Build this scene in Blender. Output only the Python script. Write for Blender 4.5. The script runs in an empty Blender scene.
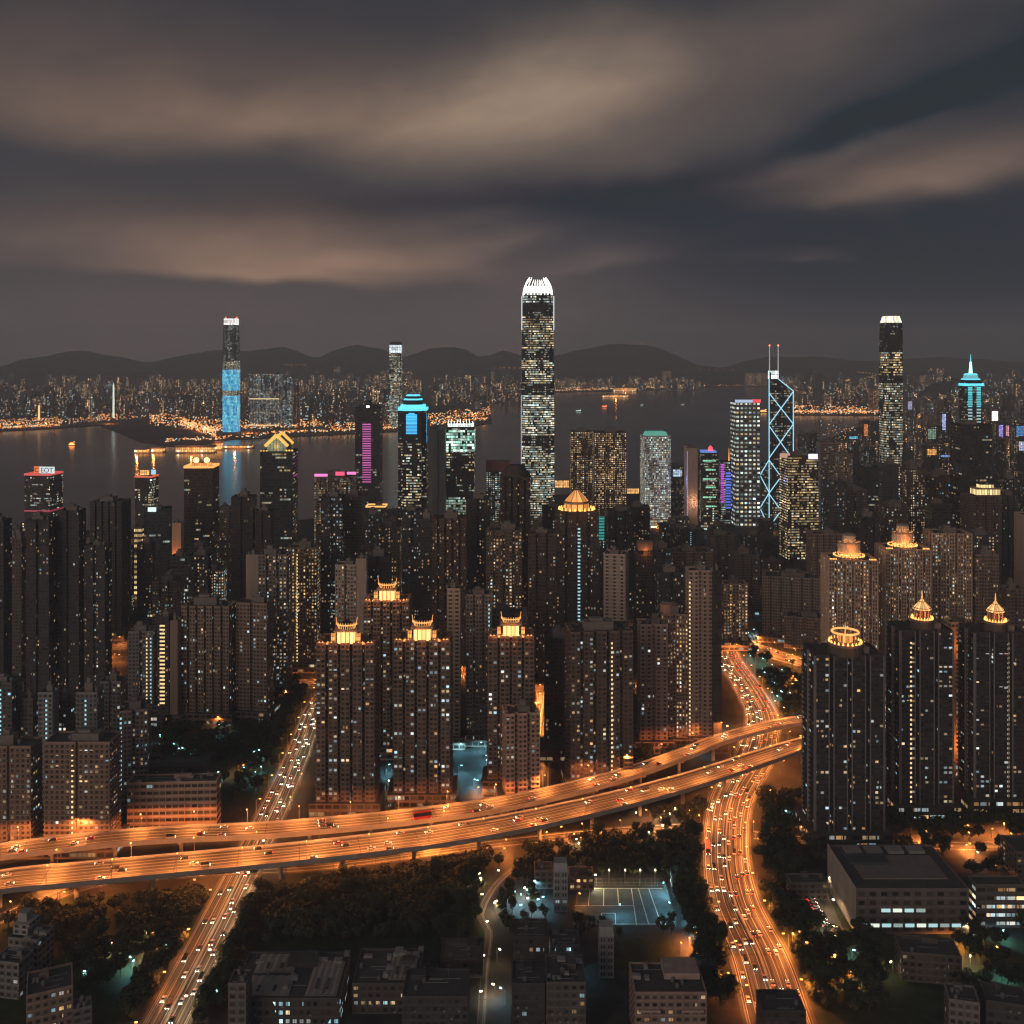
import bpy, math, random
from mathutils import Vector, noise as mnoise
R = math.radians
rnd = random.Random(11)
S = bpy.context.scene
C = S.collection
HC = 300.0      # camera height above the streets
HY = 352.0      # picture row of the horizon

# ------------------------------------------------------------------ camera
cam_d = bpy.data.cameras.new("camera")
cam = bpy.data.objects.new("camera", cam_d)
C.objects.link(cam)
cam.location = (0, 0, HC)
cam.rotation_euler = (R(90), 0, 0)
cam_d.sensor_width = 36.0
cam_d.lens = 36.0
cam_d.shift_y = -160.0 / 1024.0
cam_d.clip_start = 1.0
cam_d.clip_end = 60000.0
S.camera = cam
S.view_settings.view_transform = 'Standard'
S.view_settings.look = 'None'
S.view_settings.exposure = 0.0
S.view_settings.gamma = 1.0
cy_ = S.cycles
cy_.max_bounces = 5
cy_.diffuse_bounces = 2
cy_.glossy_bounces = 2
cy_.transmission_bounces = 2
cy_.volume_bounces = 0
cy_.transparent_max_bounces = 6
cy_.sample_clamp_indirect = 1.5
cy_.sample_clamp_direct = 0.0
cy_.caustics_reflective = False
cy_.caustics_refractive = False
cy_.use_light_tree = True
cy_.use_denoising = True
try:
    cy_.denoiser = 'OPENIMAGEDENOISE'
    cy_.denoising_input_passes = 'RGB_ALBEDO_NORMAL'
except Exception:
    pass
cy_.use_adaptive_sampling = True
cy_.adaptive_threshold = 0.02
cy_.adaptive_min_samples = 24
cy_.filter_width = 1.3


def gp(px, py, z=0.0):
    """ground (or height z) point seen at a picture position"""
    d = (HC - z) * 1024.0 / (py - HY)
    return ((px - 512) * d / 1024.0, d)


def zat(py, d):
    return HC - (py - HY) * d / 1024.0


# ------------------------------------------------------------------ node helper
class NT:
    def __init__(s, tree):
        s.t = tree
        s.n = tree.nodes
        s.n.clear()

    def node(s, typ, **kw):
        n = s.n.new(typ)
        for k, v in kw.items():
            setattr(n, k, v)
        return n

    def lk(s, a, b):
        s.t.links.new(a, b)

    def put(s, sock, val):
        if val is None:
            return
        if isinstance(val, bpy.types.NodeSocket):
            s.lk(val, sock)
        else:
            sock.default_value = val

    def m(s, op, a, b=None, c=None, clamp=False):
        n = s.node('ShaderNodeMath', operation=op)
        n.use_clamp = clamp
        s.put(n.inputs[0], a)
        s.put(n.inputs[1], b)
        s.put(n.inputs[2], c)
        return n.outputs[0]

    def vm(s, op, a, b=None, scale=None):
        n = s.node('ShaderNodeVectorMath', operation=op)
        s.put(n.inputs[0], a)
        s.put(n.inputs[1], b)
        if scale is not None:
            s.put(n.inputs['Scale'], scale)
        return n.outputs[0]

    def comb(s, x, y, z=0.0):
        n = s.node('ShaderNodeCombineXYZ')
        s.put(n.inputs[0], x)
        s.put(n.inputs[1], y)
        s.put(n.inputs[2], z)
        return n.outputs[0]

    def sep(s, v):
        n = s.node('ShaderNodeSeparateXYZ')
        s.lk(v, n.inputs[0])
        return n.outputs

    def noise(s, vec, scale=1.0, detail=2.0, rough=0.5):
        n = s.node('ShaderNodeTexNoise')
        if vec is not None:
            s.lk(vec, n.inputs['Vector'])
        n.inputs['Scale'].default_value = scale
        n.inputs['Detail'].default_value = detail
        n.inputs['Roughness'].default_value = rough
        return n.outputs['Fac']

    def white(s, vec):
        n = s.node('ShaderNodeTexWhiteNoise', noise_dimensions='3D')
        s.lk(vec, n.inputs['Vector'])
        return n.outputs['Value'], n.outputs['Color']

    def mixc(s, f, a, b, blend='MIX'):
        n = s.node('ShaderNodeMix', data_type='RGBA', blend_type=blend)
        s.put(n.inputs[0], f)
        s.put(n.inputs[6], a)
        s.put(n.inputs[7], b)
        return n.outputs[2]

    def smooth(s, x, lo, hi):
        n = s.node('ShaderNodeMapRange', interpolation_type='SMOOTHSTEP')
        s.put(n.inputs[0], x)
        n.inputs[1].default_value = lo
        n.inputs[2].default_value = hi
        return n.outputs[0]


# ------------------------------------------------------------------ world: long-exposure night clouds over a city
W = bpy.data.worlds.new("World")
S.world = W
W.use_nodes = True
w = NT(W.node_tree)
tc = w.node('ShaderNodeTexCoord')
dx, dy, dz = w.sep(tc.outputs['Generated'])
az0 = w.m('ARCTAN2', dx, dy)
el0 = w.m('ARCSINE', dz)
wv = w.comb(w.m('MULTIPLY', az0, 3.2), w.m('MULTIPLY', el0, 5.5), 0.0)
n1 = w.noise(wv, 1.7, 3.0, 0.5)
n2 = w.noise(w.vm('ADD', wv, (7.3, 2.1, 4.0)), 1.7, 3.0, 0.5)
n3 = w.noise(w.vm('ADD', w.comb(w.m('MULTIPLY', az0, 3.6), w.m('ADD', w.m('MULTIPLY', el0, 8.0), w.m('MULTIPLY', az0, -1.6)), 0.0), (1.3, 5.2, 9.0)), 1.6, 4.0, 0.55)
az = w.m('ADD', az0, w.m('MULTIPLY', w.m('SUBTRACT', n1, 0.5), 0.13))
el = w.m('ADD', el0, w.m('MULTIPLY', w.m('SUBTRACT', n2, 0.5), 0.06))


def pdir(px, py):
    a = math.atan((px - 512) / 1024.0)
    return a, math.atan((HY - py) / 1024.0 * math.cos(a))


def blob(px, py, sx, sy, tilt, low=None):
    a0, e0 = pdir(px, py)
    ca, sa = math.cos(R(tilt)), math.sin(R(tilt))
    da = w.m('SUBTRACT', az, a0)
    de = w.m('SUBTRACT', el, e0)
    u = w.m('ADD', w.m('MULTIPLY', da, ca / (sx / 1024.0)), w.m('MULTIPLY', de, sa / (sx / 1024.0)))
    v = w.m('ADD', w.m('MULTIPLY', da, -sa / (sy / 1024.0)), w.m('MULTIPLY', de, ca / (sy / 1024.0)))
    q = w.m('ADD', w.m('MULTIPLY', u, u), w.m('MULTIPLY', v, v))
    g = w.m('EXPONENT', w.m('MULTIPLY', q, -1.0))
    if low is not None:          # soft-edged cloud base: fades quickly below the cloud
        g = w.m('MULTIPLY', g, w.smooth(v, -low, low * 0.6))
    return g


acc = None
hz_ = w.m('EXPONENT', w.m('MULTIPLY', w.m('ABSOLUTE', el0), -9.0))
back = w.smooth(w.m('MULTIPLY', dy, -1.0), -0.3, 0.6)
acc = w.vm('ADD', (0.0145, 0.0185, 0.0250), w.vm('SCALE', (0.038, 0.0270, 0.0235), scale=w.m('MULTIPLY', hz_, w.m('ADD', 0.25, w.m('MULTIPLY', 0.75, w.smooth(w.m('MULTIPLY', az0, -1.0), -0.38, 0.12))))))
acc = w.vm('ADD', acc, w.vm('SCALE', (0.034, 0.036, 0.042), scale=back))  # sky glow added behind the camera to light the facades facing it
n4 = w.noise(w.comb(w.m('MULTIPLY', az0, 8.0), w.m('ADD', w.m('MULTIPLY', el0, 20.0), w.m('MULTIPLY', az0, -4.0)), 2.0), 1.6, 4.0, 0.6)
wob = w.m('ADD', 0.18, w.m('ADD', w.m('MULTIPLY', n3, 1.05), w.m('MULTIPLY', n4, 0.55)))
# (px, py, sx, sy, tilt, base sharpness, colour added)
for (bx, by, sx, sy, tl, lw, col) in [
    (525, 92, 130, 50, 14, None, (0.112, 0.086, 0.064)),
    (390, 132, 240, 42, 6, 0.8, (0.052, 0.035, 0.023)),
    (150, 128, 290, 60, -2, 0.7, (0.072, 0.046, 0.030)),
    (250, 50, 380, 60, 0, None, (0.020, 0.012, 0.008)),
    (760, 46, 260, 50, 16, None, (0.036, 0.026, 0.020)),
    (660, 150, 200, 26, 14, None, (0.020, 0.015, 0.012)),
    (860, 142, 70, 14, 12, None, (0.026, 0.020, 0.017)),
    (275, 276, 150, 46, -2, 0.20, (0.135, 0.082, 0.052)),
    (385, 268, 75, 15, -4, 0.5, (0.050, 0.031, 0.021)),
    (80, 236, 170, 40, 3, 0.8, (0.050, 0.033, 0.023)),
    (500, 255, 60, 16, 10, 0.6, (0.034, 0.024, 0.019)),
    (600, 268, 60, 14, 4, 0.5, (0.030, 0.021, 0.018)),
    (470, 228, 60, 10, 8, None, (0.014, 0.010, 0.008)),
    (905, 190, 120, 34, 4, 0.4, (0.072, 0.048, 0.034)),
    (1010, 168, 150, 40, 10, 0.7, (0.040, 0.027, 0.020)),
    (760, 186, 90, 20, 8, 0.7, (0.022, 0.015, 0.012)),
    (800, 262, 36, 10, 0, 0.6, (0.020, 0.014, 0.013)),
    (540, 300, 110, 60, 0, None, (0.016, 0.011, 0.010)),
    (230, 330, 380, 70, 0, None, (0.024, 0.015, 0.010)),
    (890, 112, 150, 16, 15, None, (-0.020, -0.013, -0.010)),
    (970, 78, 150, 14, 20, None, (-0.018, -0.011, -0.007)),
    (380, 205, 420, 20, 3, None, (-0.012, -0.011, -0.009)),
    (860, 270, 320, 60, 0, None, (-0.010, -0.008, -0.006)),
    (560, 215, 260, 26, 4, None, (-0.010, -0.007, -0.005)),
]:
    col = (col[0] * 1.06, col[1] * .97, col[2] * .86) if col[0] > 0 else col
    acc = w.vm('ADD', acc, w.vm('SCALE', col, scale=w.m('MULTIPLY', blob(bx, by, sx, sy, tl, lw), wob)))
acc = w.vm('MAXIMUM', acc, (0.0125, 0.0170, 0.0215))
sky = w.node('ShaderNodeTexSky', sky_type='NISHITA')
sky.sun_disc = False
sky.sun_elevation = R(-6)
sky.sun_rotation = R(200)
skyb = w.vm('SCALE', sky.outputs[0], scale=0.02)
bg = w.node('ShaderNodeBackground')
w.lk(w.vm('ADD', acc, skyb), bg.inputs[0])
bg.inputs[1].default_value = 1.65
wo = w.node('ShaderNodeOutputWorld')
w.lk(bg.outputs[0], wo.inputs[0])

# low warm fill from behind the camera, added to lift the facades
sl = bpy.data.lights.new("facade_fill", 'SUN')
sl.energy = 0.80
sl.angle = R(40)
sl.color = (1.0, 0.75, 0.58)
so = bpy.data.objects.new("facade_fill", sl)
so.rotation_euler = (R(79), 0, R(-34))
C.objects.link(so)


# ------------------------------------------------------------------ materials
def new_mat(name):
    mt = bpy.data.materials.new(name)
    mt.use_nodes = True
    return mt, NT(mt.node_tree)


def principled(t, base, rough=0.6, spec=0.3, metal=0.0, emis=None, estr=None):
    p = t.node('ShaderNodeBsdfPrincipled')
    t.put(p.inputs['Base Color'], base if isinstance(base, bpy.types.NodeSocket) else (*base, 1))
    t.put(p.inputs['Roughness'], rough)
    p.inputs['Specular IOR Level'].default_value = spec
    t.put(p.inputs['Metallic'], metal)
    if emis is not None:
        t.put(p.inputs['Emission Color'], emis if isinstance(emis, bpy.types.NodeSocket) else (*emis, 1))
        t.put(p.inputs['Emission Strength'], estr)
    o = t.node('ShaderNodeOutputMaterial')
    t.lk(p.outputs[0], o.inputs[0])
    return p


_plain = {}


def plain(name, col, rough=0.75, var=0.35, scale=0.12, metal=0.0):
    if name in _plain:
        return _plain[name]
    mt, t = new_mat(name)
    tcn = t.node('ShaderNodeTexCoord')
    n = t.noise(tcn.outputs['Object'], scale, 5.0, 0.6)
    f = t.m('ADD', 1.0 - var, t.m('MULTIPLY', n, 2 * var))
    principled(t, t.vm('SCALE', col, scale=f), rough, 0.3, metal)
    _plain[name] = mt
    return mt


_em = {}


def emis(name, col, strength, sample=False):
    if name in _em:
        return _em[name]
    mt, t = new_mat(name)
    principled(t, (0.3, 0.3, 0.3), 0.5, 0.2, 0.0, col, strength)
    mt.cycles.emission_sampling = 'FRONT_BACK' if sample else 'NONE'
    _em[name] = mt
    return mt


def attr(t, name):
    n = t.node('ShaderNodeAttribute', attribute_type='OBJECT', attribute_name=name)
    return n.outputs['Fac']


def facade_material(name, w1, w2, k1, k2):
    """windows in a grid of cells (UV = bay number, floor number); rooms lit at random"""
    mt, t = new_mat(name)
    uv = t.node('ShaderNodeUVMap')
    oi = t.node('ShaderNodeObjectInfo')
    seed = t.m('MULTIPLY', oi.outputs['Random'], 977.0)
    u, v, _ = t.sep(uv.outputs[0])
    iu, iv = t.m('FLOOR', u), t.m('FLOOR', v)
    fu, fv = t.m('FRACT', u), t.m('FRACT', v)
    grp = t.m('MAXIMUM', attr(t, 'grp'), 1.0)
    seg = t.m('FLOOR', t.m('DIVIDE', t.m('ADD', u, t.m('MULTIPLY', iv, 1.7)), grp))
    r1, c1 = t.white(t.comb(seg, iv, seed))
    r2, c2 = t.white(t.comb(iu, iv, t.m('ADD', seed, 3.7)))
    a1, a2, a3 = t.sep(c1)
    b1, b2, b3 = t.sep(c2)
    colr, _ = t.white(t.comb(iu, 3.0, t.m('ADD', seed, 9.1)))      # whole stacks of rooms that are lit alike
    flr, _ = t.white(t.comb(5.0, iv, t.m('ADD', seed, 4.4)))
    lit = attr(t, 'lit')
    cl = t.noise(t.comb(t.m('MULTIPLY', u, 0.16), t.m('MULTIPLY', v, 0.10), seed), 1.0, 2.0, 0.5)
    thr = t.m('MULTIPLY', lit, t.m('ADD', 0.05, t.m('MULTIPLY', t.smooth(cl, 0.32, 0.68), 1.9)))
    thr = t.m('MULTIPLY', thr, t.m('ADD', 0.45, t.m('MULTIPLY', t.m('POWER', colr, 2.0), 1.6)))
    thr = t.m('MULTIPLY', thr, t.m('ADD', 0.6, t.m('MULTIPLY', flr, 0.8)))
    on = t.m('LESS_THAN', r1, thr)
    on = t.m('MULTIPLY', on, t.m('LESS_THAN', r2, 0.86))
    ww, wh = attr(t, 'ww'), attr(t, 'wh')
    wm = t.m('MULTIPLY', t.m('LESS_THAN', t.m('ABSOLUTE', t.m('SUBTRACT', fu, 0.5)), t.m('MULTIPLY', ww, 0.5)),
             t.m('LESS_THAN', t.m('ABSOLUTE', t.m('SUBTRACT', fv, 0.55)), t.m('MULTIPLY', wh, 0.5)))
    mull = t.m('GREATER_THAN', t.m('ABSOLUTE', t.m('SUBTRACT', fu, t.m('ADD', 0.5, t.m('MULTIPLY', ww, t.m('SUBTRACT', b3, 0.5))))), 0.03)
    warm = attr(t, 'warm')
    wcol = t.mixc(a2, (*w1, 1), (*w2, 1))
    kcol = t.mixc(a3, (*k1, 1), (*k2, 1))
    lc = t.mixc(t.m('LESS_THAN', t.m('FRACT', t.m('ADD', a1, b2)), warm), kcol, wcol)
    br = t.m('ADD', 0.16, t.m('MULTIPLY', t.m('POWER', t.m('MULTIPLY', t.m('ADD', b1, a1), 0.5), 2.6), 2.6))
    # curtains and furniture dim parts of a lit window
    inside = t.noise(t.comb(t.m('MULTIPLY', u, 3.0), t.m('MULTIPLY', v, 4.0), seed), 1.0, 1.0, 0.5)
    br = t.m('MULTIPLY', br, t.m('ADD', 0.45, inside))
    es = t.m('MULTIPLY', t.m('MULTIPLY', t.m('MULTIPLY', on, wm), t.m('MULTIPLY', br, attr(t, 'es'))), mull)
    # wall: object colour, streaked by weather, floors slightly uneven
    st = t.noise(t.comb(t.m('MULTIPLY', u, 1.3), t.m('MULTIPLY', v, 0.12), seed), 1.0, 4.0, 0.65)
    fl2 = t.m('ADD', 0.82, t.m('MULTIPLY', t.m('LESS_THAN', fv, 0.16), 0.35))
    wall = t.vm('SCALE', oi.outputs['Color'], scale=t.m('MULTIPLY', fl2, t.m('ADD', 0.55, t.m('MULTIPLY', st, 0.9))))
    glass = t.mixc(b2, (0.012, 0.013, 0.015, 1), (0.10, 0.085, 0.075, 1))
    base = t.mixc(wm, wall, glass)
    rough = t.m('SUBTRACT', 0.8, t.m('MULTIPLY', wm, 0.66))
    principled(t, base, rough, 0.4, 0.0, lc, es)
    mt.cycles.emission_sampling = 'NONE'
    return mt


def wall_material():
    mt, t = new_mat("plain_wall")
    oi = t.node('ShaderNodeObjectInfo')
    tcn = t.node('ShaderNodeTexCoord')
    mp = t.node('ShaderNodeMapping')
    mp.inputs['Scale'].default_value = (0.35, 0.35, 0.03)
    t.lk(tcn.outputs['Object'], mp.inputs[0])
    n = t.noise(mp.outputs[0], 1.0, 5.0, 0.65)
    base = t.vm('SCALE', oi.outputs['Color'], scale=t.m('ADD', 0.55, t.m('MULTIPLY', n, 0.9)))
    principled(t, base, 0.85, 0.25)
    return mt


M_FAC = facade_material("facade_with_windows", (1.0, 0.50, 0.17), (1.0, 0.76, 0.45), (0.42, 0.86, 1.0), (1.0, 0.96, 0.86))
M_OFF = facade_material("curtain_wall_windows", (1.0, 0.62, 0.24), (1.0, 0.82, 0.46), (0.62, 0.95, 0.92), (0.98, 0.97, 0.78))
M_WALL = wall_material()
M_ROOF = plain("roof_felt", (0.075, 0.070, 0.066), 0.9, 0.5, 0.25)
M_PLANT = plain("rooftop_render", (0.20, 0.17, 0.15), 0.9, 0.4, 0.2)
M_METAL = plain("galvanised_metal", (0.22, 0.22, 0.22), 0.45, 0.25, 0.5, 0.6)
M_CONC = plain("concrete", (0.30, 0.27, 0.24), 0.85, 0.4, 0.15)
M_DARK = plain("dark_metal", (0.03, 0.03, 0.033), 0.5, 0.2)
M_AMB = emis("amber_lamp", (1.0, 0.38, 0.08), 2.8)
M_AMBS = emis("soft_amber_glow", (1.0, 0.40, 0.09), 1.4)
M_WHT = emis("white_lamp", (1.0, 0.93, 0.80), 4.0)
M_CYN = emis("cyan_lamp", (0.25, 0.80, 1.0), 2.2)
M_STW = emis("warm_stair_light", (1.0, 0.70, 0.32), 1.15)
M_STC = emis("cool_stair_light", (0.45, 0.88, 1.0), 0.8)


# ------------------------------------------------------------------ mesh builder
class MB:
    def __init__(s):
        s.v, s.f, s.uv, s.m = [], [], [], []

    def face(s, pts, uvs=None, m=0):
        i = len(s.v)
        s.v.extend([tuple(p) for p in pts])
        s.f.append(tuple(range(i, i + len(pts))))
        s.uv.extend(uvs if uvs else [(0.0, 0.0)] * len(pts))
        s.m.append(m)

    def prism(s, poly, z0, z1, bw=3.2, fh=3.1, m=0, top=2, wallm=1, bottom=False, tp=None, v0=None, nowin=()):
        """upright block on a plan outline (counter-clockwise); facade UVs counted in bays and floors"""
        up = poly if tp is None else tp
        n = len(poly)
        u0 = 0
        nf = max(1, round((z1 - z0) / fh))
        vb = 0 if v0 is None else v0
        for i in range(n):
            a, b = poly[i], poly[(i + 1) % n]
            c, d = up[(i + 1) % n], up[i]
            L = math.hypot(b[0] - a[0], b[1] - a[1])
            k = max(1, round(L / bw))
            mm = wallm if (L < bw * 0.55 or i in nowin) else m
            s.face([(a[0], a[1], z0), (b[0], b[1], z0), (c[0], c[1], z1), (d[0], d[1], z1)],
                   [(u0, vb), (u0 + k, vb), (u0 + k, vb + nf), (u0, vb + nf)], mm)
            u0 += k + 7
        if top is not None:
            s.face([(p[0], p[1], z1) for p in up], None, top)
        if bottom:
            s.face([(p[0], p[1], z0) for p in reversed(poly)], None, wallm)

    def box(s, x0, x1, y0, y1, z0, z1, m=0, bw=3.2, fh=3.1, top=None, wallm=None):
        s.prism([(x0, y0), (x1, y0), (x1, y1), (x0, y1)], z0, z1, bw, fh, m, m if top is None else top, m if wallm is None else wallm, True)

    def cyl(s, cx, cy, z0, z1, r0, r1=None, n=12, m=0, cap=True, bw=3.0, fh=3.0):
        r1 = r0 if r1 is None else r1
        lo = [(cx + r0 * math.cos(2 * math.pi * k / n), cy + r0 * math.sin(2 * math.pi * k / n)) for k in range(n)]
        hi = [(cx + r1 * math.cos(2 * math.pi * k / n), cy + r1 * math.sin(2 * math.pi * k / n)) for k in range(n)]
        s.prism(lo, z0, z1, bw, fh, m, m if cap else None, m, cap, hi)

    def tube(s, pts, r, n=6, m=0, r1=None):
        r1 = r if r1 is None else r1
        pts = [Vector(p) for p in pts]
        rings = []
        for i, p in enumerate(pts):
            t = (pts[min(i + 1, len(pts) - 1)] - pts[max(i - 1, 0)])
            t = t.normalized() if t.length > 1e-9 else Vector((0, 0, 1))
            a = t.cross(Vector((0, 0, 1)) if abs(t.z) < 0.9 else Vector((1, 0, 0))).normalized()
            b = t.cross(a)
            rr = r + (r1 - r) * i / max(1, len(pts) - 1)
            rings.append([p + (a * math.cos(2 * math.pi * k / n) + b * math.sin(2 * math.pi * k / n)) * rr for k in range(n)])
        for i in range(len(rings) - 1):
            for k in range(n):
                s.face([rings[i][k], rings[i][(k + 1) % n], rings[i + 1][(k + 1) % n], rings[i + 1][k]], None, m)
        s.face(list(reversed(rings[0])), None, m)
        s.face(rings[-1], None, m)

    def ring(s, poly, z0, z1, inset=0.985, m=0):
        """parapet: a thin wall standing along a plan outline"""
        n = len(poly)
        cx = sum(p[0] for p in poly) / n
        cyy = sum(p[1] for p in poly) / n
        inn = [(cx + (p[0] - cx) * inset, cyy + (p[1] - cyy) * inset) for p in poly]
        for i in range(n):
            a, b, c, d = poly[i], poly[(i + 1) % n], inn[(i + 1) % n], inn[i]
            s.face([(*a, z0), (*b, z0), (*b, z1), (*a, z1)], None, m)
            s.face([(*c, z0), (*d, z0), (*d, z1), (*c, z1)], None, m)
            s.face([(*a, z1), (*b, z1), (*c, z1), (*d, z1)], None, m)

    def mesh(s, name):
        me = bpy.data.meshes.new(name)
        me.from_pydata(s.v, [], s.f)
        me.uv_layers.new(name="UVMap")
        flat = [x for p in s.uv for x in p]
        me.uv_layers[0].data.foreach_set("uv", flat)
        me.polygons.foreach_set("material_index", s.m)
        me.update()
        return me

    def build(s, name, mats, parent=None, col=None, props=None):
        me = s.mesh(name)
        for mt in (mats if isinstance(mats, (list, tuple)) else [mats]):
            me.materials.append(mt)
        o = bpy.data.objects.new(name, me)
        C.objects.link(o)
        if parent:
            o.parent = parent
        if col:
            o.color = (*col, 1)
        if props:
            for k, vv in props.items():
                o[k] = vv
        return o


def thing(name, label, cat, loc=(0, 0, 0), rot=0.0, group=None):
    o = bpy.data.objects.new(name, None)
    C.objects.link(o)
    o.empty_display_size = 1
    o.location = loc
    o.rotation_euler = (0, 0, rot)
    tag(o, label, cat, group)
    return o


def tag(o, label, cat, group=None):
    o['label'] = label
    o['category'] = cat
    if group:
        o['group'] = group
    return o


def kind(o, k):
    o['kind'] = k
    return o


def lamp(parent, loc, col, power, radius=0.5):
    ld = bpy.data.lights.new("bulb", 'POINT')
    ld.energy = power
    ld.color = col
    ld.shadow_soft_size = radius
    o = bpy.data.objects.new("bulb", ld)
    C.objects.link(o)
    o.location = loc
    if parent:
        o.parent = parent
    return o


def fprops(lit, grp=1, warm=0.6, es=2.0, ww=0.5, wh=0.5):
    return dict(lit=float(lit), grp=float(grp), warm=float(warm), es=float(es), ww=float(ww), wh=float(wh))


footprints = []     # (cx, cy, radius) of everything built, kept clear of filler and trees


def clear_of(x, y, r):
    return all((x - a) ** 2 + (y - b) ** 2 > (r + c) ** 2 for a, b, c in footprints)


# ------------------------------------------------------------------ ground, water, far land, hills
def sheet(name, pts, z, mt, thick=None):
    mb = MB()
    if thick:
        mb.prism(pts, z - thick, z, m=0, top=0, wallm=0)
    else:
        mb.face([(x, y, z) for x, y in pts], None, 0)
    return kind(mb.build(name, mt), 'structure')


def ground_material(name, c0, c1, sc):
    mt, t = new_mat(name)
    tcn = t.node('ShaderNodeTexCoord')
    n = t.noise(tcn.outputs['Object'], sc, 6.0, 0.65)
    principled(t, t.mixc(t.smooth(n, 0.35, 0.65), (*c0, 1), (*c1, 1)), 0.9, 0.2)
    return mt


M_GRND = ground_material("city_ground", (0.022, 0.022, 0.021), (0.052, 0.050, 0.046), 0.06)
M_FARL = ground_material("far_land", (0.03, 0.03, 0.027), (0.08, 0.07, 0.06), 0.01)
M_GRASS = ground_material("grass", (0.018, 0.030, 0.012), (0.040, 0.052, 0.022), 0.15)
sheet("seabed", [(-9500, 300), (9500, 300), (9500, 11900), (-9500, 11900)], -7.0, M_FARL)

near = [(-9000, 320), (9000, 320), (9000, 11000)]
for px, py in [(1050, 414), (885, 417), (866, 424), (846, 431), (812, 446), (790, 470), (700, 490), (600, 492), (520, 497), (420, 505), (300, 520), (200, 527), (60, 531), (0, 532)]:
    near.append(gp(px, py))
near += [(-3000, 1750), (-9000, 1750)]
sheet("ground", near, 0.0, M_GRND, 6.0)

far = []
for px, py in [(-260, 425), (0, 431), (60, 428), (100, 425), (118, 432), (140, 441), (170, 446), (200, 444), (232, 439), (262, 438), (300, 436), (400, 431), (440, 428), (470, 426), (492, 423), (490, 413),
               (478, 408), (520, 397), (560, 392.5), (640, 391), (700, 387), (768, 386), (772, 414), (800, 415), (870, 415.5)]:
    far.append(gp(px, py))
far += [(2500, 4950), (9000, 11200), (9000, 11850), (-9000, 11850), (-9000, 4300)]
sheet("far_shore_land", far, 0.6, M_FARL, 6.0)

mt, t = new_mat("harbour_water")
tcn = t.node('ShaderNodeTexCoord')
mp = t.node('ShaderNodeMapping')
mp.inputs['Scale'].default_value = (0.05, 0.022, 0.05)
t.lk(tcn.outputs['Object'], mp.inputs[0])
nz = t.noise(mp.outputs[0], 1.0, 5.0, 0.6)
nb = t.noise(tcn.outputs['Object'], 0.0016, 3.0, 0.5)
bp = t.node('ShaderNodeBump')
bp.inputs['Strength'].default_value = 0.5
bp.inputs['Distance'].default_value = 1.2
t.lk(nz, bp.inputs['Height'])
p = principled(t, (0.012, 0.016, 0.020), t.m('ADD', 0.10, t.m('MULTIPLY', nb, 0.16)), 0.5)
p.inputs['IOR'].default_value = 1.33
t.lk(bp.outputs[0], p.inputs['Normal'])
mb = MB()
mb.face([(-9400, 1400, -2.2), (9400, 1400, -2.2), (9400, 11800, -2.2), (-9400, 11800, -2.2)])
kind(mb.build("water", mt), 'structure')

M_HILL = ground_material("hillside", (0.022, 0.026, 0.018), (0.045, 0.044, 0.032), 0.004)


def ridge(prof, d, depth, seed):
    """a hill range: crest heights follow a skyline, flanks fall away to both sides"""
    xs = []
    n = 150
    p0, p1 = prof[0][0], prof[-1][0]
    mbh = MB()
    rows = 14
    g = []
    for i in range(n + 1):
        px = p0 + (p1 - p0) * i / n
        for k in range(len(prof) - 1):
            if prof[k][0] <= px <= prof[k + 1][0]:
                f = (px - prof[k][0]) / (prof[k + 1][0] - prof[k][0])
                f = f * f * (3 - 2 * f)
                py = prof[k][1] + (prof[k + 1][1] - prof[k][1]) * f
                break
        x = (px - 512) * d / 1024.0
        top = zat(py, d) + 22 * (mnoise.noise(Vector((x * 0.004, seed, 0))))
        col = []
        for j in range(rows + 1):
            q = -1 + 2 * j / rows
            fall = math.exp(-3.2 * q * q) - math.exp(-3.2)
            rough = 1 + 0.28 * mnoise.noise(Vector((x * 0.003, q * 3 + seed, 4.0))) * abs(q)
            col.append((x, d + q * depth, max(-3.0, top * fall / (1 - math.exp(-3.2)) * rough - 0.5)))
        g.append(col)
    for i in range(n):
        for j in range(rows):
            mbh.face([g[i][j], g[i + 1][j], g[i + 1][j + 1], g[i][j + 1]])
    o = mbh.build("hills", M_HILL)
    for pl in o.data.polygons:
        pl.use_smooth = True
    return kind(o, 'structure')


ridge([(-420, 368), (-150, 362), (0, 366), (40, 357), (75, 350), (110, 355), (150, 363), (190, 354), (215, 351), (245, 351), (281, 347), (318, 358), (340, 347), (357, 344),
       (378, 348), (405, 357), (430, 348), (450, 346), (466, 350), (481, 357), (503, 351), (528, 358), (552, 356), (580, 349), (612, 344), (650, 344), (672, 353), (700, 366), (726, 368), (750, 360), (775, 355),
       (830, 357), (870, 361), (905, 360), (940, 358), (1024, 361), (1150, 352), (1400, 366)], 10400, 1450, 1.7)
ridge([(-420, 372), (0, 371), (140, 373), (260, 371), (330, 374), (470, 369), (560, 373), (700, 374), (740, 371), (800, 368), (1000, 372), (1400, 366)], 9350, 520, 5.1)
ridge([(925, 393), (938, 384), (955, 379), (975, 383), (1000, 392)], 6300, 420, 9.2)

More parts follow.
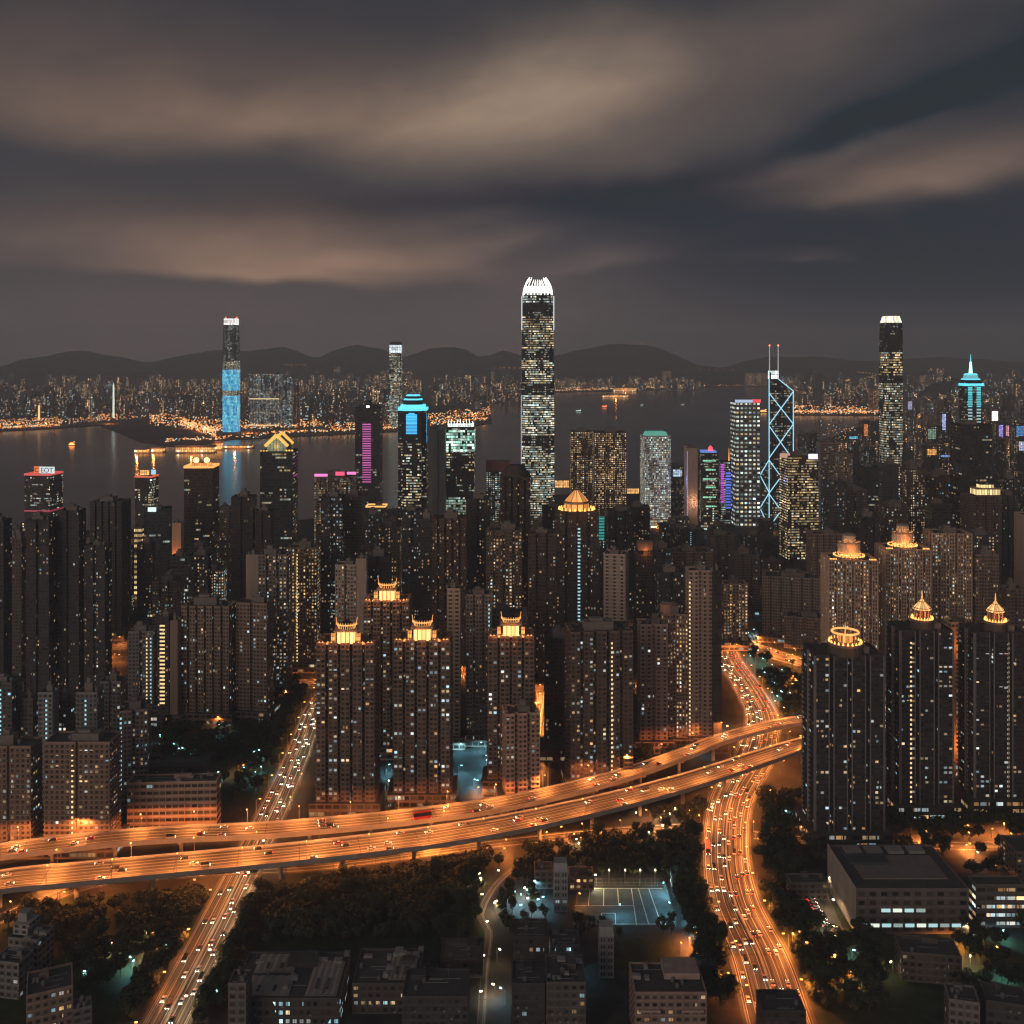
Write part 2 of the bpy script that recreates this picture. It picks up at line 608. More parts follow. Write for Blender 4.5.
# air: thin even haze over the whole bay
mt, t = new_mat("thin_air")
pv = t.node('ShaderNodeVolumePrincipled')
pv.inputs['Color'].default_value = (0.92, 0.95, 1.0, 1)
pv.inputs['Density'].default_value = 0.000105
pv.inputs['Anisotropy'].default_value = 0.0
o = t.node('ShaderNodeOutputMaterial')
t.lk(pv.outputs[0], o.inputs['Volume'])
HAZE_MAT = mt
mb = MB()
mb.box(-9700, 9700, -60, 12000, -14, 560, 0)
kind(mb.build("haze", mt), 'stuff')


# ------------------------------------------------------------------ buildings: common pieces
def fit(x0, x1, d, ratio, rot, minw=6.0):
    """size and centre of a block whose silhouette spans two picture columns at distance d"""
    w_ = (x1 - x0) * d / 1024.0
    cx = ((x0 + x1) / 2 - 512) * d / 1024.0
    cyv = d + w_ * ratio / 2
    ca, sa = math.cos(rot), math.sin(rot)
    for _ in range(14):
        dd = w_ * ratio
        pts = []
        for sx, sy in ((-1, -1), (1, -1), (1, 1), (-1, 1)):
            lx, ly = sx * w_ / 2, sy * dd / 2
            pts.append((cx + lx * ca - ly * sa, cyv + lx * sa + ly * ca))
        cyv += d - min(p[1] for p in pts)
        pxs = [512 + 1024 * p[0] / p[1] for p in pts]
        w_ = max(minw, w_ * (x1 - x0) / max(1e-3, max(pxs) - min(pxs)))
        cx += ((x0 + x1) / 2 - (max(pxs) + min(pxs)) / 2) * cyv / 1024.0
    return cx, cyv, w_, w_ * ratio


def bays(w_, d, nx, ny, gap, dep):
    pts = []
    for (ax, ay, ux, uy, L, n, ix, iy) in ((-w_ / 2, -d / 2, 1, 0, w_, nx, 0, 1), (w_ / 2, -d / 2, 0, 1, d, ny, -1, 0),
                                         (w_ / 2, d / 2, -1, 0, w_, nx, 0, -1), (-w_ / 2, d / 2, 0, -1, d, ny, 1, 0)):
        b = (L - (n - 1) * gap) / n
        t_ = 0.0
        for i in range(n):
            if i == 0:
                pts.append((ax, ay))
            if i < n - 1:
                e = t_ + b
                pts += [(ax + ux * e, ay + uy * e), (ax + ux * e + ix * dep, ay + uy * e + iy * dep),
                        (ax + ux * (e + gap) + ix * dep, ay + uy * (e + gap) + iy * dep), (ax + ux * (e + gap), ay + uy * (e + gap))]
                t_ = e + gap
    return pts


def roof_bits(root, w_, d, h, r, near_=True, tank=True):
    mb = MB()
    pw, pd, ph = w_ * r.uniform(.3, .5), d * r.uniform(.35, .55), r.uniform(3.5, 6.5)
    ox, oy = r.uniform(-.12, .12) * w_, r.uniform(-.1, .1) * d
    mb.box(ox - pw / 2, ox + pw / 2, oy - pd / 2, oy + pd / 2, h, h + ph, 0)
    mb.box(ox - pw * .3, ox + pw * .15, oy - pd * .3, oy + pd * .3, h + ph, h + ph + r.uniform(1.5, 3.2), 0)
    mb.build("plant_room", M_PLANT, root)
    if tank:
        mb = MB()
        tx = ox + (pw / 2 + 2.2) * r.choice((-1, 1))
        mb.cyl(tx, oy, h, h + 2.6, 1.5, n=10)
        mb.cyl(tx, oy, h + 2.6, h + 3.1, 1.5, 0.4, n=10)
        mb.build("water_tank", M_METAL, root)
    if near_ and r.random() < .6:
        mb = MB()
        mb.tube([(ox, oy, h + ph), (ox, oy, h + ph + r.uniform(6, 12))], .12, 5)
        mb.build("antenna", M_METAL, root)


def stair_strip(root, x, y, z0, z1, fh, cool, wid=1.1, out=-1, step=1):
    """stack of lit stairwell windows on the front"""
    mb = MB()
    z = z0
    while z < z1 - fh:
        mb.box(x - wid / 2, x + wid / 2, y + out * 0.16, y + 0.05, z + fh * .30, z + fh * .72, 0)
        z += fh * step
    return mb.build("stairwell_window", M_STC if cool else M_STW, root)


def lit_windows(root, poly, h, fh, bw, n, r, ww=.55, wh=.5, faces=None, warm=.5, z0=0.0):
    """single lit windows, one object each, standing a hand's breadth proud of the wall"""
    edges = []
    cx = root.matrix_basis.translation
    rot = root.rotation_euler[2]
    for i in range(len(poly)):
        a, b = poly[i], poly[(i + 1) % len(poly)]
        L = math.hypot(b[0] - a[0], b[1] - a[1])
        if L < bw * .7:
            continue
        nx, ny = (b[1] - a[1]) / L, -(b[0] - a[0]) / L
        wx, wy = nx * math.cos(rot) - ny * math.sin(rot), nx * math.sin(rot) + ny * math.cos(rot)
        mx, my = cx[0], cx[1]
        if wx * -mx + wy * -my < 0.25 * math.hypot(mx, my):
            continue
        edges.append((a, b, L, nx, ny))
    if not edges:
        return
    used = set()
    nf = int((h - z0) / fh)
    stacks = [r.uniform(0.1, 1) ** 2 for _ in range(60)]
    tries = 0
    while len(used) < n and tries < n * 12:
        tries += 1
        e = r.choices(range(len(edges)), weights=[q[2] for q in edges])[0]
        a, b, L, nx, ny = edges[e]
        k = max(1, round(L / bw))
        i, j = r.randrange(k), r.randrange(nf)
        if (e, i, j) in used or r.random() > stacks[(e * 7 + i) % 60] * 1.3:
            continue
        run = 1 if r.random() < .72 else 2
        for q in range(run):
            if i + q >= k or (e, i + q, j) in used:
                break
            used.add((e, i + q, j))
            t_ = (i + q + .5) / k
            ang = math.atan2(b[1] - a[1], b[0] - a[0])
            o = bpy.data.objects.new("window", window_mesh(r, warm))
            C.objects.link(o)
            o.parent = root
            o.location = (a[0] + (b[0] - a[0]) * t_ + nx * .07, a[1] + (b[1] - a[1]) * t_ + ny * .07, z0 + (j + .55) * fh)
            o.rotation_euler = (0, 0, ang)
            o.scale = (L / k * ww, .1, fh * wh)


_wm = []


def window_mesh(r, warm):
    if not _wm:
        cols = [(1.0, .55, .20), (1.0, .70, .36), (1.0, .82, .55), (.55, .88, 1.0), (.85, .96, .95), (.38, .75, .95)]
        for k, c in enumerate(cols):
            for sname, st in (("dim", .22), ("mid", .5), ("bright", 1.05)):
                mb = MB()
                mb.box(-.5, .5, -.5, .5, -.5, .5, 0)
                me = mb.mesh("lit_window")
                me.materials.append(emis(f"room_light_{k}_{sname}", c, st))
                _wm.append(me)
    c = r.choice((0, 1, 2)) if r.random() < warm else r.choice((3, 4, 4, 5))
    s_ = r.choices((0, 1, 2), (6, 3, 1.3))[0]
    return _wm[c * 3 + s_]


nick = []        # (name, px, D) of landmarks, for describing neighbours
used_labels = set()
BEIGE = (.34, .27, .22)
PINK = (.33, .23, .19)
BROWN = (.20, .145, .115)
DKBR = (.10, .075, .062)
GREY = (.20, .20, .20)
DARK = (.075, .075, .08)
TEAL = (.035, .055, .065)
NAVY = (.05, .055, .075)
WHITE = (.55, .52, .48)


def apartment(x0, x1, yt, yb, label, col=BROWN, lit=.14, warm=.6, es=1.8, ratio=.8, rot=0, bw=3.0, fh=3.1, ww=.5, wh=.5, gap=2.4, dep=3.0, bayw=9.5,
              strips=(), blank=False, nwin=0, fins=None, ledge=False, name='apartment_tower', cat='apartment tower', nk=None, group=None, crown=None, grp=1, podium=True, seed=None):
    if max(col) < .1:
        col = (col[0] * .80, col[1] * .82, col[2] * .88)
    d = 307200.0 / (yb - HY)
    cx, cyv, w_, dd = fit(x0, x1, d, ratio, R(rot))
    h = zat(yt, d)
    r = random.Random((x0 * 31 + yt * 7) if seed is None else seed)
    root = thing(name, label, cat, (cx, cyv, 0), R(rot), group)
    used_labels.add(label)
    footprints.append((cx, cyv, max(w_, dd) * .62))
    nx, ny = max(1, round(w_ / bayw)), max(1, round(dd / bayw))
    poly = bays(w_, dd, nx, ny, min(gap, w_ / nx * .3), min(dep, dd * .12)) if not blank else [(-w_ / 2, -dd / 2), (w_ / 2, -dd / 2), (w_ / 2, dd / 2), (-w_ / 2, dd / 2)]
    z0 = 0.0
    if podium and h > 45:
        z0 = 9.0
        mb = MB()
        mb.box(-w_ / 2 - 4, w_ / 2 + 4, -dd / 2 - 4, dd / 2 + 4, 0, z0, 0, 5, 4.5, 2, 1)
        mb.build("podium", [M_FAC, M_WALL, M_ROOF], root, tuple(c * .9 for c in col), fprops(.22, 2, .6, 1.2, .8, .5))
    mb = MB()
    nowin = ()
    if blank:
        nowin = blank if isinstance(blank, tuple) else (1, 3)
    mb.prism(poly, z0, h, bw, fh, 0, 2, 1, nowin=nowin)
    if ledge:
        for i in range(len(poly)):
            a, b = poly[i], poly[(i + 1) % len(poly)]
            L = math.hypot(b[0] - a[0], b[1] - a[1])
            if L < 5:
                continue
            nxn, nyn = (b[1] - a[1]) / L * .75, -(b[0] - a[0]) / L * .75
            hz = (b[0] - a[0]) / L * .25, (b[1] - a[1]) / L * .25
            a2, b2 = (a[0] + hz[0], a[1] + hz[1]), (b[0] - hz[0], b[1] - hz[1])
            if i % 4 == 2 and ledge == 'alt':
                continue
            z = z0
            nf = max(1, round((h - z0) / fh))
            for j in range(nf):
                z = z0 + (h - z0) * j / nf
                p = [(a2[0], a2[1]), (b2[0], b2[1]), (b2[0] + nxn, b2[1] + nyn), (a2[0] + nxn, a2[1] + nyn)]
                zt, zb = z + .62, z - .12
                mb.face([(*p[3], zb), (*p[2], zb), (*p[2], zt), (*p[3], zt)], None, 1)
                mb.face([(*p[0], zt), (*p[3], zt), (*p[2], zt), (*p[1], zt)], None, 1)
                mb.face([(*p[0], zb), (*p[1], zb), (*p[2], zb), (*p[3], zb)], None, 1)
                mb.face([(*p[0], zb), (*p[3], zb), (*p[3], zt), (*p[0], zt)], None, 1)
                mb.face([(*p[1], zb), (*p[1], zt), (*p[2], zt), (*p[2], zb)], None, 1)
    mb.build("body", [M_FAC, M_WALL, M_ROOF], root, col, fprops(lit * .95 if nwin == 0 else lit * .45, grp, min(1, warm + .18 if warm < .8 else warm), es * .85, ww, wh))
    if fins:
        fc, fw, fd = fins
        mb = MB()
        for i in range(len(poly)):
            a, b = poly[i], poly[(i + 1) % len(poly)]
            L = math.hypot(b[0] - a[0], b[1] - a[1])
            if L < 4:
                continue
            tx, ty = (b[0] - a[0]) / L, (b[1] - a[1]) / L
            nxn, nyn = ty, -tx
            for q in ([fw * .5 + .05, L - fw * .5 - .05] if L < 14 else [fw * .5 + .05, L / 2, L - fw * .5 - .05]):
                c0_ = (a[0] + tx * (q - fw / 2), a[1] + ty * (q - fw / 2))
                c1_ = (a[0] + tx * (q + fw / 2), a[1] + ty * (q + fw / 2))
                p4 = [(c0_[0] + nxn * fd, c0_[1] + nyn * fd), (c1_[0] + nxn * fd, c1_[1] + nyn * fd), (c1_[0] - nxn * .02, c1_[1] - nyn * .02), (c0_[0] - nxn * .02, c0_[1] - nyn * .02)]
                mb.prism(p4, z0, h + .6, m=0, top=0, wallm=0)
        kind(mb.build("facade_rib", M_WALL, root, fc), 'stuff')
    mb = MB()
    mb.ring(poly, h, h + 1.3, .975)
    mb.build("parapet", M_WALL, root, tuple(c * 1.1 for c in col))
    for s_ in strips:
        fx, cool = s_[0], s_[1]
        zlo = z0 + (h - z0) * (s_[2] if len(s_) > 2 else 0.0)
        zhi = z0 + (h - z0) * (s_[3] if len(s_) > 3 else .97)
        stair_strip(root, -w_ / 2 + fx * w_, -dd / 2, zlo, zhi, fh, cool, s_[4] if len(s_) > 4 else 1.1)
    if nwin:
        lit_windows(root, poly, h, fh, bw, nwin, r, ww, wh, None, warm, z0)
    if crown:
        crown(root, w_, dd, h, r)
    else:
        roof_bits(root, w_, dd, h, r)
    if nk:
        nick.append((nk, (x0 + x1) / 2, d))
    return root, w_, dd, h


def office(x0, x1, yt, yb, label, col=DARK, lit=.22, warm=.6, es=1.6, ratio=.9, rot=0, bw=2.6, fh=3.9, ww=.96, wh=.52, grp=5, nk=None, top=None, name='office_tower', cat='office tower', cut=0.0, roofbits=True, podium=True, group=None):
    d = 307200.0 / (yb - HY)
    cx, cyv, w_, dd = fit(x0, x1, d, ratio, R(rot))
    h = zat(yt, d)
    r = random.Random(x0 * 17 + yt * 5)
    root = thing(name, label, cat, (cx, cyv, 0), R(rot), group)
    used_labels.add(label)
    footprints.append((cx, cyv, max(w_, dd) * .62))
    a, b = w_ / 2, dd / 2
    c = cut * w_
    poly = [(-a, -b), (a, -b), (a, b), (-a, b)] if not cut else [(-a + c, -b), (a - c, -b), (a, -b + c), (a, b - c), (a - c, b), (-a + c, b), (-a, b - c), (-a, -b + c)]
    z0 = 0
    if podium and h > 60:
        z0 = 14.0
        mb = MB()
        mb.box(-a - 6, a + 6, -b - 5, b + 5, 0, z0, 0, 5, 4.6, 2, 1)
        mb.build("podium", [M_FAC, M_WALL, M_ROOF], root, col, fprops(.5, 3, .7, 1.6, .9, .6))
    mb = MB()
    mb.prism(poly, z0, h, bw, fh, 0, 2, 0)
    mb.build("curtain_wall", [M_OFF, M_WALL, M_ROOF], root, col, fprops(lit, grp, warm, es, ww, wh))
    mb = MB()
    mb.ring(poly, h, h + 2.0, .97)
    mb.build("parapet", M_WALL, root, col)
    if top:
        top(root, w_, dd, h, r)
    elif roofbits:
        roof_bits(root, w_, dd, h, r)
    if nk:
        nick.append((nk, (x0 + x1) / 2, d))
    return root, w_, dd, h


# ------------------------------------------------------------------ roof crowns
M_LANT, M_LANT2 = None, None


def lantern_material(name, col, st):
    mt, t = new_mat(name)
    uv = t.node('ShaderNodeUVMap')
    u, v, _ = t.sep(uv.outputs[0])
    fu, fv = t.m('FRACT', u), t.m('FRACT', v)
    frame = t.m('MULTIPLY', t.m('LESS_THAN', t.m('ABSOLUTE', t.m('SUBTRACT', fu, .5)), .41), t.m('LESS_THAN', t.m('ABSOLUTE', t.m('SUBTRACT', fv, .5)), .44))
    pane, _c = t.white(t.comb(t.m('FLOOR', u), t.m('FLOOR', v), 1.0))
    principled(t, t.mixc(frame, (.18, .13, .09, 1), (.4, .3, .2, 1)), .5, .3, 0, col, t.m('MULTIPLY', frame, t.m('MULTIPLY', st, t.m('ADD', .35, pane))))
    mt.cycles.emission_sampling = 'NONE'
    return mt


M_LANT = lantern_material("glowing_amber_panels", (1.0, .38, .08), 1.35)  # floodlighting on the crowns is put in as the panels' own glow
M_LANTW = lantern_material("glowing_pale_panels", (1.0, .50, .17), 1.8)
M_GOLD = lantern_material("glowing_gold_panels", (1.0, .55, .10), 1.5)
M_GOLDL = emis('gold_rib_light', (1.0, .55, .10), 1.1)
SOD = (1.0, .285, .058)


def terrace_lights(root, spots, z):
    """rows of lamps along a roof edge, each row a lit trough"""
    for (x0, x1, y) in spots:
        mb = MB()
        mb.box(x0, x1, y, y + .8, z, z + 1.0, 0)
        n = max(2, int((x1 - x0) / 2.4))
        for k in range(n):
            cxk = x0 + (k + .5) * (x1 - x0) / n
            mb.cyl(cxk, y + .4, z + 1.0, z + 1.9, .55, .2, 6)
        mb.build("terrace_light", M_AMBS if k % 2 else M_AMB, root)


M_STONE = plain('pale_stone', (.62, .50, .38), .8, .15, .3)


def crown_pavilion(root, w_, d, h, r):
    """lit central pavilion with an upswept basket of rails, lamps along the roof edges"""
    a, y = w_ / 2, -d / 2
    terrace_lights(root, [(-a + .8, -a + 5.2, y + .5), (-a + 6.4, -a + 11, y + .5), (a - 11.5, a - 6.5, y + .5), (a - 5.2, a - .8, y + .5)], h + .2)
    mb = MB()
    mb.box(-5.6, 5.6, y + .8, y + 11, h, h + 8.5, 0, 2.8, 8.5)
    mb.build("pavilion", M_LANTW, root)
    mb = MB()
    mb.box(-7.4, 7.4, y - .4, y + 12, h + 8.5, h + 9.5, 0)
    mb.build("eave", M_WALL, root, BEIGE)
    for s_ in (-1, 1):
        mb = MB()
        mb.box(s_ * 8.2 - 1.2, s_ * 8.2 + 1.2, y + 1, y + 4, h + 2.5, h + 7.5, 0, 1.2, 2.5)
        mb.build("side_lantern", M_LANT, root)
        mb = MB()
        mb.box(s_ * 8.2 - 1.5, s_ * 8.2 + 1.5, y + .7, y + 4.3, h, h + 2.5, 0)
        mb.build("lantern_base", M_WALL, root, BEIGE)
    mb = MB()
    for k in range(13):
        t_ = k / 12 * math.pi
        x, yy = -6.2 * math.cos(t_), y + 6.5 - 5 * math.sin(t_)
        mb.tube([(x * .85, yy, h + 9.5), (x, yy - .3, h + 12), (x * 1.12, yy - .5, h + (16.5 if k in (0, 12) else 13.6))], .17, 5)
    mb.tube([(-6.6 * math.cos(k / 16 * math.pi), y + 6.4 - 5.3 * math.sin(k / 16 * math.pi), h + 12.2) for k in range(17)], .42, 6)
    mb.build("crown_rail", M_AMBS, root)
    mb = MB()
    mb.cyl(0, y + 7, h + 9.5, h + 12.5, 4.6, 4.0, 14)
    mb.cyl(0, y + 7, h + 12.5, h + 14.6, 4.0, 1.2, 14)
    mb.build("crown_dome", M_DARK, root)
    lamp(root, (0, y - 5, h + 5), SOD, 2600, 1.0)
    lamp(root, (-a * .7, y - 2.5, h + 3), SOD, 700, .5)
    lamp(root, (a * .7, y - 2.5, h + 3), SOD, 700, .5)


def crown_stepped(root, w_, d, h, r):
    """two glowing octagonal drums on a lamp-lit terrace"""
    y = 0
    rad = w_ * .235
    mb = MB()
    mb.cyl(0, y, h, h + 2.2, rad * 1.42, rad * 1.42, 16)
    mb.build("terrace", M_WALL, root, BEIGE)
    for k in range(26):
        t_ = 2 * math.pi * k / 26
        mb = MB()
        mb.cyl(rad * 1.33 * math.cos(t_), y + rad * 1.33 * math.sin(t_), h + 2.2, h + 3.2, .5, .3, 6)
        mb.build("terrace_light", M_AMB, root)
    mb = MB()
    mb.cyl(0, y, h + 2.2, h + 13, rad, rad * .98, 16, bw=3.6, fh=10.8)
    mb.build("lower_drum", M_STONE, root)
    for k in range(9):
        t_ = -math.pi * (k + .5) / 9
        lamp(root, (rad * 1.2 * math.cos(t_), y + rad * 1.2 * math.sin(t_), h + 3.0), (1.0, .42, .11), 420, .3)
    mb = MB()
    mb.cyl(0, y, h + 13, h + 14.2, rad * 1.07, rad * 1.04, 16)
    mb.build("cornice", M_WALL, root, BEIGE)
    mb = MB()
    mb.cyl(0, y, h + 14.2, h + 19.5, rad * .60, rad * .55, 16, bw=3, fh=5.3)
    mb.build("upper_drum", M_STONE, root)
    for k in range(5):
        t_ = -math.pi * (k + .5) / 5
        lamp(root, (rad * .86 * math.cos(t_), y + rad * .86 * math.sin(t_), h + 14.8), (1.0, .42, .11), 200, .25)
    mb = MB()
    mb.cyl(0, y, h + 19.5, h + 20.6, rad * .64, rad * .5, 16)
    mb.build("cap", M_WALL, root, BEIGE)
    for s_ in (-1, 1):
        mb = MB()
        for k in range(5):
            mb = MB()
            xk = s_ * (w_ * .34 + k * w_ * .030)
            mb.cyl(xk, -d / 2 + .8, h + 1.3, h + 2.3, .45, .25, 6)
            mb.build("roof_edge_light", M_AMB, root)
    lamp(root, (0, -rad * 1.42 - 2, h + 7), SOD, 3500, 1.0)


def cupola(spire):
    def f(root, w_, d, h, r):
        y = -d * .18
        rad = 5.4 if spire else 8.0
        mb = MB()
        mb.cyl(0, y, h, h + 5.5, rad * 1.35, rad * 1.30, 18)
        mb.build("roof_house", M_WALL, root, DKBR)
        mb = MB()
        mb.cyl(0, y, h + 5.5, h + 7.0, rad * 1.32, rad * 1.32, 18)
        mb.build("terrace", M_WALL, root, BROWN)
        for k in range(22):
            t_ = 2 * math.pi * k / 22
            mb = MB()
            mb.cyl(rad * 1.2 * math.cos(t_), y + rad * 1.2 * math.sin(t_), h + 7.0, h + 8.6, .7, .2, 6)
            mb.build("terrace_light", M_AMB, root)
        for k in range(10):
            t_ = 2 * math.pi * (k + .5) / 10
            mb = MB()
            mb.cyl(rad * .86 * math.cos(t_), y + rad * .86 * math.sin(t_), h + 7.0, h + 13, .5, .45, 8)
            mb.build("column", M_WALL, root, BEIGE)
        mb = MB()
        mb.cyl(0, y, h + 7.0, h + 12, rad * .55, rad * .55, 14, bw=2.2, fh=5)
        mb.build("lantern_core", M_LANT if not spire else M_WALL, root, BROWN)
        if spire:
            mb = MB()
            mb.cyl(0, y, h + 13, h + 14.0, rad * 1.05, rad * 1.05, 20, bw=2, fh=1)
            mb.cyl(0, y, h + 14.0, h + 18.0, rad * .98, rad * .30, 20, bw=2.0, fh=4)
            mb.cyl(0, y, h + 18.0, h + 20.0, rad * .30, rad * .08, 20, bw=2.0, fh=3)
            mb.build("cupola_roof", M_LANTW, root)  # floodlit roof; the light falling on it is put into its glow
            mb = MB()
            mb.tube([(0, y, h + 20.0), (0, y, h + 25)], .45, 6, 0, .1)
            mb.build("finial", M_AMBS, root)
        else:
            mb = MB()
            n = 28
            for k in range(n):
                a0, a1 = 2 * math.pi * k / n, 2 * math.pi * (k + 1) / n
                mb.tube([(rad * math.cos(a0), y + rad * math.sin(a0), h + 13.3), (rad * math.cos(a1), y + rad * math.sin(a1), h + 13.3)], .62, 6)
            mb.build("ring_beam", M_AMBS, root)
            mb = MB()
            mb.tube([(0, y, h + 12), (0, y, h + 19)], .3, 6, 0, .1)
            mb.build("finial", M_AMBS, root)
        lamp(root, (0, y - rad * 1.5, h + 11), SOD, 1800, .6)
        lamp(root, (0, y, h + 15.5 if not spire else h + 12.6), SOD, 900, .4)
        # a lit, recessed plant floor edge
        mb = MB()
        mb.box(w_ * .2, w_ * .33, d * -.3, d * .1, h, h + 4.2, 0)
        mb.build("plant_room", M_PLANT, root)
    return f


def crown_pyramid(root, w_, d, h, r):
    n = 22
    for k in range(n):
        t_ = 2 * math.pi * k / n
        mb = MB()
        mb.cyl(w_ * .42 * math.cos(t_), w_ * .36 * math.sin(t_), h + 1.0, h + 3.4, 1.0, .4, 6)
        mb.build("terrace_light", M_AMB, root)
    mb = MB()
    mb.cyl(0, 0, h, h + 7, w_ * .29, w_ * .29, 12, bw=4, fh=8)
    mb.build("drum", M_LANT, root)
    mb = MB()
    mb.cyl(0, 0, h + 7, h + 8.2, w_ * .32, w_ * .31, 12)
    mb.build("cornice", M_WALL, root, BEIGE)
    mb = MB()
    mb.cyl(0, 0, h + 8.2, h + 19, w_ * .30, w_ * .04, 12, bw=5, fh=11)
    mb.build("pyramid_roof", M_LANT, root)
    lamp(root, (0, -d, h + 6), SOD, 4500, 1.0)


def crown_gable(root, w_, d, h, r):
    """gold-lit parapet and steep lit gable over a green glazed front"""
    a, b = w_ / 2, d / 2
    mb = MB()
    n = 12
    for k in range(n):
        x = -a + 1 + k * (w_ - 2) / (n - 1)
        if abs(x) > w_ * .26:
            mb.box(x - 1.2, x + 1.2, -b + .4, -b + 1.8, h + .4, h + r.uniform(2.5, 4.6), 0)
    mb.build("parapet_light", M_GOLD, root)
    mb = MB()
    g = w_ * .30
    z0, z1 = h + .2, h + 22
    for y0, y1 in ((-b + 1, b - 1),):
        for s_ in (0,):
            pts = [(-g, y0, z0), (g, y0, z0), (g, y0, z0 + 9), (0, y0, z1 - 4), (-g, y0, z0 + 9)]
            mb.face(pts, [(0, 0), (6, 0), (6, 4), (3, 7), (0, 4)], 0)
            q = [(x, y1, z) for x, _y, z in pts]
            mb.face(list(reversed(q)), None, 0)
            mb.face([pts[1], q[1], q[2], pts[2]], None, 0)
            mb.face([pts[0], pts[4], q[4], q[0]], None, 0)
    mb.build("gable_house", [lantern_material("green_lit_glazing", (.25, .75, .55), .35)], root)
    mb = MB()
    for s_ in (-1, 1):
        for yy in (-b + .3, b - .3):
            mb = MB()
            mb.tube([(s_ * (g + 2), yy, z0 + 8.0), (0, yy, z1)], 1.9, 4)
            mb.build("gable_rib", M_GOLDL, root)
    lamp(root, (0, -b - 4, h + 8), (1.0, .7, .2), 1500, .8)


def crown_globes(root, w_, d, h, r):
    a, b = w_ / 2, d / 2
    mb = MB()
    mb.ring([(-a - .5, -b - .5), (a + .5, -b - .5), (a + .5, b + .5), (-a - .5, b + .5)], h + 2.2, h + 5.0, .94)
    mb.build("lit_cornice", M_AMBS, root)
    mb = MB()
    mb.box(-a * .55, a * .6, -b * .5, b * .5, h, h + 8, 0, 3, 4)
    mb.build("roof_house", M_LANT, root)
    for x in (-a * .32, a * .42):
        mb = MB()
        for k in range(6):
            z0, z1 = -3.6 + k * 1.2, -3.6 + (k + 1) * 1.2
            mb.cyl(x, -b * .3, h + 11 + z0, h + 11 + z1, math.sqrt(max(.05, 3.7 ** 2 - z0 * z0)), math.sqrt(max(.05, 3.7 ** 2 - z1 * z1)), 12)
        mb.build("lamp_globe", emis("globe_lamp", (1.0, .62, .28), 2.4), root)
    lamp(root, (0, -b - 4, h + 10), SOD, 3000, 1.0)


def rim(col_name, col, st, hh=2.4, off=.6):
    m_ = emis(col_name, col, st)

    def f(root, w_, d, h, r):
        a, b = w_ / 2 + off, d / 2 + off
        mb = MB()
        mb.ring([(-a, -b), (a, -b), (a, b), (-a, b)], h + 2.1, h + 2.1 + hh, .95)
        mb.build("lit_rim", m_, root)
        roof_bits(root, w_, d, h, r, False, False)
    return f


def text_part(root, body, loc, size, mat, rotz=0.0, depth=.3):
    cu = bpy.data.curves.new("lettering", 'FONT')
    cu.body = body
    cu.size = size
    cu.extrude = depth
    cu.align_x = 'CENTER'
    cu.materials.append(mat)
    tmp = bpy.data.objects.new("tmp_text", cu)
    C.objects.link(tmp)
    me = bpy.data.meshes.new_from_object(tmp.evaluated_get(bpy.context.evaluated_depsgraph_get()))
    bpy.data.objects.remove(tmp)
    if not me.materials:
        me.materials.append(mat)
    o = bpy.data.objects.new("lettering", me)
    C.objects.link(o)
    o.parent = root
    o.location = loc
    o.rotation_euler = (R(90), 0, rotz)
    return o


def sign_panel(label, px, py, wpx, hpx, d, mat, name='lit_sign', rot=0.0, post=True, group=None, letters=None, lmat=None, thick=1.2):
    """a lit sign box on its own frame, at real size"""
    w_, hh = wpx * d / 1024.0, hpx * d / 1024.0
    x = (px - 512) * d / 1024.0
    z = zat(py + hpx / 2, d)
    root = thing(name, label, 'lit sign', (x, d, z), rot, group)
    used_labels.add(label)
    mb = MB()
    mb.box(-w_ / 2, w_ / 2, -thick / 2, thick / 2, 0, hh, 0)
    mb.build("sign_face", mat, root)
    mb = MB()
    for s_ in (-.35, .35):
        mb.tube([(s_ * w_, thick / 2 + .4, -2.5), (s_ * w_, thick / 2 + .4, hh * .9)], .25, 5)
    mb.build("sign_frame", M_DARK, root)
    if letters:
        text_part(root, letters, (0, -thick / 2 - .1, hh * .18), hh * .9, lmat)
    return root


# ------------------------------------------------------------------ landmark towers of the waterfront
def stripes_material(name, col, st, duty=.5, vari=.3):
    mt, t = new_mat(name)
    uv = t.node('ShaderNodeUVMap')
    u, v, _ = t.sep(uv.outputs[0])
    on = t.m('LESS_THAN', t.m('FRACT', v), duty)
    n, _c = t.white(t.comb(2.0, t.m('FLOOR', v), 1.0))
    principled(t, (.05, .05, .06), .3, .4, 0, col, t.m('MULTIPLY', on, t.m('MULTIPLY', st, t.m('ADD', 1 - vari, t.m('MULTIPLY', n, vari * 2)))))
    mt.cycles.emission_sampling = 'NONE'
    return mt


def screen_material(name):
    """media wall: drifting pattern of blue and cyan pixels"""
    mt, t = new_mat(name)
    uv = t.node('ShaderNodeUVMap')
    u, v, _ = t.sep(uv.outputs[0])
    q = t.comb(t.m('FLOOR', t.m('MULTIPLY', u, 1.0)), t.m('FLOOR', t.m('MULTIPLY', v, 1.0)), 0.0)
    n = t.noise(t.vm('MULTIPLY', q, (.22, .10, 1)), 1.0, 3.0, .6)
    wn, _c = t.white(q)
    c = t.mixc(t.smooth(n, .35, .62), (.03, .34, .80, 1), (.20, .86, 1.0, 1))
    c = t.mixc(t.m('MULTIPLY', t.smooth(n, .55, .72), .8), c, (.75, .95, 1, 1))
    line = t.m('GREATER_THAN', t.m('FRACT', v), .22)
    principled(t, (.03, .03, .04), .3, .4, 0, c, t.m('MULTIPLY', line, t.m('ADD', .60, t.m('MULTIPLY', wn, 1.0))))
    mt.cycles.emission_sampling = 'NONE'
    return mt


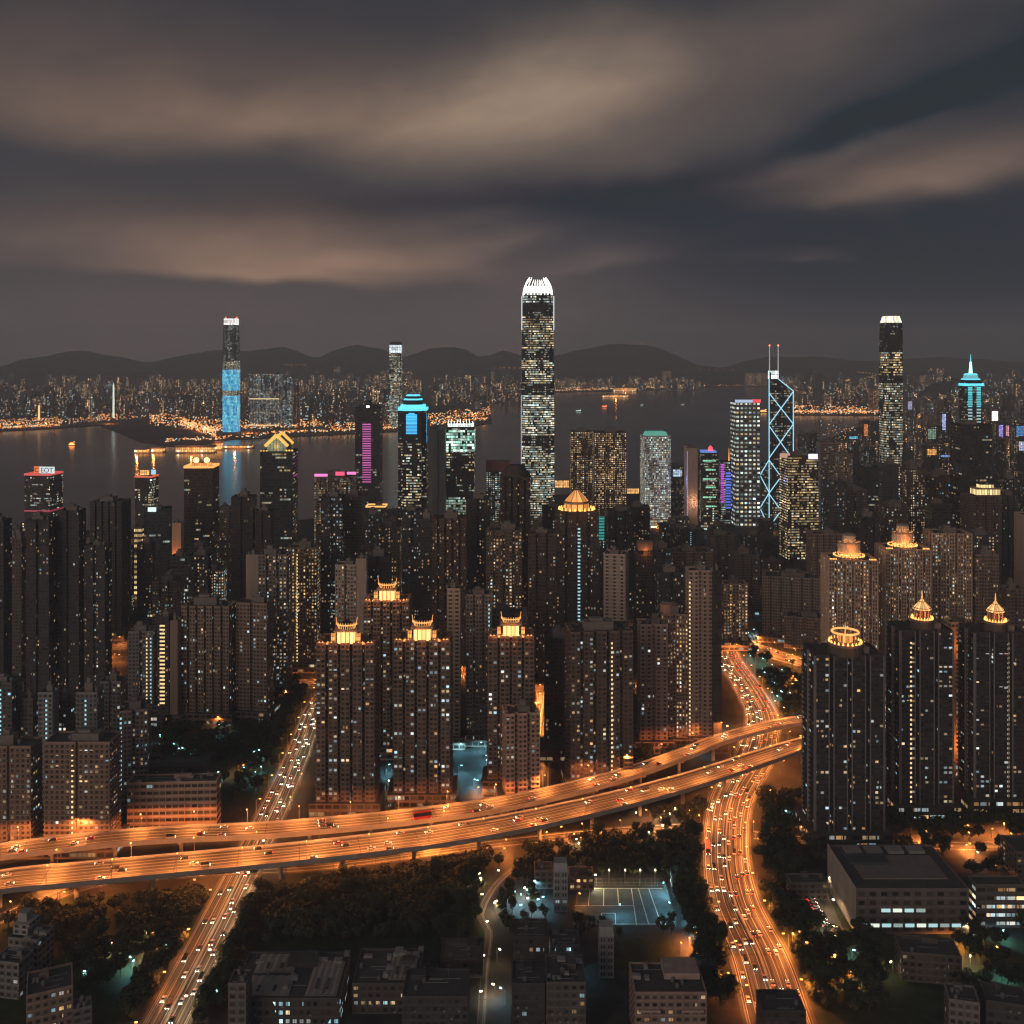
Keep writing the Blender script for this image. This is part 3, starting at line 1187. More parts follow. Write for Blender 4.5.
def notched(a, b, c):
    return [(-a + c, -b), (a - c, -b), (a - c, -b + c), (a, -b + c), (a, b - c), (a - c, b - c), (a - c, b), (-a + c, b), (-a + c, b - c), (-a, b - c), (-a, -b + c), (-a + c, -b + c)]


def scaled(poly, k):
    return [(x * k, y * k) for x, y in poly]


def sectioned(root, poly, d, secs, col, bw=2.6, fh=4.0, mats=None, nf='curtain_wall'):
    """storey groups of one tower: (lower row, upper row, scale below, scale above, window properties)"""
    for (y0, y1, k0, k1, pr) in secs:
        mb = MB()
        z0, z1 = max(0.0, zat(y0, d)), zat(y1, d)
        mb.prism(scaled(poly, k0), z0, z1, bw, fh, 0, 2, 0, tp=scaled(poly, k1))
        mb.build(nf if pr['lit'] > .12 else 'plant_floor', [mats or M_OFF, M_WALL, M_DARK], root, col, pr)


# tallest waterfront tower: set-back shaft and a crown of white-lit curved fins
d = 307200 / (523 - HY)
cx, cyv, w_, dd = fit(521, 554.5, d, 1.0, 0)
T = thing('skyscraper', 'tallest tower of the near waterfront, pale yellow floors under a white crown of curved fins', 'skyscraper', (cx, cyv, 0), 0)
footprints.append((cx, cyv, 45))
nick.append(('the fin-crowned skyscraper', 537, d))
pl = notched(w_ / 2, w_ / 2, w_ * .11)
sectioned(T, pl, d, [(523, 446, 1, 1, fprops(3.2, 4, .35, 1.0, .95, .55)), (446, 436, 1, .995, fprops(.30, 4, .5, 1, .9, .5)),
                     (436, 395, .995, .985, fprops(6, 4, .30, 1.15, .95, .55)), (395, 384, .985, .98, fprops(.14, 4, .3, 1, .9, .5)),
                     (384, 360, .98, .975, fprops(2.4, 6, .55, 1.0, .95, .5)), (360, 349, .975, .97, fprops(.28, 4, .3, 1, .9, .5)),
                     (349, 316, .97, .955, fprops(1.5, 7, .7, 1.0, .95, .5)), (316, 303, .95, .93, fprops(.12, 6, .3, 1, .93, .5)), (303, 293, .92, .87, fprops(.8, 6, .05, 1.0, .93, .55))], (.035, .045, .055))
z0, z1 = zat(293, d), zat(277, d)
a = w_ / 2 * .87
mb = MB()
mb.prism(notched(a * .95, a * .95, a * .2), z0, z0 + 13, 3, 11, 0, 0, 0, tp=notched(a * .80, a * .80, a * .2))
mb.build('crown_screen', emis('crown_floodlit_glass', (1.0, .97, .88), 1.5), T)
M_FIN = emis('fin_lights', (1.0, .98, .92), 2.6)
for side in range(4):
    mb = MB()
    for k in range(9):
        mb = MB()
        f = -1 + k / 4.0
        hk = (z1 - z0) * (1.0 if abs(f) > .6 else .86)
        pts = []
        for q in range(7):
            t_ = q / 6
            r_ = a * (1.0 - .42 * t_ ** 2.2)
            x, y = f * a * (.94 - .40 * t_ ** 2.2), -r_
            for _ in range(side):
                x, y = -y, x
            pts.append((x, y, z0 - 3 + (hk + 3) * t_))
        mb.tube(pts, 1.0, 5, 0, .5)
        mb.build('crown_fin', M_FIN, T)
for s_ in (-1, 1):
    mb = MB()
    mb.box(s_ * a * 1.11 - .8, s_ * a * 1.11 + .8, -a * .95, -a * .85, zat(330, d), zat(296, d), 0)
    mb.build('corner_light', emis('corner_tube_light', (.85, .95, 1.0), .9), T)
mb = MB()
mb.box(-w_ / 2 - .5, -w_ / 2 + .9, -w_ / 2 * .86, -w_ / 2 * .6, zat(480, d), zat(396, d), 0)
mb.build('corner_light', emis('corner_soft_light', (.9, .85, .95), .45), T)

# blue media tower across the water
d = 307200 / (432.5 - HY)
cx, cyv, w_, dd = fit(222, 240.5, d, 1.0, 0)
T = thing('skyscraper', 'tall tower on the far shore with glowing blue media wall and white-lit top', 'skyscraper', (cx, cyv, .6), 0)
nick.append(('the blue media tower', 231, d))
pl = notched(w_ / 2, w_ / 2, w_ * .09)
M_SCR = screen_material('blue_media_wall')
z_a, z_b = 0, zat(399, d)
mb = MB(); mb.prism(scaled(pl, 1.0), 0, zat(396, d), 3.0, 5.0, 0, 2, 0); mb.build('media_wall', [M_SCR, M_WALL, M_DARK], T)
mb = MB(); mb.prism(scaled(pl, 1.0), zat(396, d), zat(391, d), 3.0, 4.0, 0, 2, 0); mb.build('curtain_wall', [M_OFF, M_WALL, M_DARK], T, (.10, .12, .16), fprops(1.6, 2, .55, .9, .9, .6))
mb = MB(); mb.prism(scaled(pl, 1.0), zat(391, d), zat(370, d), 3.0, 5.0, 0, 2, 0); mb.build('media_wall', [M_SCR, M_WALL, M_DARK], T)
sectioned(T, pl, d, [(370, 361, 1, .99, fprops(2.5, 8, .5, .9, .95, .5)), (361, 325, .99, .90, fprops(.35, 7, .0, .8, .95, .45))], (.03, .05, .06))
mb = MB(); mb.prism(scaled(pl, .88), zat(325, d), zat(318.5, d), 5, 9, 0, 2, 0, tp=scaled(pl, .84)); mb.build('crown_screen', [lantern_material('white_lit_crown', (1, .98, .95), 2.0), M_WALL, M_DARK], T)
for s_ in (-1, 1):
    mb = MB(); mb.cyl(s_ * w_ * .38, 0, zat(318.5, d), zat(316.5, d), 1.5, .6, 6); mb.build('aviation_light', emis('red_beacon', (1, .12, .05), 6), T)

# slim lit tower further off across the water
d = 307200 / (427 - HY)
cx, cyv, w_, dd = fit(389, 402.5, d, 1.0, 0)
T = thing('skyscraper', 'slim lit tower with blue-white crown, tallest on the far shore behind the cyan-crowned tower', 'skyscraper', (cx, cyv, .6), 0)
nick.append(('the slim far tower', 395, d))
pl = notched(w_ / 2, w_ / 2, w_ * .12)
sectioned(T, pl, d, [(427, 395, 1, 1, fprops(1.5, 2, .2, .9, .9, .6)), (395, 353, 1, .97, fprops(1.0, 3, .45, 1.0, .9, .6))], (.04, .05, .055), 4, 6)
mb = MB(); mb.prism(scaled(pl, .97), zat(353, d), zat(345, d), 8, 12, 0, 2, 0); mb.build('crown_screen', [lantern_material('blue_white_crown', (.75, .9, 1), 1.8), M_WALL, M_DARK], T)
mb = MB(); mb.prism(scaled(pl, .9), zat(345, d), zat(342, d), 8, 12, 2, 2, 2); mb.build('roof_house', [M_OFF, M_WALL, M_DARK], T)

# cyan-crowned tower
d = 307200 / (560 - HY)
cx, cyv, w_, dd = fit(397.5, 428.5, d, 1.0, 0)
T = thing('skyscraper', 'dark tower with stepped cyan-lit crown and glowing blue panels near its top', 'skyscraper', (cx, cyv, 0), 0)
footprints.append((cx, cyv, 32))
nick.append(('the cyan-crowned tower', 413, d))
a = w_ / 2
pl = notched(a, a, a * .34)
sectioned(T, pl, d, [(560, 443, 1, 1, fprops(.42, 4, .62, 1.2, .95, .5)), (443, 411, 1, 1, fprops(.10, 4, 0, 1, .95, .5))], (.03, .04, .055))
M_CP = stripes_material('cyan_striped_light', (.06, .50, .95), 1.6, .7)
mb = MB(); mb.box(-a * .40, a * .36, -a - .5, -a - .02, zat(434, d), zat(414, d), 0, 4, 2.0); mb.build('light_panel', M_CP, T)
mb = MB(); mb.cyl(-a * .02, -a + 6.0, zat(414, d) - .2, zat(414, d) + 2, a * .38, a * .34, 16, bw=4, fh=2); mb.build('light_panel', M_CP, T)
mb = MB(); mb.box(a * .70, a + .5, -a * .64, -a * .60, zat(443, d), zat(413, d), 0, 4, 2.0); mb.build('light_panel', M_CP, T)
mb = MB(); mb.box(-a - .5, -a * .72, -a * .64, -a * .60, zat(443, d), zat(414, d), 0, 4, 3.0); mb.build('light_panel', stripes_material('cyan_dim_stripes', (.05, .45, .8), .8, .5), T)
M_CR = emis('cyan_ring_light', (.10, .75, .95), 1.3)
for (ya, yb_, k0, k1, mtt) in [(411, 408, 1.0, 1.02, M_CR), (408, 405, .86, .84, M_CR), (405, 400.5, .66, .6, M_DARK), (400.5, 399, .64, .6, M_CR), (399, 396.5, .52, .48, M_DARK), (396.5, 395, .5, .42, M_CR)]:
    mb = MB(); mb.prism(scaled(pl, k0), zat(ya, d), zat(yb_, d), 4, 3, 0, 0, 0, tp=scaled(pl, k1)); mb.build('crown_tier', mtt, T)
mb = MB(); mb.cyl(0, 0, zat(395, d), zat(391, d), 2.0, .4, 8); mb.build('mast', M_METAL, T)

# magenta-striped tower
T, w_, dd, h = office(355, 382.5, 409, 545, 'dark tower with a column of magenta light stripes down its front', NAVY, .10, .6, 1.0, nk='the magenta-striped tower', roofbits=False)
mb = MB(); mb.box(-w_ * .20, w_ * .15, -dd / 2 - .6, -dd / 2 + .02, h * .46, h * .90, 0, 6, 3.7); mb.build('light_column', stripes_material('magenta_stripes', (.80, .16, .55), .75, .5), T)
mb = MB(); mb.box(-w_ * .36, w_ * .36, -dd * .36, dd * .36, h, h + 6, 0); mb.cyl(0, 0, h + 6, h + 13, w_ * .14, w_ * .10, 10); mb.build('roof_house', M_DARK, T)
mb = MB(); mb.box(-w_ * .06, w_ * .06, -dd * .37, -dd * .36, h + 1, h + 5, 0); mb.build('lit_sign', M_WHT, T)

# pale windowless-looking slab
T, w_, dd, h = apartment(428, 446.5, 430, 550, 'plain beige concrete slab tower beside the cyan-crowned tower', (.36, .32, .30), 0, 0, 1, 1.2, 0, blank=(0, 1, 3), nk='the plain beige slab', bw=5)
mb = MB(); mb.box(w_ * .04, w_ * .16, -dd / 2 - .6, -dd / 2 + .02, 0, h, 0); mb.build('wall_rib', M_WALL, T, (.22, .20, .19))


def top_whitecrown(root, w_, d, h, r):
    a, b = w_ / 2, d / 2
    m_ = lantern_material('white_green_crown', (.82, 1, .90), 2.6)
    mb = MB(); mb.box(-a * .92, a * .92, -b * .92, b * .92, h, h + 7, 0, 4, 3.5); mb.build('crown_screen', m_, root)
    mb = MB()
    for k in range(9):
        x = -a * .9 + k * a * .225
        mb.tube([(x, -b * .9, h + 5), (x * .96, -b * .88, h + 12 + 2 * math.sin(k * 2.1))], .7, 5, 0, .3)
    mb.build('crown_fin', M_FIN, root)


d = 307200 / (548 - HY)
T, w_, dd, h = office(446.5, 475, 428, 548, 'glass tower with bright white-green crown and green-lit lower floors', (.05, .07, .07), .25, .6, 1.3, nk='the white-crowned glass tower', top=top_whitecrown, podium=False)
for (ya, yb_, pr, cc) in [(452, 430, fprops(2.6, 3, .0, 1.8, .9, .75), 0), (528, 497, fprops(2.5, 2, .12, .8, .9, .7), 0)]:
    mb = MB(); z0, z1 = zat(ya, d), zat(yb_, d)
    mb.prism([(-w_ / 2 - .4, -dd / 2 - .4), (w_ / 2 + .4, -dd / 2 - .4), (w_ / 2 + .4, dd / 2 + .4), (-w_ / 2 - .4, dd / 2 + .4)], z0, z1, 3.5, 4, 0, 1, 0)
    mb.build('lit_storeys', [facade_material('green_white_storeys', (1, .8, .4), (1, .9, .6), (.30, .85, .62), (.80, 1.0, .88)), M_WALL], T, (.12, .16, .15), pr)

# gold-gabled tower
office(260, 298, 453, 600, 'dark teal tower with gold-lit gable and parapet on top', TEAL, .17, .72, 1.3, nk='the gold-gabled tower', top=crown_gable, rot=2)
# globe-lamp tower
office(184, 219, 470, 592, 'brown office tower topped by two glowing globes and an amber cornice', (.07, .055, .05), .10, .75, 1.3, nk='the globe-topped tower', top=crown_globes, rot=3, grp=3)
# red rim tower with the sign
T, w_, dd, h = office(24.5, 63, 477, 531, 'red-rimmed office tower with white and orange rooftop sign', (.085, .07, .065), .20, .35, 1.4, nk='the red-rimmed sign tower', top=rim('red_rim_light', (1.0, .10, .10), .75, 3.2), rot=-6)
mb = MB(); mb.ring([(-w_ / 2 - .6, -dd / 2 - .6), (w_ / 2 + .6, -dd / 2 - .6), (w_ / 2 + .6, dd / 2 + .6), (-w_ / 2 - .6, dd / 2 + .6)], h * .35, h * .35 + 3, .96); mb.build('lit_rim', emis('red_rim_dim', (1, .05, .12), .28), T)
dS = 307200 / (531 - HY) + 8
M_ORS = emis('orange_sign_face', (1.0, .20, .04), .9)
M_WSN = emis('white_sign_face', (.80, .95, .95), .95)
M_GLY = plain('sign_glyph', (.25, .03, .02), .6)
sgn = sign_panel('orange and white rooftop sign on the red-rimmed tower', 44.5, 470, 21, 6.6, dS, M_WSN, rot=R(-6))
wS, hS = 21 * dS / 1024, 6.6 * dS / 1024
mb = MB(); mb.box(-wS / 2 - .3, -wS * .24, -.9, .9, -.2, hS + .3, 0); mb.build('emblem_panel', M_ORS, sgn)
mb = MB(); mb.tube([(-wS * .37 + 3.2 * math.cos(k * .45 + .9), -1.0, hS * .5 + 3.2 * math.sin(k * .45 + .9)) for k in range(11)], .7, 5); mb.build('emblem', M_GLY, sgn)
text_part(sgn, 'EOT', (wS * .13, -.7, hS * .12), hS * 1.05, plain('sign_letters', (.10, .22, .28), .6))

T, w_, dd, h = office(135, 158.5, 479, 545, 'slim office tower with orange-red rim and amber and blue roof signs', (.05, .06, .075), .22, .55, 1.3, nk='the slim orange-rimmed tower', top=rim('orange_rim_light', (1.0, .16, .06), .8, 2.2), rot=-5)
dS = 307200 / (545 - HY) + 6
sign_panel('amber rooftop sign on the slim orange-rimmed tower', 144.5, 472.5, 9, 5, dS, lantern_material('amber_sign_face', (1, .50, .13), 1.7))
sign_panel('small blue rooftop sign beside the amber one', 153.5, 472, 4.5, 4.6, dS, emis('blue_sign_face', (.30, .65, 1.0), 1.2))
# hotel with magenta letters
T, w_, dd, h = apartment(314, 357, 478, 575, 'grey hotel block with magenta lettering strips on its roof', (.24, .20, .18), .8, .85, .55, .7, 0, name='hotel', cat='hotel', nk='the magenta-lettered hotel', bw=4, ww=.7, wh=.55)
dS = 307200 / (575 - HY)
sign_panel('left magenta neon strip on the grey hotel', 321, 475.2, 13, 2.6, dS, emis('magenta_sign', (1.0, .22, .62), 1.3))
sign_panel('red and magenta neon strip at the middle of the hotel roof', 340, 473.6, 9, 3.8, dS, emis('crimson_sign', (1.0, .10, .22), 1.1))
sign_panel('right magenta neon strip on the grey hotel', 351.5, 473.2, 9, 2.6, dS, emis('magenta_sign', (1.0, .22, .62), 1.3))

# twin-volume amber hotel
T, w_, dd, h = apartment(570, 592, 432, 528, 'left half of the amber-lit twin hotel, dark rounded roof edge', (.11, .085, .065), 1.1, .95, 1.15, 1.0, 0, name='hotel', cat='hotel', bw=3.6, fh=3.6, ww=.62, wh=.5, podium=False)
T, w_, dd, h = apartment(592.3, 626.5, 433, 528, 'right half of the amber-lit twin hotel, wider and brighter', (.11, .085, .065), 1.2, .95, 1.25, .8, 0, name='hotel', cat='hotel', nk='the amber twin hotel', bw=3.6, fh=3.6, ww=.62, wh=.5, podium=False)
# pale office with green roof
T, w_, dd, h = office(640, 671, 437, 528, 'pale lit office block with teal-green lit roof', (.58, .55, .53), 4.0, .15, .95, .8, 6, 2.6, 3.6, .62, .62, 1, 'the green-roofed pale office', roofbits=False)
mb = MB(); mb.prism([(-w_ * .42, -dd * .42), (w_ * .42, -dd * .42), (w_ * .42, dd * .42), (-w_ * .42, dd * .42)], h + .3, h + 8, 3, 8, 0, 0, 0, tp=scaled([(-w_ * .42, -dd * .42), (w_ * .42, -dd * .42), (w_ * .42, dd * .42), (-w_ * .42, dd * .42)], .82)); mb.build('lit_roof', emis('teal_green_roof', (.10, .62, .48), .55), T)
# pink slab + green floors + red beacon
T, w_, dd, h = apartment(684, 697.5, 449, 530, 'narrow pink slab tower edged with blue light', (.50, .36, .30), .05, .6, 1, 2.2, 0, blank=(0, 3), nk='the narrow pink slab', bw=4)
lamp(T, (-w_ / 2 - 9, -dd * .3, h * .6), (.25, .35, 1), 9000, 1)
lamp(T, (3, -dd / 2 - 12, h * .35), (1, .6, .35), 12000, 1)
mb = MB(); mb.box(-w_ / 2 - .9, -w_ / 2 - .1, -dd / 2 - .3, -dd / 2 + .8, h * .05, h * .97, 0); mb.build('edge_light', emis('blue_edge_light', (.35, .35, 1.0), .8), T)
T, w_, dd, h = office(697.8, 718.5, 454, 530, 'dark tower with green-lit floors and a red beacon on its roof', (.03, .045, .045), .3, .4, 1.0, nk='the red-beacon tower', roofbits=False)
for k, z in enumerate((.90, .78, .66, .55, .42, .30, .06)):
    mb = MB(); mb.box(-w_ * (.22 if k % 2 else .38), w_ * .34, -dd / 2 - .25, -dd / 2 + .02, h * z, h * z + 3.0, 0, 2, 3); mb.build('lit_floor', lantern_material('green_lit_floor', (.28, .95, .62), .95) if k == 0 else bpy.data.materials['green_lit_floor'], T)
mb = MB(); mb.box(-w_ * .4, w_ * .4, -dd * .45, dd * .4, h + .3, h + 5, 0); mb.build('roof_light_box', emis('blue_roof_light', (.15, .35, 1.0), .7), T)
mb = MB()
for k in range(6):
    z0, z1 = k * 1.4, (k + 1) * 1.4
    mb.cyl(w_ * .1, -dd * .2, h + 5 + z0, h + 5 + z1, math.sqrt(max(.2, 46 - (z0 - 1) ** 2)) * .62, math.sqrt(max(.2, 46 - (z1 - 1) ** 2)) * .62 if k < 5 else .4, 12)
mb.build('beacon', emis('red_beacon_dome', (1.0, .06, .08), 2.2), T)
T, w_, dd, h = office(719, 731.5, 462, 524, 'slim building glowing with purple and blue neon, thin spire', (.04, .03, .08), .6, .1, .7, nk='the purple neon building', roofbits=False, podium=False)
mb = MB(); mb.box(-w_ / 2 - .3, -w_ * .2, -dd / 2 - .7, -dd / 2 - .1, h * .35, h * .98, 0, 2, 4); mb.build('neon_panel', stripes_material('purple_neon', (.75, .10, .85), .9, .7), T)
mb = MB(); mb.box(-w_ * .05, w_ * .42, -dd / 2 - .7, -dd / 2 - .1, h * .25, h * .85, 0, 2, 5); mb.build('neon_panel', stripes_material('blue_neon', (.12, .22, 1.0), .9, .6), T)
mb = MB(); mb.tube([(w_ * .35, 0, h), (w_ * .35, 0, h + 24)], 1.2, 6, 0, .2); mb.build('spire', M_AMBS, T)

# tower of white dots
T, w_, dd, h = office(730.5, 760.5, 402, 527, 'grey tower covered by a regular grid of white lights, red and white sign on top', (.16, .16, .17), 9, .2, 1.3, .95, 0, 7.2, 7.5, .58, .42, 1, 'the white-grid tower', roofbits=False, podium=False)
mb = MB(); mb.box(-w_ / 2 - .5, w_ * .18, -dd / 2 - .8, -dd / 2 + 2, h - 1, h + 3.8, 0); mb.build('sign_face', emis('pale_blue_sign', (.55, .72, 1.0), .8), T)
mb = MB(); mb.box(w_ * .18, w_ / 2 + .5, -dd / 2 - .8, -dd / 2 + 2, h - 1, h + 4.6, 0); mb.build('sign_face', emis('red_sign', (1.0, .06, .07), 1.0), T)

# prism tower with lit cross bracing and twin masts
d = 307200 / (528 - HY)
X = lambda px, dd_=0: (px - 512) * (d + dd_) / 1024.0
Z = lambda py, dd_=0: zat(py, d + dd_)
T = thing('skyscraper', 'glass prism tower with white-blue lit cross bracing and twin masts', 'skyscraper', (X(769), d, 0), 0)
footprints.append((X(778), d + 25, 34))
nick.append(('the cross-braced prism tower', 777, d))
x0 = X(769)
A = (0.0, 0.0)
B = (X(793.2, 12) - x0, 12.0)
Dl = (X(760, 26) - x0, 26.0)
Cc = (B[0] + Dl[0], 38.0)
pr = fprops(.3, 5, .55, .9, .95, .5)
mb = MB(); mb.prism([A, B, Cc, Dl], 0, Z(463), 2.8, 4, 0, 2, 0); mb.build('lower_prism', [M_OFF, M_WALL, M_DARK], T, (.03, .04, .05), pr)
mb = MB()
zt = {0: Z(371), 1: Z(391, 12), 2: Z(385, 40)}
tri = [A, B, (Cc[0] * .5 + 4, 34.0)]
zb = Z(463)
for i in range(3):
    j = (i + 1) % 3
    k = max(1, round(math.hypot(tri[i][0] - tri[j][0], tri[i][1] - tri[j][1]) / 2.8))
    mb.face([(*tri[i], zb), (*tri[j], zb), (*tri[j], zt[j]), (*tri[i], zt[i])], [(i * 40, 0), (i * 40 + k, 0), (i * 40 + k, (zt[j] - zb) / 4), (i * 40, (zt[i] - zb) / 4)], 0)
mb.face([(*tri[i], zt[i]) for i in range(3)], None, 2)
mb.build('upper_prism', [M_OFF, M_WALL, M_DARK], T, (.03, .04, .05), fprops(.28, 5, .6, .8, .95, .5))
M_LIN = emis('brace_light', (.36, .78, 1.0), 1.35)


def pA(f, py):      # along the right face, f = 0 at the near edge
    return (B[0] * f, B[1] * f - .9, Z(py, 12 * f))


def pL(f, py):
    return (Dl[0] * f - .3, Dl[1] * f - .9, Z(py, 26 * f))


for seg in [[pA(0, 371), pA(0, 528)], [pA(1, 391), pA(1, 528)], [pA(.33, 378), pA(1, 391)], [pA(0, 393), pA(1, 424)], [pA(1, 391.5), pA(0, 424.5)], [pA(0, 426), pA(1, 460)], [pA(1, 424), pA(0, 458)],
            [pA(0, 460), pA(1, 494)], [pA(1, 460), pA(0, 493)], [pA(0, 494), pA(1, 527)], [pA(1, 494), pA(0, 527)],
            [pL(0, 460), pL(1, 475)], [pL(1, 475), pL(0, 492)], [pL(0, 493), pL(1, 508)], [pL(1, 508), pL(0, 527)]]:
    mb = MB(); mb.tube(seg, .70, 6); mb.build('brace', M_LIN, T)
mb = MB(); mb.box(0.6, B[0] * .38, 1, 9, Z(379), Z(370.5), 0, 3, 6); mb.build('lit_mast_base', lantern_material('white_lit_box', (.85, .97, 1.0), 2.2), T)
for f in (.03, .36):
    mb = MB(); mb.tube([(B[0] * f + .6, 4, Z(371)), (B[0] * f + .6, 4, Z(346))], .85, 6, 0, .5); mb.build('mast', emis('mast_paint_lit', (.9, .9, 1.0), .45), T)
    mb = MB(); mb.cyl(B[0] * f + .6, 4, Z(346), Z(344.6), 1.4, .8, 8); mb.build('aviation_light', emis('red_beacon', (1, .12, .05), 6), T)

# gold-lit office in front
T, w_, dd, h = office(779.5, 818.5, 457, 560, 'golden-lit office block with red and white roof signs', (.09, .07, .05), 1.15, .92, .9, .8, 4, 2.8, 3.8, .95, .5, 4, 'the golden office block', podium=False)
dS = 307200 / (560 - HY)
sign_panel('pale rooftop sign at the left end of the golden office block', 785, 455.5, 10, 4.4, dS + 2, emis('dim_salmon_sign', (1.0, .55, .42), .55))
sign_panel('bright white and blue rooftop sign on the golden office block', 813, 456.5, 9, 5, dS + 2, emis('blue_white_sign', (.80, .88, 1.0), 1.6))

# tall chamfer-crowned tower at the right
d = 307200 / (531 - HY)
cx, cyv, w_, dd = fit(878.5, 903.5, d, 1.0, 0)
T = thing('skyscraper', 'tall tower at the right with warm flat crown and pale lit lower half', 'skyscraper', (cx, cyv, 0), 0)
footprints.append((cx, cyv, 34)); nick.append(('the flat-crowned tall tower', 891, d))
pl = notched(w_ / 2, w_ / 2, w_ * .10)
sectioned(T, pl, d, [(531, 383, 1, 1, fprops(3.2, 2, .5, .8, .85, .55)), (383, 376, 1, 1, fprops(.1, 4, .3, 1, .9, .5)), (376, 354, 1, 1, fprops(.95, 4, .85, 1.2, .93, .55)),
                     (354, 352, 1, 1, fprops(9, 9, .4, .6, .97, .6)), (352, 323, 1, .97, fprops(.22, 6, .6, .8, .93, .5))], (.045, .045, .05))
mb = MB(); mb.prism(scaled(pl, .95), zat(323, d), zat(315.5, d), 3, 13, 0, 2, 0, tp=scaled(pl, .72)); mb.build('crown_screen', [lantern_material('warm_lit_crown', (1.0, .86, .66), 1.9), M_WALL, M_DARK], T)

# cyan-columned tower with spire
d = 307200 / (542 - HY)
cx, cyv, w_, dd = fit(957.5, 984, d, .95, 0)
T = thing('skyscraper', 'tower with glowing cyan window columns, tiered cyan crown and spire', 'skyscraper', (cx, cyv, 0), 0)
footprints.append((cx, cyv, 30)); nick.append(('the cyan-columned spire tower', 970, d))
a = w_ / 2
pl = notched(a * .93, a * .9, a * .25)
sectioned(T, pl, d, [(542, 386, 1, 1, fprops(.25, 4, .4, .8, .9, .5))], (.04, .05, .055))
M_CC = stripes_material('cyan_window_stripe', (.12, .75, .85), 1.0, .72)
M_CC2 = stripes_material('pale_window_stripe', (.55, .85, .85), .8, .5)
for s_ in (-1, 1):
    mb = MB(); mb.box(s_ * a * .46 - a * .22, s_ * a * .46 + a * .22, -a * .9 - .6, -a * .9 - .02, zat(407, d), zat(386.5, d), 0, 3, 2.6); mb.build('window_column', M_CC, T)
    mb = MB(); mb.box(s_ * a * .46 - a * .22, s_ * a * .46 + a * .22, -a * .9 - .6, -a * .9 - .02, zat(426, d), zat(407.3, d), 0, 3, 4.6); mb.build('window_column', M_CC2, T)
for (ya, yb_, k0, k1, mtt) in [(386, 383.5, 1.08, 1.08, M_CR), (383.5, 380, .96, .84, M_DARK), (380, 378.8, .88, .84, M_CR), (378.8, 375, .72, .60, emis('cyan_lit_tier', (.20, .72, .80), .6)), (375, 373.5, .66, .5, M_CR)]:
    mb = MB(); mb.prism(scaled(pl, k0), zat(ya, d), zat(yb_, d), 4, 3, 0, 0, 0, tp=scaled(pl, k1)); mb.build('crown_tier', mtt, T)
mb = MB(); mb.cyl(0, 0, zat(373.5, d), zat(362, d), 3.2, 1.6, 8); mb.build('lantern', emis('cyan_lantern', (.50, .95, 1.0), 1.9), T)
mb = MB(); mb.tube([(0, 0, zat(362, d)), (0, 0, zat(354, d))], .9, 6, 0, .2); mb.build('spire', M_CR, T)
for s_ in (-1, 1):
    mb = MB(); mb.cyl(s_ * a * .98, -a * .8, zat(386, d), zat(383, d), 1.8, 1.2, 8); mb.build('corner_light', M_CR, T)
office(950, 992, 426, 590, 'broad dark office block below the cyan-columned spire tower', (.035, .037, .042), .12, .7, 1.2, nk='the broad dark block')


# ------------------------------------------------------------------ residential and office blocks of the near city, front to back
A_, O_ = apartment, office
DG = (.12, .115, .115)
WARMB = (.27, .19, .145)
# left foreground
A_(-14, 42, 748, 856, 'brown balcony block cut by the left edge behind the flyover', WARMB, .16, .65, 1.6, .55, 0, ledge='all', nwin=24, bayw=17, gap=1.6, dep=1.5, nk='the left-edge balcony block')
A_(44, 121, 744, 856, 'broad brown balcony block behind the flyover with a dotted line of stair lights', WARMB, .15, .6, 1.6, .45, 0, ledge='all', nwin=46, strips=[(.43, False)], bayw=17, gap=1.6, dep=1.5, nk='the broad balcony block')
A_(-12, 22, 684, 780, 'grey slab at the left edge with a cyan stair light strip', DG, .12, .4, 1.4, .9, 0, strips=[(.52, True, .1)], nwin=10)
A_(20, 38, 700, 775, 'low dark block squeezed between two cyan-striped grey slabs', DG, .22, .4, 1.3, .9, 0, nwin=8)
A_(38, 59, 694, 800, 'grey slab with a dotted cyan stair strip near its right side', (.22, .225, .23), .05, .4, 1.2, 1.0, 0, strips=[(.57, True, .25)], blank=(1, 3))
A_(58, 76, 700, 790, 'dark stepped block with balconies behind the broad balcony block', DG, .15, .5, 1.2, .9, 0, nwin=8, ledge='all')
A_(76, 104, 694, 800, 'grey block with balcony rails left of a cyan stair strip', (.19, .195, .20), .06, .3, 1.2, .8, 0, ledge='alt', strips=[(.45, True, .3)])
A_(100, 127, 683, 775, 'low pale-roofed block behind the cyan-striped grey slabs', (.22, .2, .19), .15, .8, 1.4, .8, 0, nwin=8)
A_(119, 151, 713, 805, 'block with a cyan stair strip on its left corner and a tan side wall', (.25, .20, .175), .22, .25, 1.6, 1.1, 14, strips=[(.06, True)], nwin=18, nk='the tan-sided block')
A_(128, 158, 633, 716, 'grey tower with two dotted strips of pale green lights', (.21, .20, .20), .10, .5, 1.3, .8, 6, strips=[(.74, False), (.90, True)], nk='the green-dotted grey tower')
A_(157, 173, 618, 726, 'narrow dark tower with a stack of wide amber windows', (.08, .075, .075), .3, .8, 1.6, 1.1, 0, grp=2, strips=[(.45, False, 0.1, .97, 4.0, 5)])
# brown long block by the park
A_(170, 181, 622, 726, 'narrow brown wing at the left end of the long brown block', WARMB, .03, .6, 1.2, 1.4, 0, blank=(0, 1, 3))
A_(181, 237, 608, 724, 'middle section of the long brown block above the park', WARMB, .14, .45, 1.8, .5, -4, nwin=46, bayw=7, nk='the long brown block')
A_(236, 274, 605, 722, 'right section of the long brown block with plain brown end walls', WARMB, .12, .4, 1.8, .6, -8, nwin=24, bayw=12)
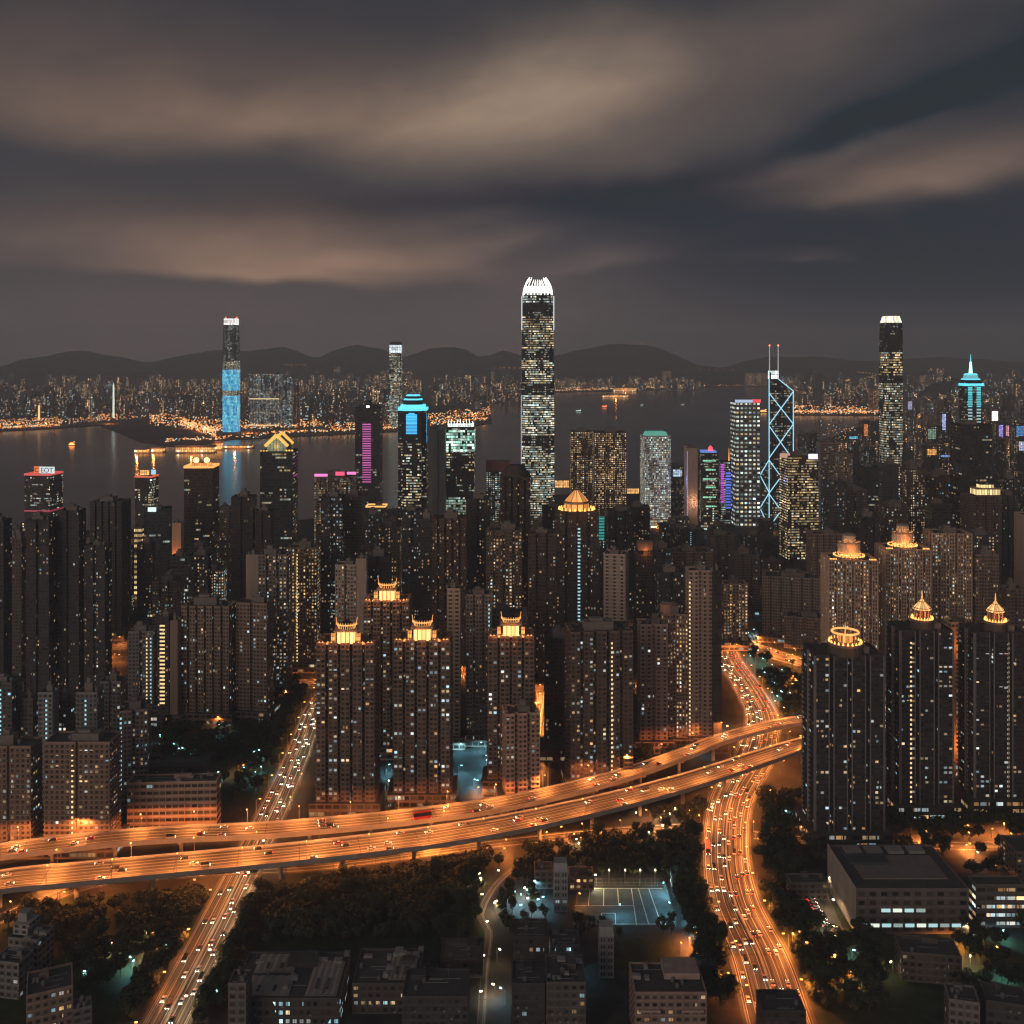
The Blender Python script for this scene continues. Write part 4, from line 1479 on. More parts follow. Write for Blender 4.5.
# dark left mass
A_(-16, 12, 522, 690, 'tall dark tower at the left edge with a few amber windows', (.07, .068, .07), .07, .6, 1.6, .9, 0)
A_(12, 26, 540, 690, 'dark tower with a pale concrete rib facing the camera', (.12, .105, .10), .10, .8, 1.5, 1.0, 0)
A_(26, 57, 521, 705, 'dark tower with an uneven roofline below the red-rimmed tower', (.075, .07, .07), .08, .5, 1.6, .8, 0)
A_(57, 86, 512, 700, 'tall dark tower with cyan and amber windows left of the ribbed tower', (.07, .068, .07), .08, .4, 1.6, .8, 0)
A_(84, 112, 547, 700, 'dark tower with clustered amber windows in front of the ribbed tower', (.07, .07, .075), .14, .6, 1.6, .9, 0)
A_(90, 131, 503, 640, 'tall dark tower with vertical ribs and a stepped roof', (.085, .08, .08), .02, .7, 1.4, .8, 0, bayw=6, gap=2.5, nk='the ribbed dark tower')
A_(112, 134, 551, 622, 'dark block with bright rows of pale windows on its right half', (.10, .09, .09), .55, .55, 1.5, .9, 0, grp=1)
A_(121, 131, 521, 600, 'slim dark tower with a single file of amber windows', (.07, .07, .07), .05, .8, 1.4, 1, 0, strips=[(.75, False, .55)])
O_(134, 145, 528, 606, 'narrow office wing lit with amber floors', (.12, .09, .06), 9, 1.0, 1.2, 1.2, 0, 4, 6.2, .9, .5, 8, podium=False, roofbits=False)
T, w_, dd, h = O_(144, 172, 511, 606, 'dark teal office tower with a white roof-edge sign and a grey side wall', (.04, .065, .075), .05, .1, 1.3, .8, 12, grp=9, nk='the dark teal tower')
sign_panel('white lamp sign at the roof edge of the dark teal tower', 152, 509.5, 8, 4.2, 307200 / (606 - HY) - 2, emis('white_roof_sign', (.70, .95, 1.0), 1.3))
T, w_, dd, h = A_(172, 184, 524, 575, 'small slab lit orange by floodlights beside the globe-topped tower', (.55, .40, .28), .2, 1, 1.2, 1, 0, blank=(0, 1, 3))
lamp(T, (0, -dd / 2 - 9, h * .30), SOD, 14000, 1)
A_(219, 232, 508, 590, 'slim tower with an orange-lit top between the globe-topped tower and a dark tower', (.22, .16, .12), .15, .8, 1.3, 1, 0)
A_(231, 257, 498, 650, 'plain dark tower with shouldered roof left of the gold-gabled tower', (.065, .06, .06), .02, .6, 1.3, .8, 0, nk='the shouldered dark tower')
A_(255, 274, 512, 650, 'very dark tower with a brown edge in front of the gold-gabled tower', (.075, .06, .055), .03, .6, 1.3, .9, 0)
O_(170, 194, 558, 640, 'low office block with rows of blue-white windows', (.08, .085, .09), .45, .1, 1.2, .7, 0, grp=3)
A_(186, 213, 548, 610, 'low dark terrace-roofed block with one amber window row', (.11, .10, .095), .1, .9, 1.2, .7, 0)
A_(194, 227, 572, 640, 'low block with densely lit white windows and a pale right wall', (.20, .18, .17), 1.0, .35, 1.5, .8, 8)
# middle left
A_(246, 261, 556, 690, 'pale slab with blank walls beside a dotted-window tower', (.34, .27, .23), .05, .5, 1.3, 1, 0, blank=(0, 3), nk='the pale blank slab')
A_(258, 291, 556, 695, 'beige-ribbed tower with white dotted windows', (.20, .17, .155), .28, .5, 1.4, .7, 0, bayw=8)
A_(286, 321, 549, 672, 'brown tower densely dotted with amber windows around a lit stair strip', (.26, .18, .12), .65, .92, 1.2, .7, 0, strips=[(.36, False)], bw=2.6, nk='the amber-dotted tower')
A_(321, 345, 498, 660, 'dark tower with blue-white windows and a stepped top', (.06, .06, .07), .22, .25, 1.5, .9, 0)
A_(343, 365, 497, 650, 'dark brown slab with an unlit left wall', (.12, .10, .09), .06, .6, 1.4, 1, 0)
A_(335, 359, 566, 700, 'beige tower with neat columns of small white windows', (.42, .33, .27), .30, .45, 1.0, .8, 0, bw=2.6, bayw=12, nk='the neat beige tower')
A_(356, 368, 560, 700, 'beige slab attached right of the neat beige tower', (.42, .32, .26), .10, .4, 1.0, 1.2, 0, blank=(0, 3))
A_(366, 392, 558, 690, 'dark block with a white roof lamp behind the pavilion-crowned towers', (.06, .06, .065), .06, .2, 1.4, .8, 0)
A_(362, 384, 516, 620, 'dark tower right of the magenta-striped tower base', (.08, .08, .085), .14, .5, 1.4, .9, 0)
A_(378, 402, 528, 640, 'tower scattered with warm amber windows', (.13, .10, .085), .5, .92, 1.5, .8, 0)
O_(366, 387, 509, 580, 'low office block under an amber-lit roof edge', (.10, .09, .08), .15, .9, 1.2, .8, 0, top=rim('amber_rim', (1.0, .5, .14), 1.3, 2.0))
A_(402, 424, 512, 660, 'dark tower with columns of cyan windows below the cyan-crowned tower', (.06, .065, .075), .30, .2, 1.4, .9, 0)
A_(418, 434, 520, 670, 'slim dark tower with mixed amber and white windows', (.07, .07, .075), .22, .5, 1.5, 1, 0)
A_(432, 467, 520, 672, 'reddish dark tower with a hipped roof and scattered orange windows', (.12, .075, .06), .16, .8, 1.6, .8, 0, bayw=7, nk='the reddish dark tower')
A_(466, 490, 500, 650, 'dark tower with cyan roof lamp right of the reddish tower', (.07, .065, .065), .12, .5, 1.5, .9, 0)
T, w_, dd, h = A_(486, 510, 472, 540, 'office block with white-lit windows and a red brick-like top', (.10, .10, .10), 1.2, .1, 1.2, .8, 0, bw=4)
mb = MB(); mb.box(-w_ / 2 - .3, w_ / 2 + .3, -dd / 2 - .3, dd / 2 + .3, h + 1.5, h + 16, 0); mb.build('roof_screen', M_WALL, T, (.26, .085, .06))
T, w_, dd, h = A_(500, 530.5, 478, 650, 'dark round-topped tower standing left of the fin-crowned skyscraper', (.075, .06, .058), .10, .7, 1.6, .9, 0, bayw=6, nk='the round-topped dark tower')
mb = MB(); mb.cyl(0, 0, h + .5, h + 6, w_ * .46, w_ * .42, 14); mb.cyl(0, 0, h + 6, h + 12, w_ * .40, w_ * .24, 14); mb.build('round_roof', M_WALL, T, (.08, .065, .06))
A_(486, 522, 532, 672, 'brown tower thick with amber and white dotted windows', (.16, .115, .09), .42, .8, 1.4, .7, 0, bayw=8, nk='the dotted brown tower')
A_(528, 556, 535, 690, 'dark brown tower with sparse amber windows left of the pyramid-lantern tower', (.10, .075, .065), .16, .75, 1.5, .8, 0)
A_(542, 560, 508, 640, 'slim dark tower with blue-white windows behind the pyramid-lantern tower', (.065, .065, .07), .18, .4, 1.5, .9, 0)
A_(555, 599, 513, 690, 'dark tower crowned by an amber pyramid lantern, with a cyan stair strip', (.075, .065, .06), .13, .5, 1.5, .8, 0, crown=crown_pyramid, strips=[(.53, True, .35, .93, 2.2)], nk='the pyramid-lantern tower')
T, w_, dd, h = A_(590, 606, 552, 650, 'slim dark block with a dotted white strip', (.07, .07, .075), .10, .4, 1.4, 1, 0, strips=[(.45, True)])
sign_panel('tall blue and green lit sign panel on the dark block', 600.5, 528, 7.5, 23, 307200 / (640 - HY), stripes_material('blue_green_sign', (.05, .60, .55), .6, .65))
A_(603.5, 628.5, 556, 700, 'pale beige slab with a single column of dark windows on its bright side', (.48, .37, .31), .03, .5, 1.0, 1.0, -14, bw=5.5, ww=.34, blank=(3,), nk='the pale windowed slab')
A_(606, 634, 512, 620, 'dark tower behind the pale windowed slab', (.075, .07, .07), .12, .5, 1.4, .8, 0)
A_(628, 650, 508, 610, 'dark ribbed block with vertical lines of windows', (.085, .075, .07), .12, .5, 1.3, .9, 0)
T, w_, dd, h = A_(634, 655, 556, 640, 'squat block with a floodlit orange penthouse', (.16, .12, .10), .12, .7, 1.3, .9, 0)
mb = MB(); mb.box(-w_ * .4, w_ * .4, -dd * .4, dd * .3, h + 5.5, h + 14, 0); mb.build('penthouse', M_WALL, T, BEIGE); lamp(T, (0, -dd * .4 - 3, h + 4), SOD, 1800, .5)
A_(655, 687, 574, 720, 'dark glass residential block left of the yellow-dotted stair strip', (.06, .065, .065), .16, .4, 1.4, .8, 0)
A_(672, 713, 553, 650, 'flat-roofed beige block with a stepped roofline', (.20, .155, .13), .05, .6, 1.2, .7, 0)
A_(685, 713, 572, 748, 'tall beige slab with small dark windows and a yellow-dotted stair strip on its left edge', (.40, .29, .235), .05, .5, 1.2, .8, 0, bw=3.4, ww=.42, strips=[(.06, False)], nk='the tall beige slab')
A_(712, 721, 572, 752, 'unlit dark end wing right of the tall beige slab', (.06, .05, .05), .04, .4, 1.3, 1.5, 0)
A_(720, 748, 585, 650, 'low block brightly lit with amber and white window columns', (.42, .30, .22), .9, .75, 1.2, .7, 0, nk='the bright low block by the curved road')
# street wall blocks, right of centre
A_(707, 735, 536, 600, 'low flat-roofed dark block behind the tall beige slab', (.14, .115, .10), .06, .5, 1.1, .8, 0)
A_(733, 760, 556, 615, 'low block with dark roof terrace near the bare lit crossing', (.15, .125, .11), .08, .5, 1.1, .9, -8)
A_(762, 822, 580, 645, 'long low slab with pale lit left side', (.26, .21, .175), .05, .6, 1.1, .5, -14, nk='the long low slab')
A_(784, 826, 620, 651, 'low broad block with window bands above the orange street', (.25, .19, .16), .10, .8, 1.2, .6, -16)
A_(806, 842, 535, 640, 'beige ribbed slab left of the flat amber-drum tower', (.24, .17, .14), .06, .7, 1.3, .7, 0, bayw=6)
# drum-crowned towers on the right
RB = (.40, .285, .215)
A_(821, 878, 562, 712, 'ribbed beige tower under a stepped amber drum, left of its twin', RB, .34, .55, 1.7, .8, -6, crown=crown_stepped, fins=((.55, .39, .29), .7, .5), bayw=6.5, gap=2.2, bw=2.5, nk='the left drum-crowned tower')
A_(875, 931, 551, 702, 'ribbed beige tower under a stepped amber drum, right and higher of the two', RB, .34, .55, 1.7, .8, -4, crown=crown_stepped, fins=((.55, .39, .29), .7, .5), bayw=6.5, gap=2.2, bw=2.5, nk='the right drum-crowned tower')
A_(923, 972, 535, 690, 'flat-topped ribbed beige tower beside the drum-crowned pair', RB, fins=((.55, .39, .29), .7, .5), lit=.32, warm=.6, es=1.7, ratio=.7, rot=-4, bayw=7, gap=2.2, bw=2.5, nk='the flat-topped ribbed tower')
A_(969, 999, 556, 690, 'dim brown ribbed tower right of the flat-topped ribbed tower', (.26, .185, .14), .12, .7, 1.5, .8, -4, bayw=7)
A_(1014, 1046, 516, 640, 'pink slab at the right edge', (.50, .34, .28), .02, .5, 1, .9, 0, blank=(0, 3), nk='the pink slab')
A_(998, 1026, 590, 700, 'dim brown block below the pink slab', (.17, .13, .11), .08, .6, 1.3, .9, 0)
# cupola towers, right foreground
A_(803, 884, 657, 846, 'dark tower with glowing ring cupola on its roof, nearest on the right', (.062, .056, .056), .16, .5, 1.9, .62, 0, crown=cupola(False), bayw=11, ledge='alt', nwin=64, fins=((.20, .19, .19), .5, .8), bw=3.0, ww=.62, wh=.45, nk='the ring-cupola tower')
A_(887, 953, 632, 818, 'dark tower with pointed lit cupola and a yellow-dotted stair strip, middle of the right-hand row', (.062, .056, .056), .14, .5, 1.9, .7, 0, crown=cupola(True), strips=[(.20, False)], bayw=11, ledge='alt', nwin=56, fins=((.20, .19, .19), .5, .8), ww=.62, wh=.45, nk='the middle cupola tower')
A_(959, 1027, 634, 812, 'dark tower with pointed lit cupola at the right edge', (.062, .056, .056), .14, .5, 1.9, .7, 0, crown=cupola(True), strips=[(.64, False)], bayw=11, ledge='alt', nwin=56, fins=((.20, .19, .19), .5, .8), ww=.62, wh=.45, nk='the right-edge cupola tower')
T, w_, dd, h = A_(944, 968, 624, 775, 'narrow block lit orange in the gap between two cupola towers', (.60, .40, .25), .4, 1, 1.1, 1.0, 0, grp=3)
lamp(T, (-2, -dd / 2 - 8, h * .2), SOD, 6000, 1); lamp(T, (-2, -dd / 2 - 8, h * .85), SOD, 3000, 1)
# pavilion-crowned towers, centre foreground
PV = (.20, .14, .11)
for (a0, a1, yt, yb, lb, nk_) in [(316, 379, 645, 815, 'tower with lit pavilion crown and balcony bays, left of the front pair', 'the left pavilion tower'),
                                (393.5, 452, 642, 806, 'tower with lit pavilion crown and balcony bays, right of the front pair', 'the right pavilion tower'),
                                (363.5, 412, 602, 758, 'pavilion-crowned tower standing behind and between the front pair, amber at its foot', 'the rear pavilion tower'),
                                (488, 534, 638, 792, 'pavilion-crowned tower right of the front pair, above the pink stepped block', 'the fourth pavilion tower')]:
    A_(a0, a1, yt, yb, lb, PV if yb > 790 else (.27, .19, .14), .16, .42, 1.8, .62, 0, ledge='alt', nwin=(60 if yb > 800 else 30), bayw=7.2, gap=1.8, bw=2.9, ww=.6, crown=crown_pavilion, nk=nk_)
A_(447, 461, 590, 748, 'pale slab with square dark openings lit from below', (.50, .38, .29), .02, .5, 1, 1.2, 0, bw=6, ww=.5, wh=.42, blank=(1, 3), nk='the slab with square openings')
A_(466, 492, 596, 745, 'beige-grey tower with a dotted cool stair strip on its right edge', (.30, .235, .20), .16, .45, 1.4, .8, 0, strips=[(.90, True)], bayw=7)
A_(484, 527, 616, 725, 'flat-topped tan block behind the fourth pavilion tower', (.28, .20, .16), .08, .6, 1.3, .7, 0)
A_(502, 540, 716, 812, 'pink stepped block with balconies near the flyover', (.46, .29, .225), .10, .6, 1.6, .8, 8, ledge='alt', nwin=14, bayw=7, nk='the pink stepped block')
A_(565, 633, 634, 792, 'broad brown balcony tower with a yellow-dotted stair strip', (.15, .105, .085), .16, .4, 1.7, .6, 6, ledge='alt', nwin=70, strips=[(.66, False)], bayw=8, nk='the broad brown tower')
A_(544, 568, 640, 760, 'unlit dark slab beside the orange-lit street canyon', (.085, .07, .062), .08, .5, 1.3, 1, 0)
T, w_, dd, h = A_(637, 668, 626, 752, 'pink-beige tower with a pale blank front', (.46, .31, .25), .10, .4, 1.4, .8, 0, bw=4, ww=.35, nwin=8, nk='the pink-beige tower')
T, w_, dd, h = A_(661, 688, 616, 750, 'reddish tower densely dotted with small lit windows, round cap on its roof', (.30, .185, .145), .60, .7, 1.4, 1.0, -8, bw=2.4)
mb = MB(); mb.cyl(-w_ * .3, -dd * .1, h + .5, h + 7, 5, 5, 14); mb.build('round_cap', M_WALL, T, (.50, .26, .18))
A_(700, 720, 704, 738, 'small windowless pinkish block by the flyover', (.36, .25, .20), 0, .5, 1, 1.1, 0, blank=(0, 1, 3), podium=False)
# towers behind the right-hand row
O_(816, 838, 444, 545, 'grey-pink slab tower with lit foot behind the golden office block', (.25, .19, .175), .14, .7, 1.1, .9, 0, 3, 3.4, .7, .5, 1)
A_(835, 853, 455, 555, 'brown hotel slab with an amber-lit base', (.26, .19, .16), .3, .85, 1.1, .9, 0)
O_(858, 880, 468, 560, 'dark teal office tower glowing cyan at its foot', (.035, .06, .07), .10, .1, 1.2, .9, 0, nk='the cyan-footed tower')
A_(875, 907, 506, 600, 'plain brown tower with a few amber windows left of dotted towers', (.15, .095, .078), .08, .85, 1.6, .8, 0)
A_(900, 925, 470, 590, 'dark tower with a full grid of amber dotted windows', (.10, .08, .07), .4, .85, 1.6, .9, 0)
A_(920, 944, 478, 585, 'dark tower with sparse white windows left of the broad dark block', (.07, .065, .065), .14, .5, 1.5, .9, 0)
O_(925, 952, 505, 600, 'dark office with one bright cyan-white window band', (.07, .065, .065), .04, .1, 2.0, .8, 0, grp=9)
A_(960, 1002, 497, 612, 'brown block with dim ribs and a gold-lit colonnade on top', (.14, .10, .082), .09, .7, 1.5, .7, 0, nk='the gold-colonnade block')
T = thing('roof_pavilion', 'gold-lit colonnade house on the brown block roof', 'roof pavilion', (gp(990, 612)[0], 307200 / (612 - HY) + 12, zat(497, 307200 / (612 - HY)) + 1.4), 0)
mb = MB(); mb.box(-14, 14, -8, 8, 0, 7, 0, 3, 7); mb.build('colonnade', lantern_material('gold_colonnade', (1.0, .72, .32), 1.3), T)
mb = MB(); mb.box(-15, 15, -9, 9, 7, 8, 0); mb.build('roof', M_WALL, T, BEIGE)
mb = MB(); mb.box(-8, 8, -5, 5, 8, 12, 0, 3, 4); mb.build('upper_lantern', bpy.data.materials['gold_colonnade'], T)
A_(1000, 1020, 480, 600, 'dark tower with white dotted windows near the right edge', (.07, .07, .07), .28, .55, 1.5, .9, 0)


# ------------------------------------------------------------------ roads
def spline(pts, step=6.0):
    """smooth path through (x, y, z, width) points"""
    P = [Vector(p) for p in pts]
    P = [P[0] * 2 - P[1]] + P + [P[-1] * 2 - P[-2]]
    out = []
    for i in range(1, len(P) - 2):
        L = (P[i + 1] - P[i]).length
        n = max(1, int(L / step))
        for k in range(n):
            t_ = k / n
            a, b, c, d = P[i - 1], P[i], P[i + 1], P[i + 2]
            out.append(.5 * ((2 * b) + (c - a) * t_ + (2 * a - 5 * b + 4 * c - d) * t_ ** 2 + (3 * b - a - 3 * c + d) * t_ ** 3))
    out.append(P[-2])
    res, s_ = [], 0.0
    for i, p_ in enumerate(out):
        t_ = out[min(i + 1, len(out) - 1)] - out[max(i - 1, 0)]
        t2 = Vector((t_.x, t_.y)).normalized()
        if i:
            s_ += (out[i].xy - out[i - 1].xy).length
        res.append((p_.x, p_.y, p_.z, p_.w, t2.x, t2.y, s_))
    return res


def ribbon(mb, path, o0, o1, z0, z1, m=0, i0=0, i1=None):
    """strip between two sideways offsets (metres, + is to the left); offsets may be fractions of the width when given as strings"""
    i1 = len(path) - 1 if i1 is None else i1
    rows = []
    for (x, y, z, wd, tx, ty, s_) in path[i0:i1 + 1]:
        a = float(o0) * wd / 2 if isinstance(o0, str) else o0
        b = float(o1) * wd / 2 if isinstance(o1, str) else o1
        rows.append(((x - ty * a, y + tx * a, z + z0), (x - ty * b, y + tx * b, z + z1), a, b, s_))
    for p_, q in zip(rows, rows[1:]):
        mb.face([p_[0], p_[1], q[1], q[0]], [(p_[2], p_[4]), (p_[3], p_[4]), (q[3], q[4]), (q[2], q[4])], m)


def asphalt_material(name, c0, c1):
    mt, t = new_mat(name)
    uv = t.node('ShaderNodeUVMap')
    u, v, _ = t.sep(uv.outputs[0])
    wheel = t.noise(t.comb(t.m('MULTIPLY', u, .85), t.m('MULTIPLY', v, .006), 0.0), 1.0, 4.0, .7)     # light trails of traffic painted as pale wheel-track streaks along the lanes
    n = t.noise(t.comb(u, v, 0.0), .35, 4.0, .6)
    f = t.m('ADD', t.m('MULTIPLY', t.smooth(wheel, .46, .62), .85), t.m('MULTIPLY', n, .20))  # wheel: the painted light-trail streaks
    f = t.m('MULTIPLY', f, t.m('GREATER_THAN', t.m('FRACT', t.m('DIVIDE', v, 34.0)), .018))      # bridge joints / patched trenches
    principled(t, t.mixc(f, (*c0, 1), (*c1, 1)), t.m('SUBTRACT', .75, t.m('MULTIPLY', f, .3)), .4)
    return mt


M_ASPH = asphalt_material("trail_streaked_asphalt", (.016, .015, .015), (.210, .190, .170))
M_LINE = plain("road_paint", (.80, .78, .70), .6, .15, .8)
M_CURB = plain("kerb_concrete", (.40, .37, .33), .85, .3, .2)
M_PAVE = plain('pavement', (.10, .09, .08), .9, .4, .3)
WB = 14.0


def hp(px, py, wd, z=WB):
    x, y = gp(px, py, z)
    return (x, y, z, wd)


PATH_A = spline([hp(a, b, c) for a, b, c in [(-260, 893, 17), (-120, 870, 17), (0, 851, 17), (64, 843, 17), (128, 836.5, 17), (192, 832.5, 17), (256, 830, 17), (320, 825, 17), (380, 819.5, 17), (430, 813.5, 17), (480, 807, 17),
                                          (540, 795.5, 16), (600, 781, 15), (640, 769, 14), (690, 751, 13), (720, 739, 13), (768, 726, 13), (802, 719.5, 13), (860, 712, 13), (960, 700, 13)]])
PATH_B = spline([hp(a, b, c) for a, b, c in [(-260, 938, 23), (-120, 905, 23), (0, 881, 23), (64, 874.5, 23), (128, 868.5, 23), (192, 862.5, 23), (256, 856.5, 23), (320, 850, 23), (400, 840.5, 23), (448, 834, 23), (512, 823, 22),
                                          (576, 809.5, 22), (640, 794, 21), (704, 776, 20), (768, 755, 19), (802, 744.5, 18), (860, 731, 18), (960, 716, 18)]])
for pth, lab in ((PATH_A, 0), (PATH_B, 1)):
    for i, q in enumerate(pth):
        if i % 2 == 0:
            footprints.append((q[0], q[1], q[3] * .5 + 1))


def elevated(path, nl, name):
    mb = MB()
    ribbon(mb, path, '-1', '1', 0, 0)
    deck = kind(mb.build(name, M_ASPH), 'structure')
    mb = MB()
    ribbon(mb, path, '1', '1', 1.05, -1.9, 0)
    ribbon(mb, path, '-1', '-1', -1.9, 1.05, 0)
    ribbon(mb, path, '.6', '1', -2.6, -1.9, 0)
    ribbon(mb, path, '-1', '-.6', -1.9, -2.6, 0)
    ribbon(mb, path, '-.6', '.6', -2.6, -2.6, 0)
    mb.build('girder', M_CONC, deck)
    for s_ in (-1, 1):
        mb = MB()
        ribbon(mb, path, f'{s_ * .97}', f'{s_ * .97}', 0.0, 1.0, 0)
        ribbon(mb, path, f'{s_ * .97}', f'{s_ * 1.0}', 1.05, 1.05, 0)
        mb.build('parapet', M_CURB, deck)
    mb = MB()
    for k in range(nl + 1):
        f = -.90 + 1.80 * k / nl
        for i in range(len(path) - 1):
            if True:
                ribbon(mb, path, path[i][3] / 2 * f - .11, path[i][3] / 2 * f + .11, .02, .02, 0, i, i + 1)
    mb.build('lane_trail_line', M_LINE, deck)  # lane lines left unbroken so they also paint the light trails of traffic
    last = -99
    for i, q in enumerate(path):
        if q[6] - last > 34:
            last = q[6]
            x, y = q[0], q[1]
            if (abs(x + 156) < 16) or (100 < x < 215 and y < 700 and x > 128) or (x > 150 and abs(x - (178 + (y - 753) * .35)) < 24):
                continue
            mb = MB()
            mb.cyl(x, y, 0, WB - 4.2, 1.2, 1.2, 10)
            a = q[3] * .32
            px_, py_ = -q[5], q[4]
            mb.prism([(x - px_ * a - q[4] * 1.1, y - py_ * a - q[5] * 1.1), (x - px_ * a + q[4] * 1.1, y - py_ * a + q[5] * 1.1), (x + px_ * a + q[4] * 1.1, y + py_ * a + q[5] * 1.1), (x + px_ * a - q[4] * 1.1, y + py_ * a - q[5] * 1.1)][::-1], WB - 4.2, WB - 2.61, m=0, top=0, wallm=0, bottom=True)
            mb.build('pier', M_CONC, deck)
    return deck


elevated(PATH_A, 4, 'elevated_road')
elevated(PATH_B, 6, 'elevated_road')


def street(path, nl, name='road', z=.02, pave=2.0, median=False, mat=None, lines=True):
    mb = MB()
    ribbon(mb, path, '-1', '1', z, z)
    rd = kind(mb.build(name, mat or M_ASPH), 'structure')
    if pave:
        for s_ in (-1, 1):
            mb = MB()
            for i in range(len(path) - 1):
                wd = path[i][3] / 2
                ribbon(mb, path, s_ * wd, s_ * wd, z, z + .14, 0, i, i + 1)
                ribbon(mb, path, s_ * wd, s_ * (wd + .3), z + .14, z + .14, 0, i, i + 1)
                ribbon(mb, path, s_ * (wd + .3), s_ * (wd + pave), z + .14, z + .14, 1, i, i + 1)
            mb.build('kerb', [M_CURB, M_PAVE], rd)
    if lines:
        mb = MB()
        for k in range(nl + 1):
            f = -.93 + 1.86 * k / nl
            for i in range(len(path) - 1):
                if True:
                    ribbon(mb, path, path[i][3] / 2 * f - .10, path[i][3] / 2 * f + .10, z + .02, z + .02, 0, i, i + 1)
        mb.build('lane_trail_line', M_LINE, rd)  # solid road lines, doubling as painted streaks of passing lights
    if median:
        mb = MB()
        ribbon(mb, path, -.5, -.5, z, z + .8, 0)
        ribbon(mb, path, -.5, .5, z + .8, z + .8, 0)
        ribbon(mb, path, .5, .5, z + .8, z, 0)
        mb.build('median_barrier', M_CURB, rd)
    for i, q in enumerate(path):
        if i % 2 == 0:
            footprints.append((q[0], q[1], q[3] * .5 + 2.5))
    return rd


PATH_C = spline([(-155, 340, 0, 19), (-155, 450, 0, 19), (-155, 560, 0, 19), (-157, 690, 0, 18), (-162, 800, 0, 17), (-166, 870, 0, 16), (-158, 960, 0, 14), (-140, 1080, 0, 12)])
PATH_D = spline([(118, 340, 0, 29), (119, 440, 0, 29), (123, 505, 0, 28), (121.5, 560, 0, 27), (129, 617, 0, 26), (147, 686, 0, 27), (177, 753, 0, 28), (194, 800, 0, 27), (207, 849, 0, 26), (211, 928, 0, 25), (211, 981, 0, 25), (215, 1031, 0, 22), (232, 1200, 0, 18)])
PATH_E = spline([(-330, 940, 0, 11), (-216, 930, 0, 11), (-176, 932, 0, 11), (-60, 944, 0, 11), (20, 950, 0, 10)])
PATH_F = spline([(206, 1112, 0, 20), (236, 1058, 0, 24), (270, 1002, 0, 24), (312, 950, 0, 18), (350, 900, 0, 14)])
PATH_G = spline([(150, 636, 0, 9), (187, 628, 0, 9), (272, 622, 0, 9), (360, 618, 0, 9)])
PATH_H = spline([(-14, 440, 0, 4), (-13, 500, 0, 4), (-12, 530, 0, 4), (-17, 545, 0, 4), (-10, 575, 0, 4), (4, 600, 0, 4)])
PATH_I = spline([(18, 690, 0, 12), (26, 850, 0, 12), (32, 1000, 0, 12), (36, 1180, 0, 10)])
PATH_J = spline([(-300, 505, 0, 7), (-240, 575, 0, 8), (-180, 590, 0, 8), (-110, 598, 0, 8), (-20, 622, 0, 8), (60, 640, 0, 8), (118, 648, 0, 8)])
street(PATH_C, 5, median=True)
street(PATH_D, 7, median=True)
street(PATH_E, 3)
street(PATH_F, 3)
street(PATH_G, 2)
street(PATH_I, 3)
street(PATH_J, 2)
street(PATH_H, 1, 'path', lines=False, pave=0)

# ------------------------------------------------------------------ street lamps
_ld = {}


def lamp_data(nm, col, pw, rad=.35):
    if nm not in _ld:
        l_ = bpy.data.lights.new(nm, 'SPOT')      # cut-off luminaires: they throw their light down
        l_.energy, l_.color, l_.shadow_soft_size = pw * .60, col, rad
        l_.spot_size, l_.spot_blend = R(172), .35
        _ld[nm] = l_
    return _ld[nm]


COOL = (.28, .76, 1.0)
WARMW = (1.0, .70, .38)
M_HEAD = {'sodium': emis('sodium_lamp_head', (1.0, .40, .09), 4.5), 'cool': emis('cool_lamp_head', (.45, .90, 1.0), 4.0), 'warm': emis('warm_lamp_head', (1.0, .78, .45), 10.0)}
_lp = {}


def lamp_post(x, y, ang, hgt, typ, power, label, group, z=0.0, arm=2.2, name='street_lamp'):
    key = (hgt, typ, arm)
    if key not in _lp:
        mb = MB()
        mb.tube([(0, 0, 0), (0, 0, hgt)], .16, 6, 0, .09)
        mb.tube([(0, 0, hgt), (arm * .5, 0, hgt + .5), (arm, 0, hgt + .45)], .08, 5)
        me1 = mb.mesh("lamp_post"); me1.materials.append(M_METAL)
        mb = MB()
        mb.box(arm - .3, arm + .9, -.28, .28, hgt + .25, hgt + .62, 0)
        me2 = mb.mesh("lamp_head"); me2.materials.append(M_HEAD[typ])
        _lp[key] = (me1, me2)
    me1, me2 = _lp[key]
    T_ = thing(name, label, name.replace('_', ' '), (x, y, z), ang, group)
    for nm, me in (('post', me1), ('lamp_head', me2)):
        o_ = bpy.data.objects.new(nm, me)
        C.objects.link(o_)
        o_.parent = T_
    lo = bpy.data.objects.new("bulb", lamp_data(f"{typ}_{power}", {'sodium': SOD, 'cool': COOL, 'warm': WARMW}[typ], power))
    C.objects.link(lo)
    lo.parent = T_
    lo.location = (arm + .3, 0, hgt - .3)
    return T_


def lamps_along(path, gap, side, hgt, typ, power, label, group, s0=0.0, s1=1e9, off=.98, stop=None, arm=2.2):
    nxt = s0
    for q in path:
        if q[6] >= nxt and q[6] <= s1:
            nxt = q[6] + gap
            px_ = 512 + 1024 * q[0] / q[1]
            if px_ < -60 or px_ > 1085 or (stop and stop(q)):
                continue
            a = side * q[3] / 2 * off
            x, y = q[0] - q[5] * a, q[1] + q[4] * a
            lamp_post(x, y, math.atan2(-q[4] * side, q[5] * side) if True else 0, hgt, typ, power, label, group, q[2], arm)


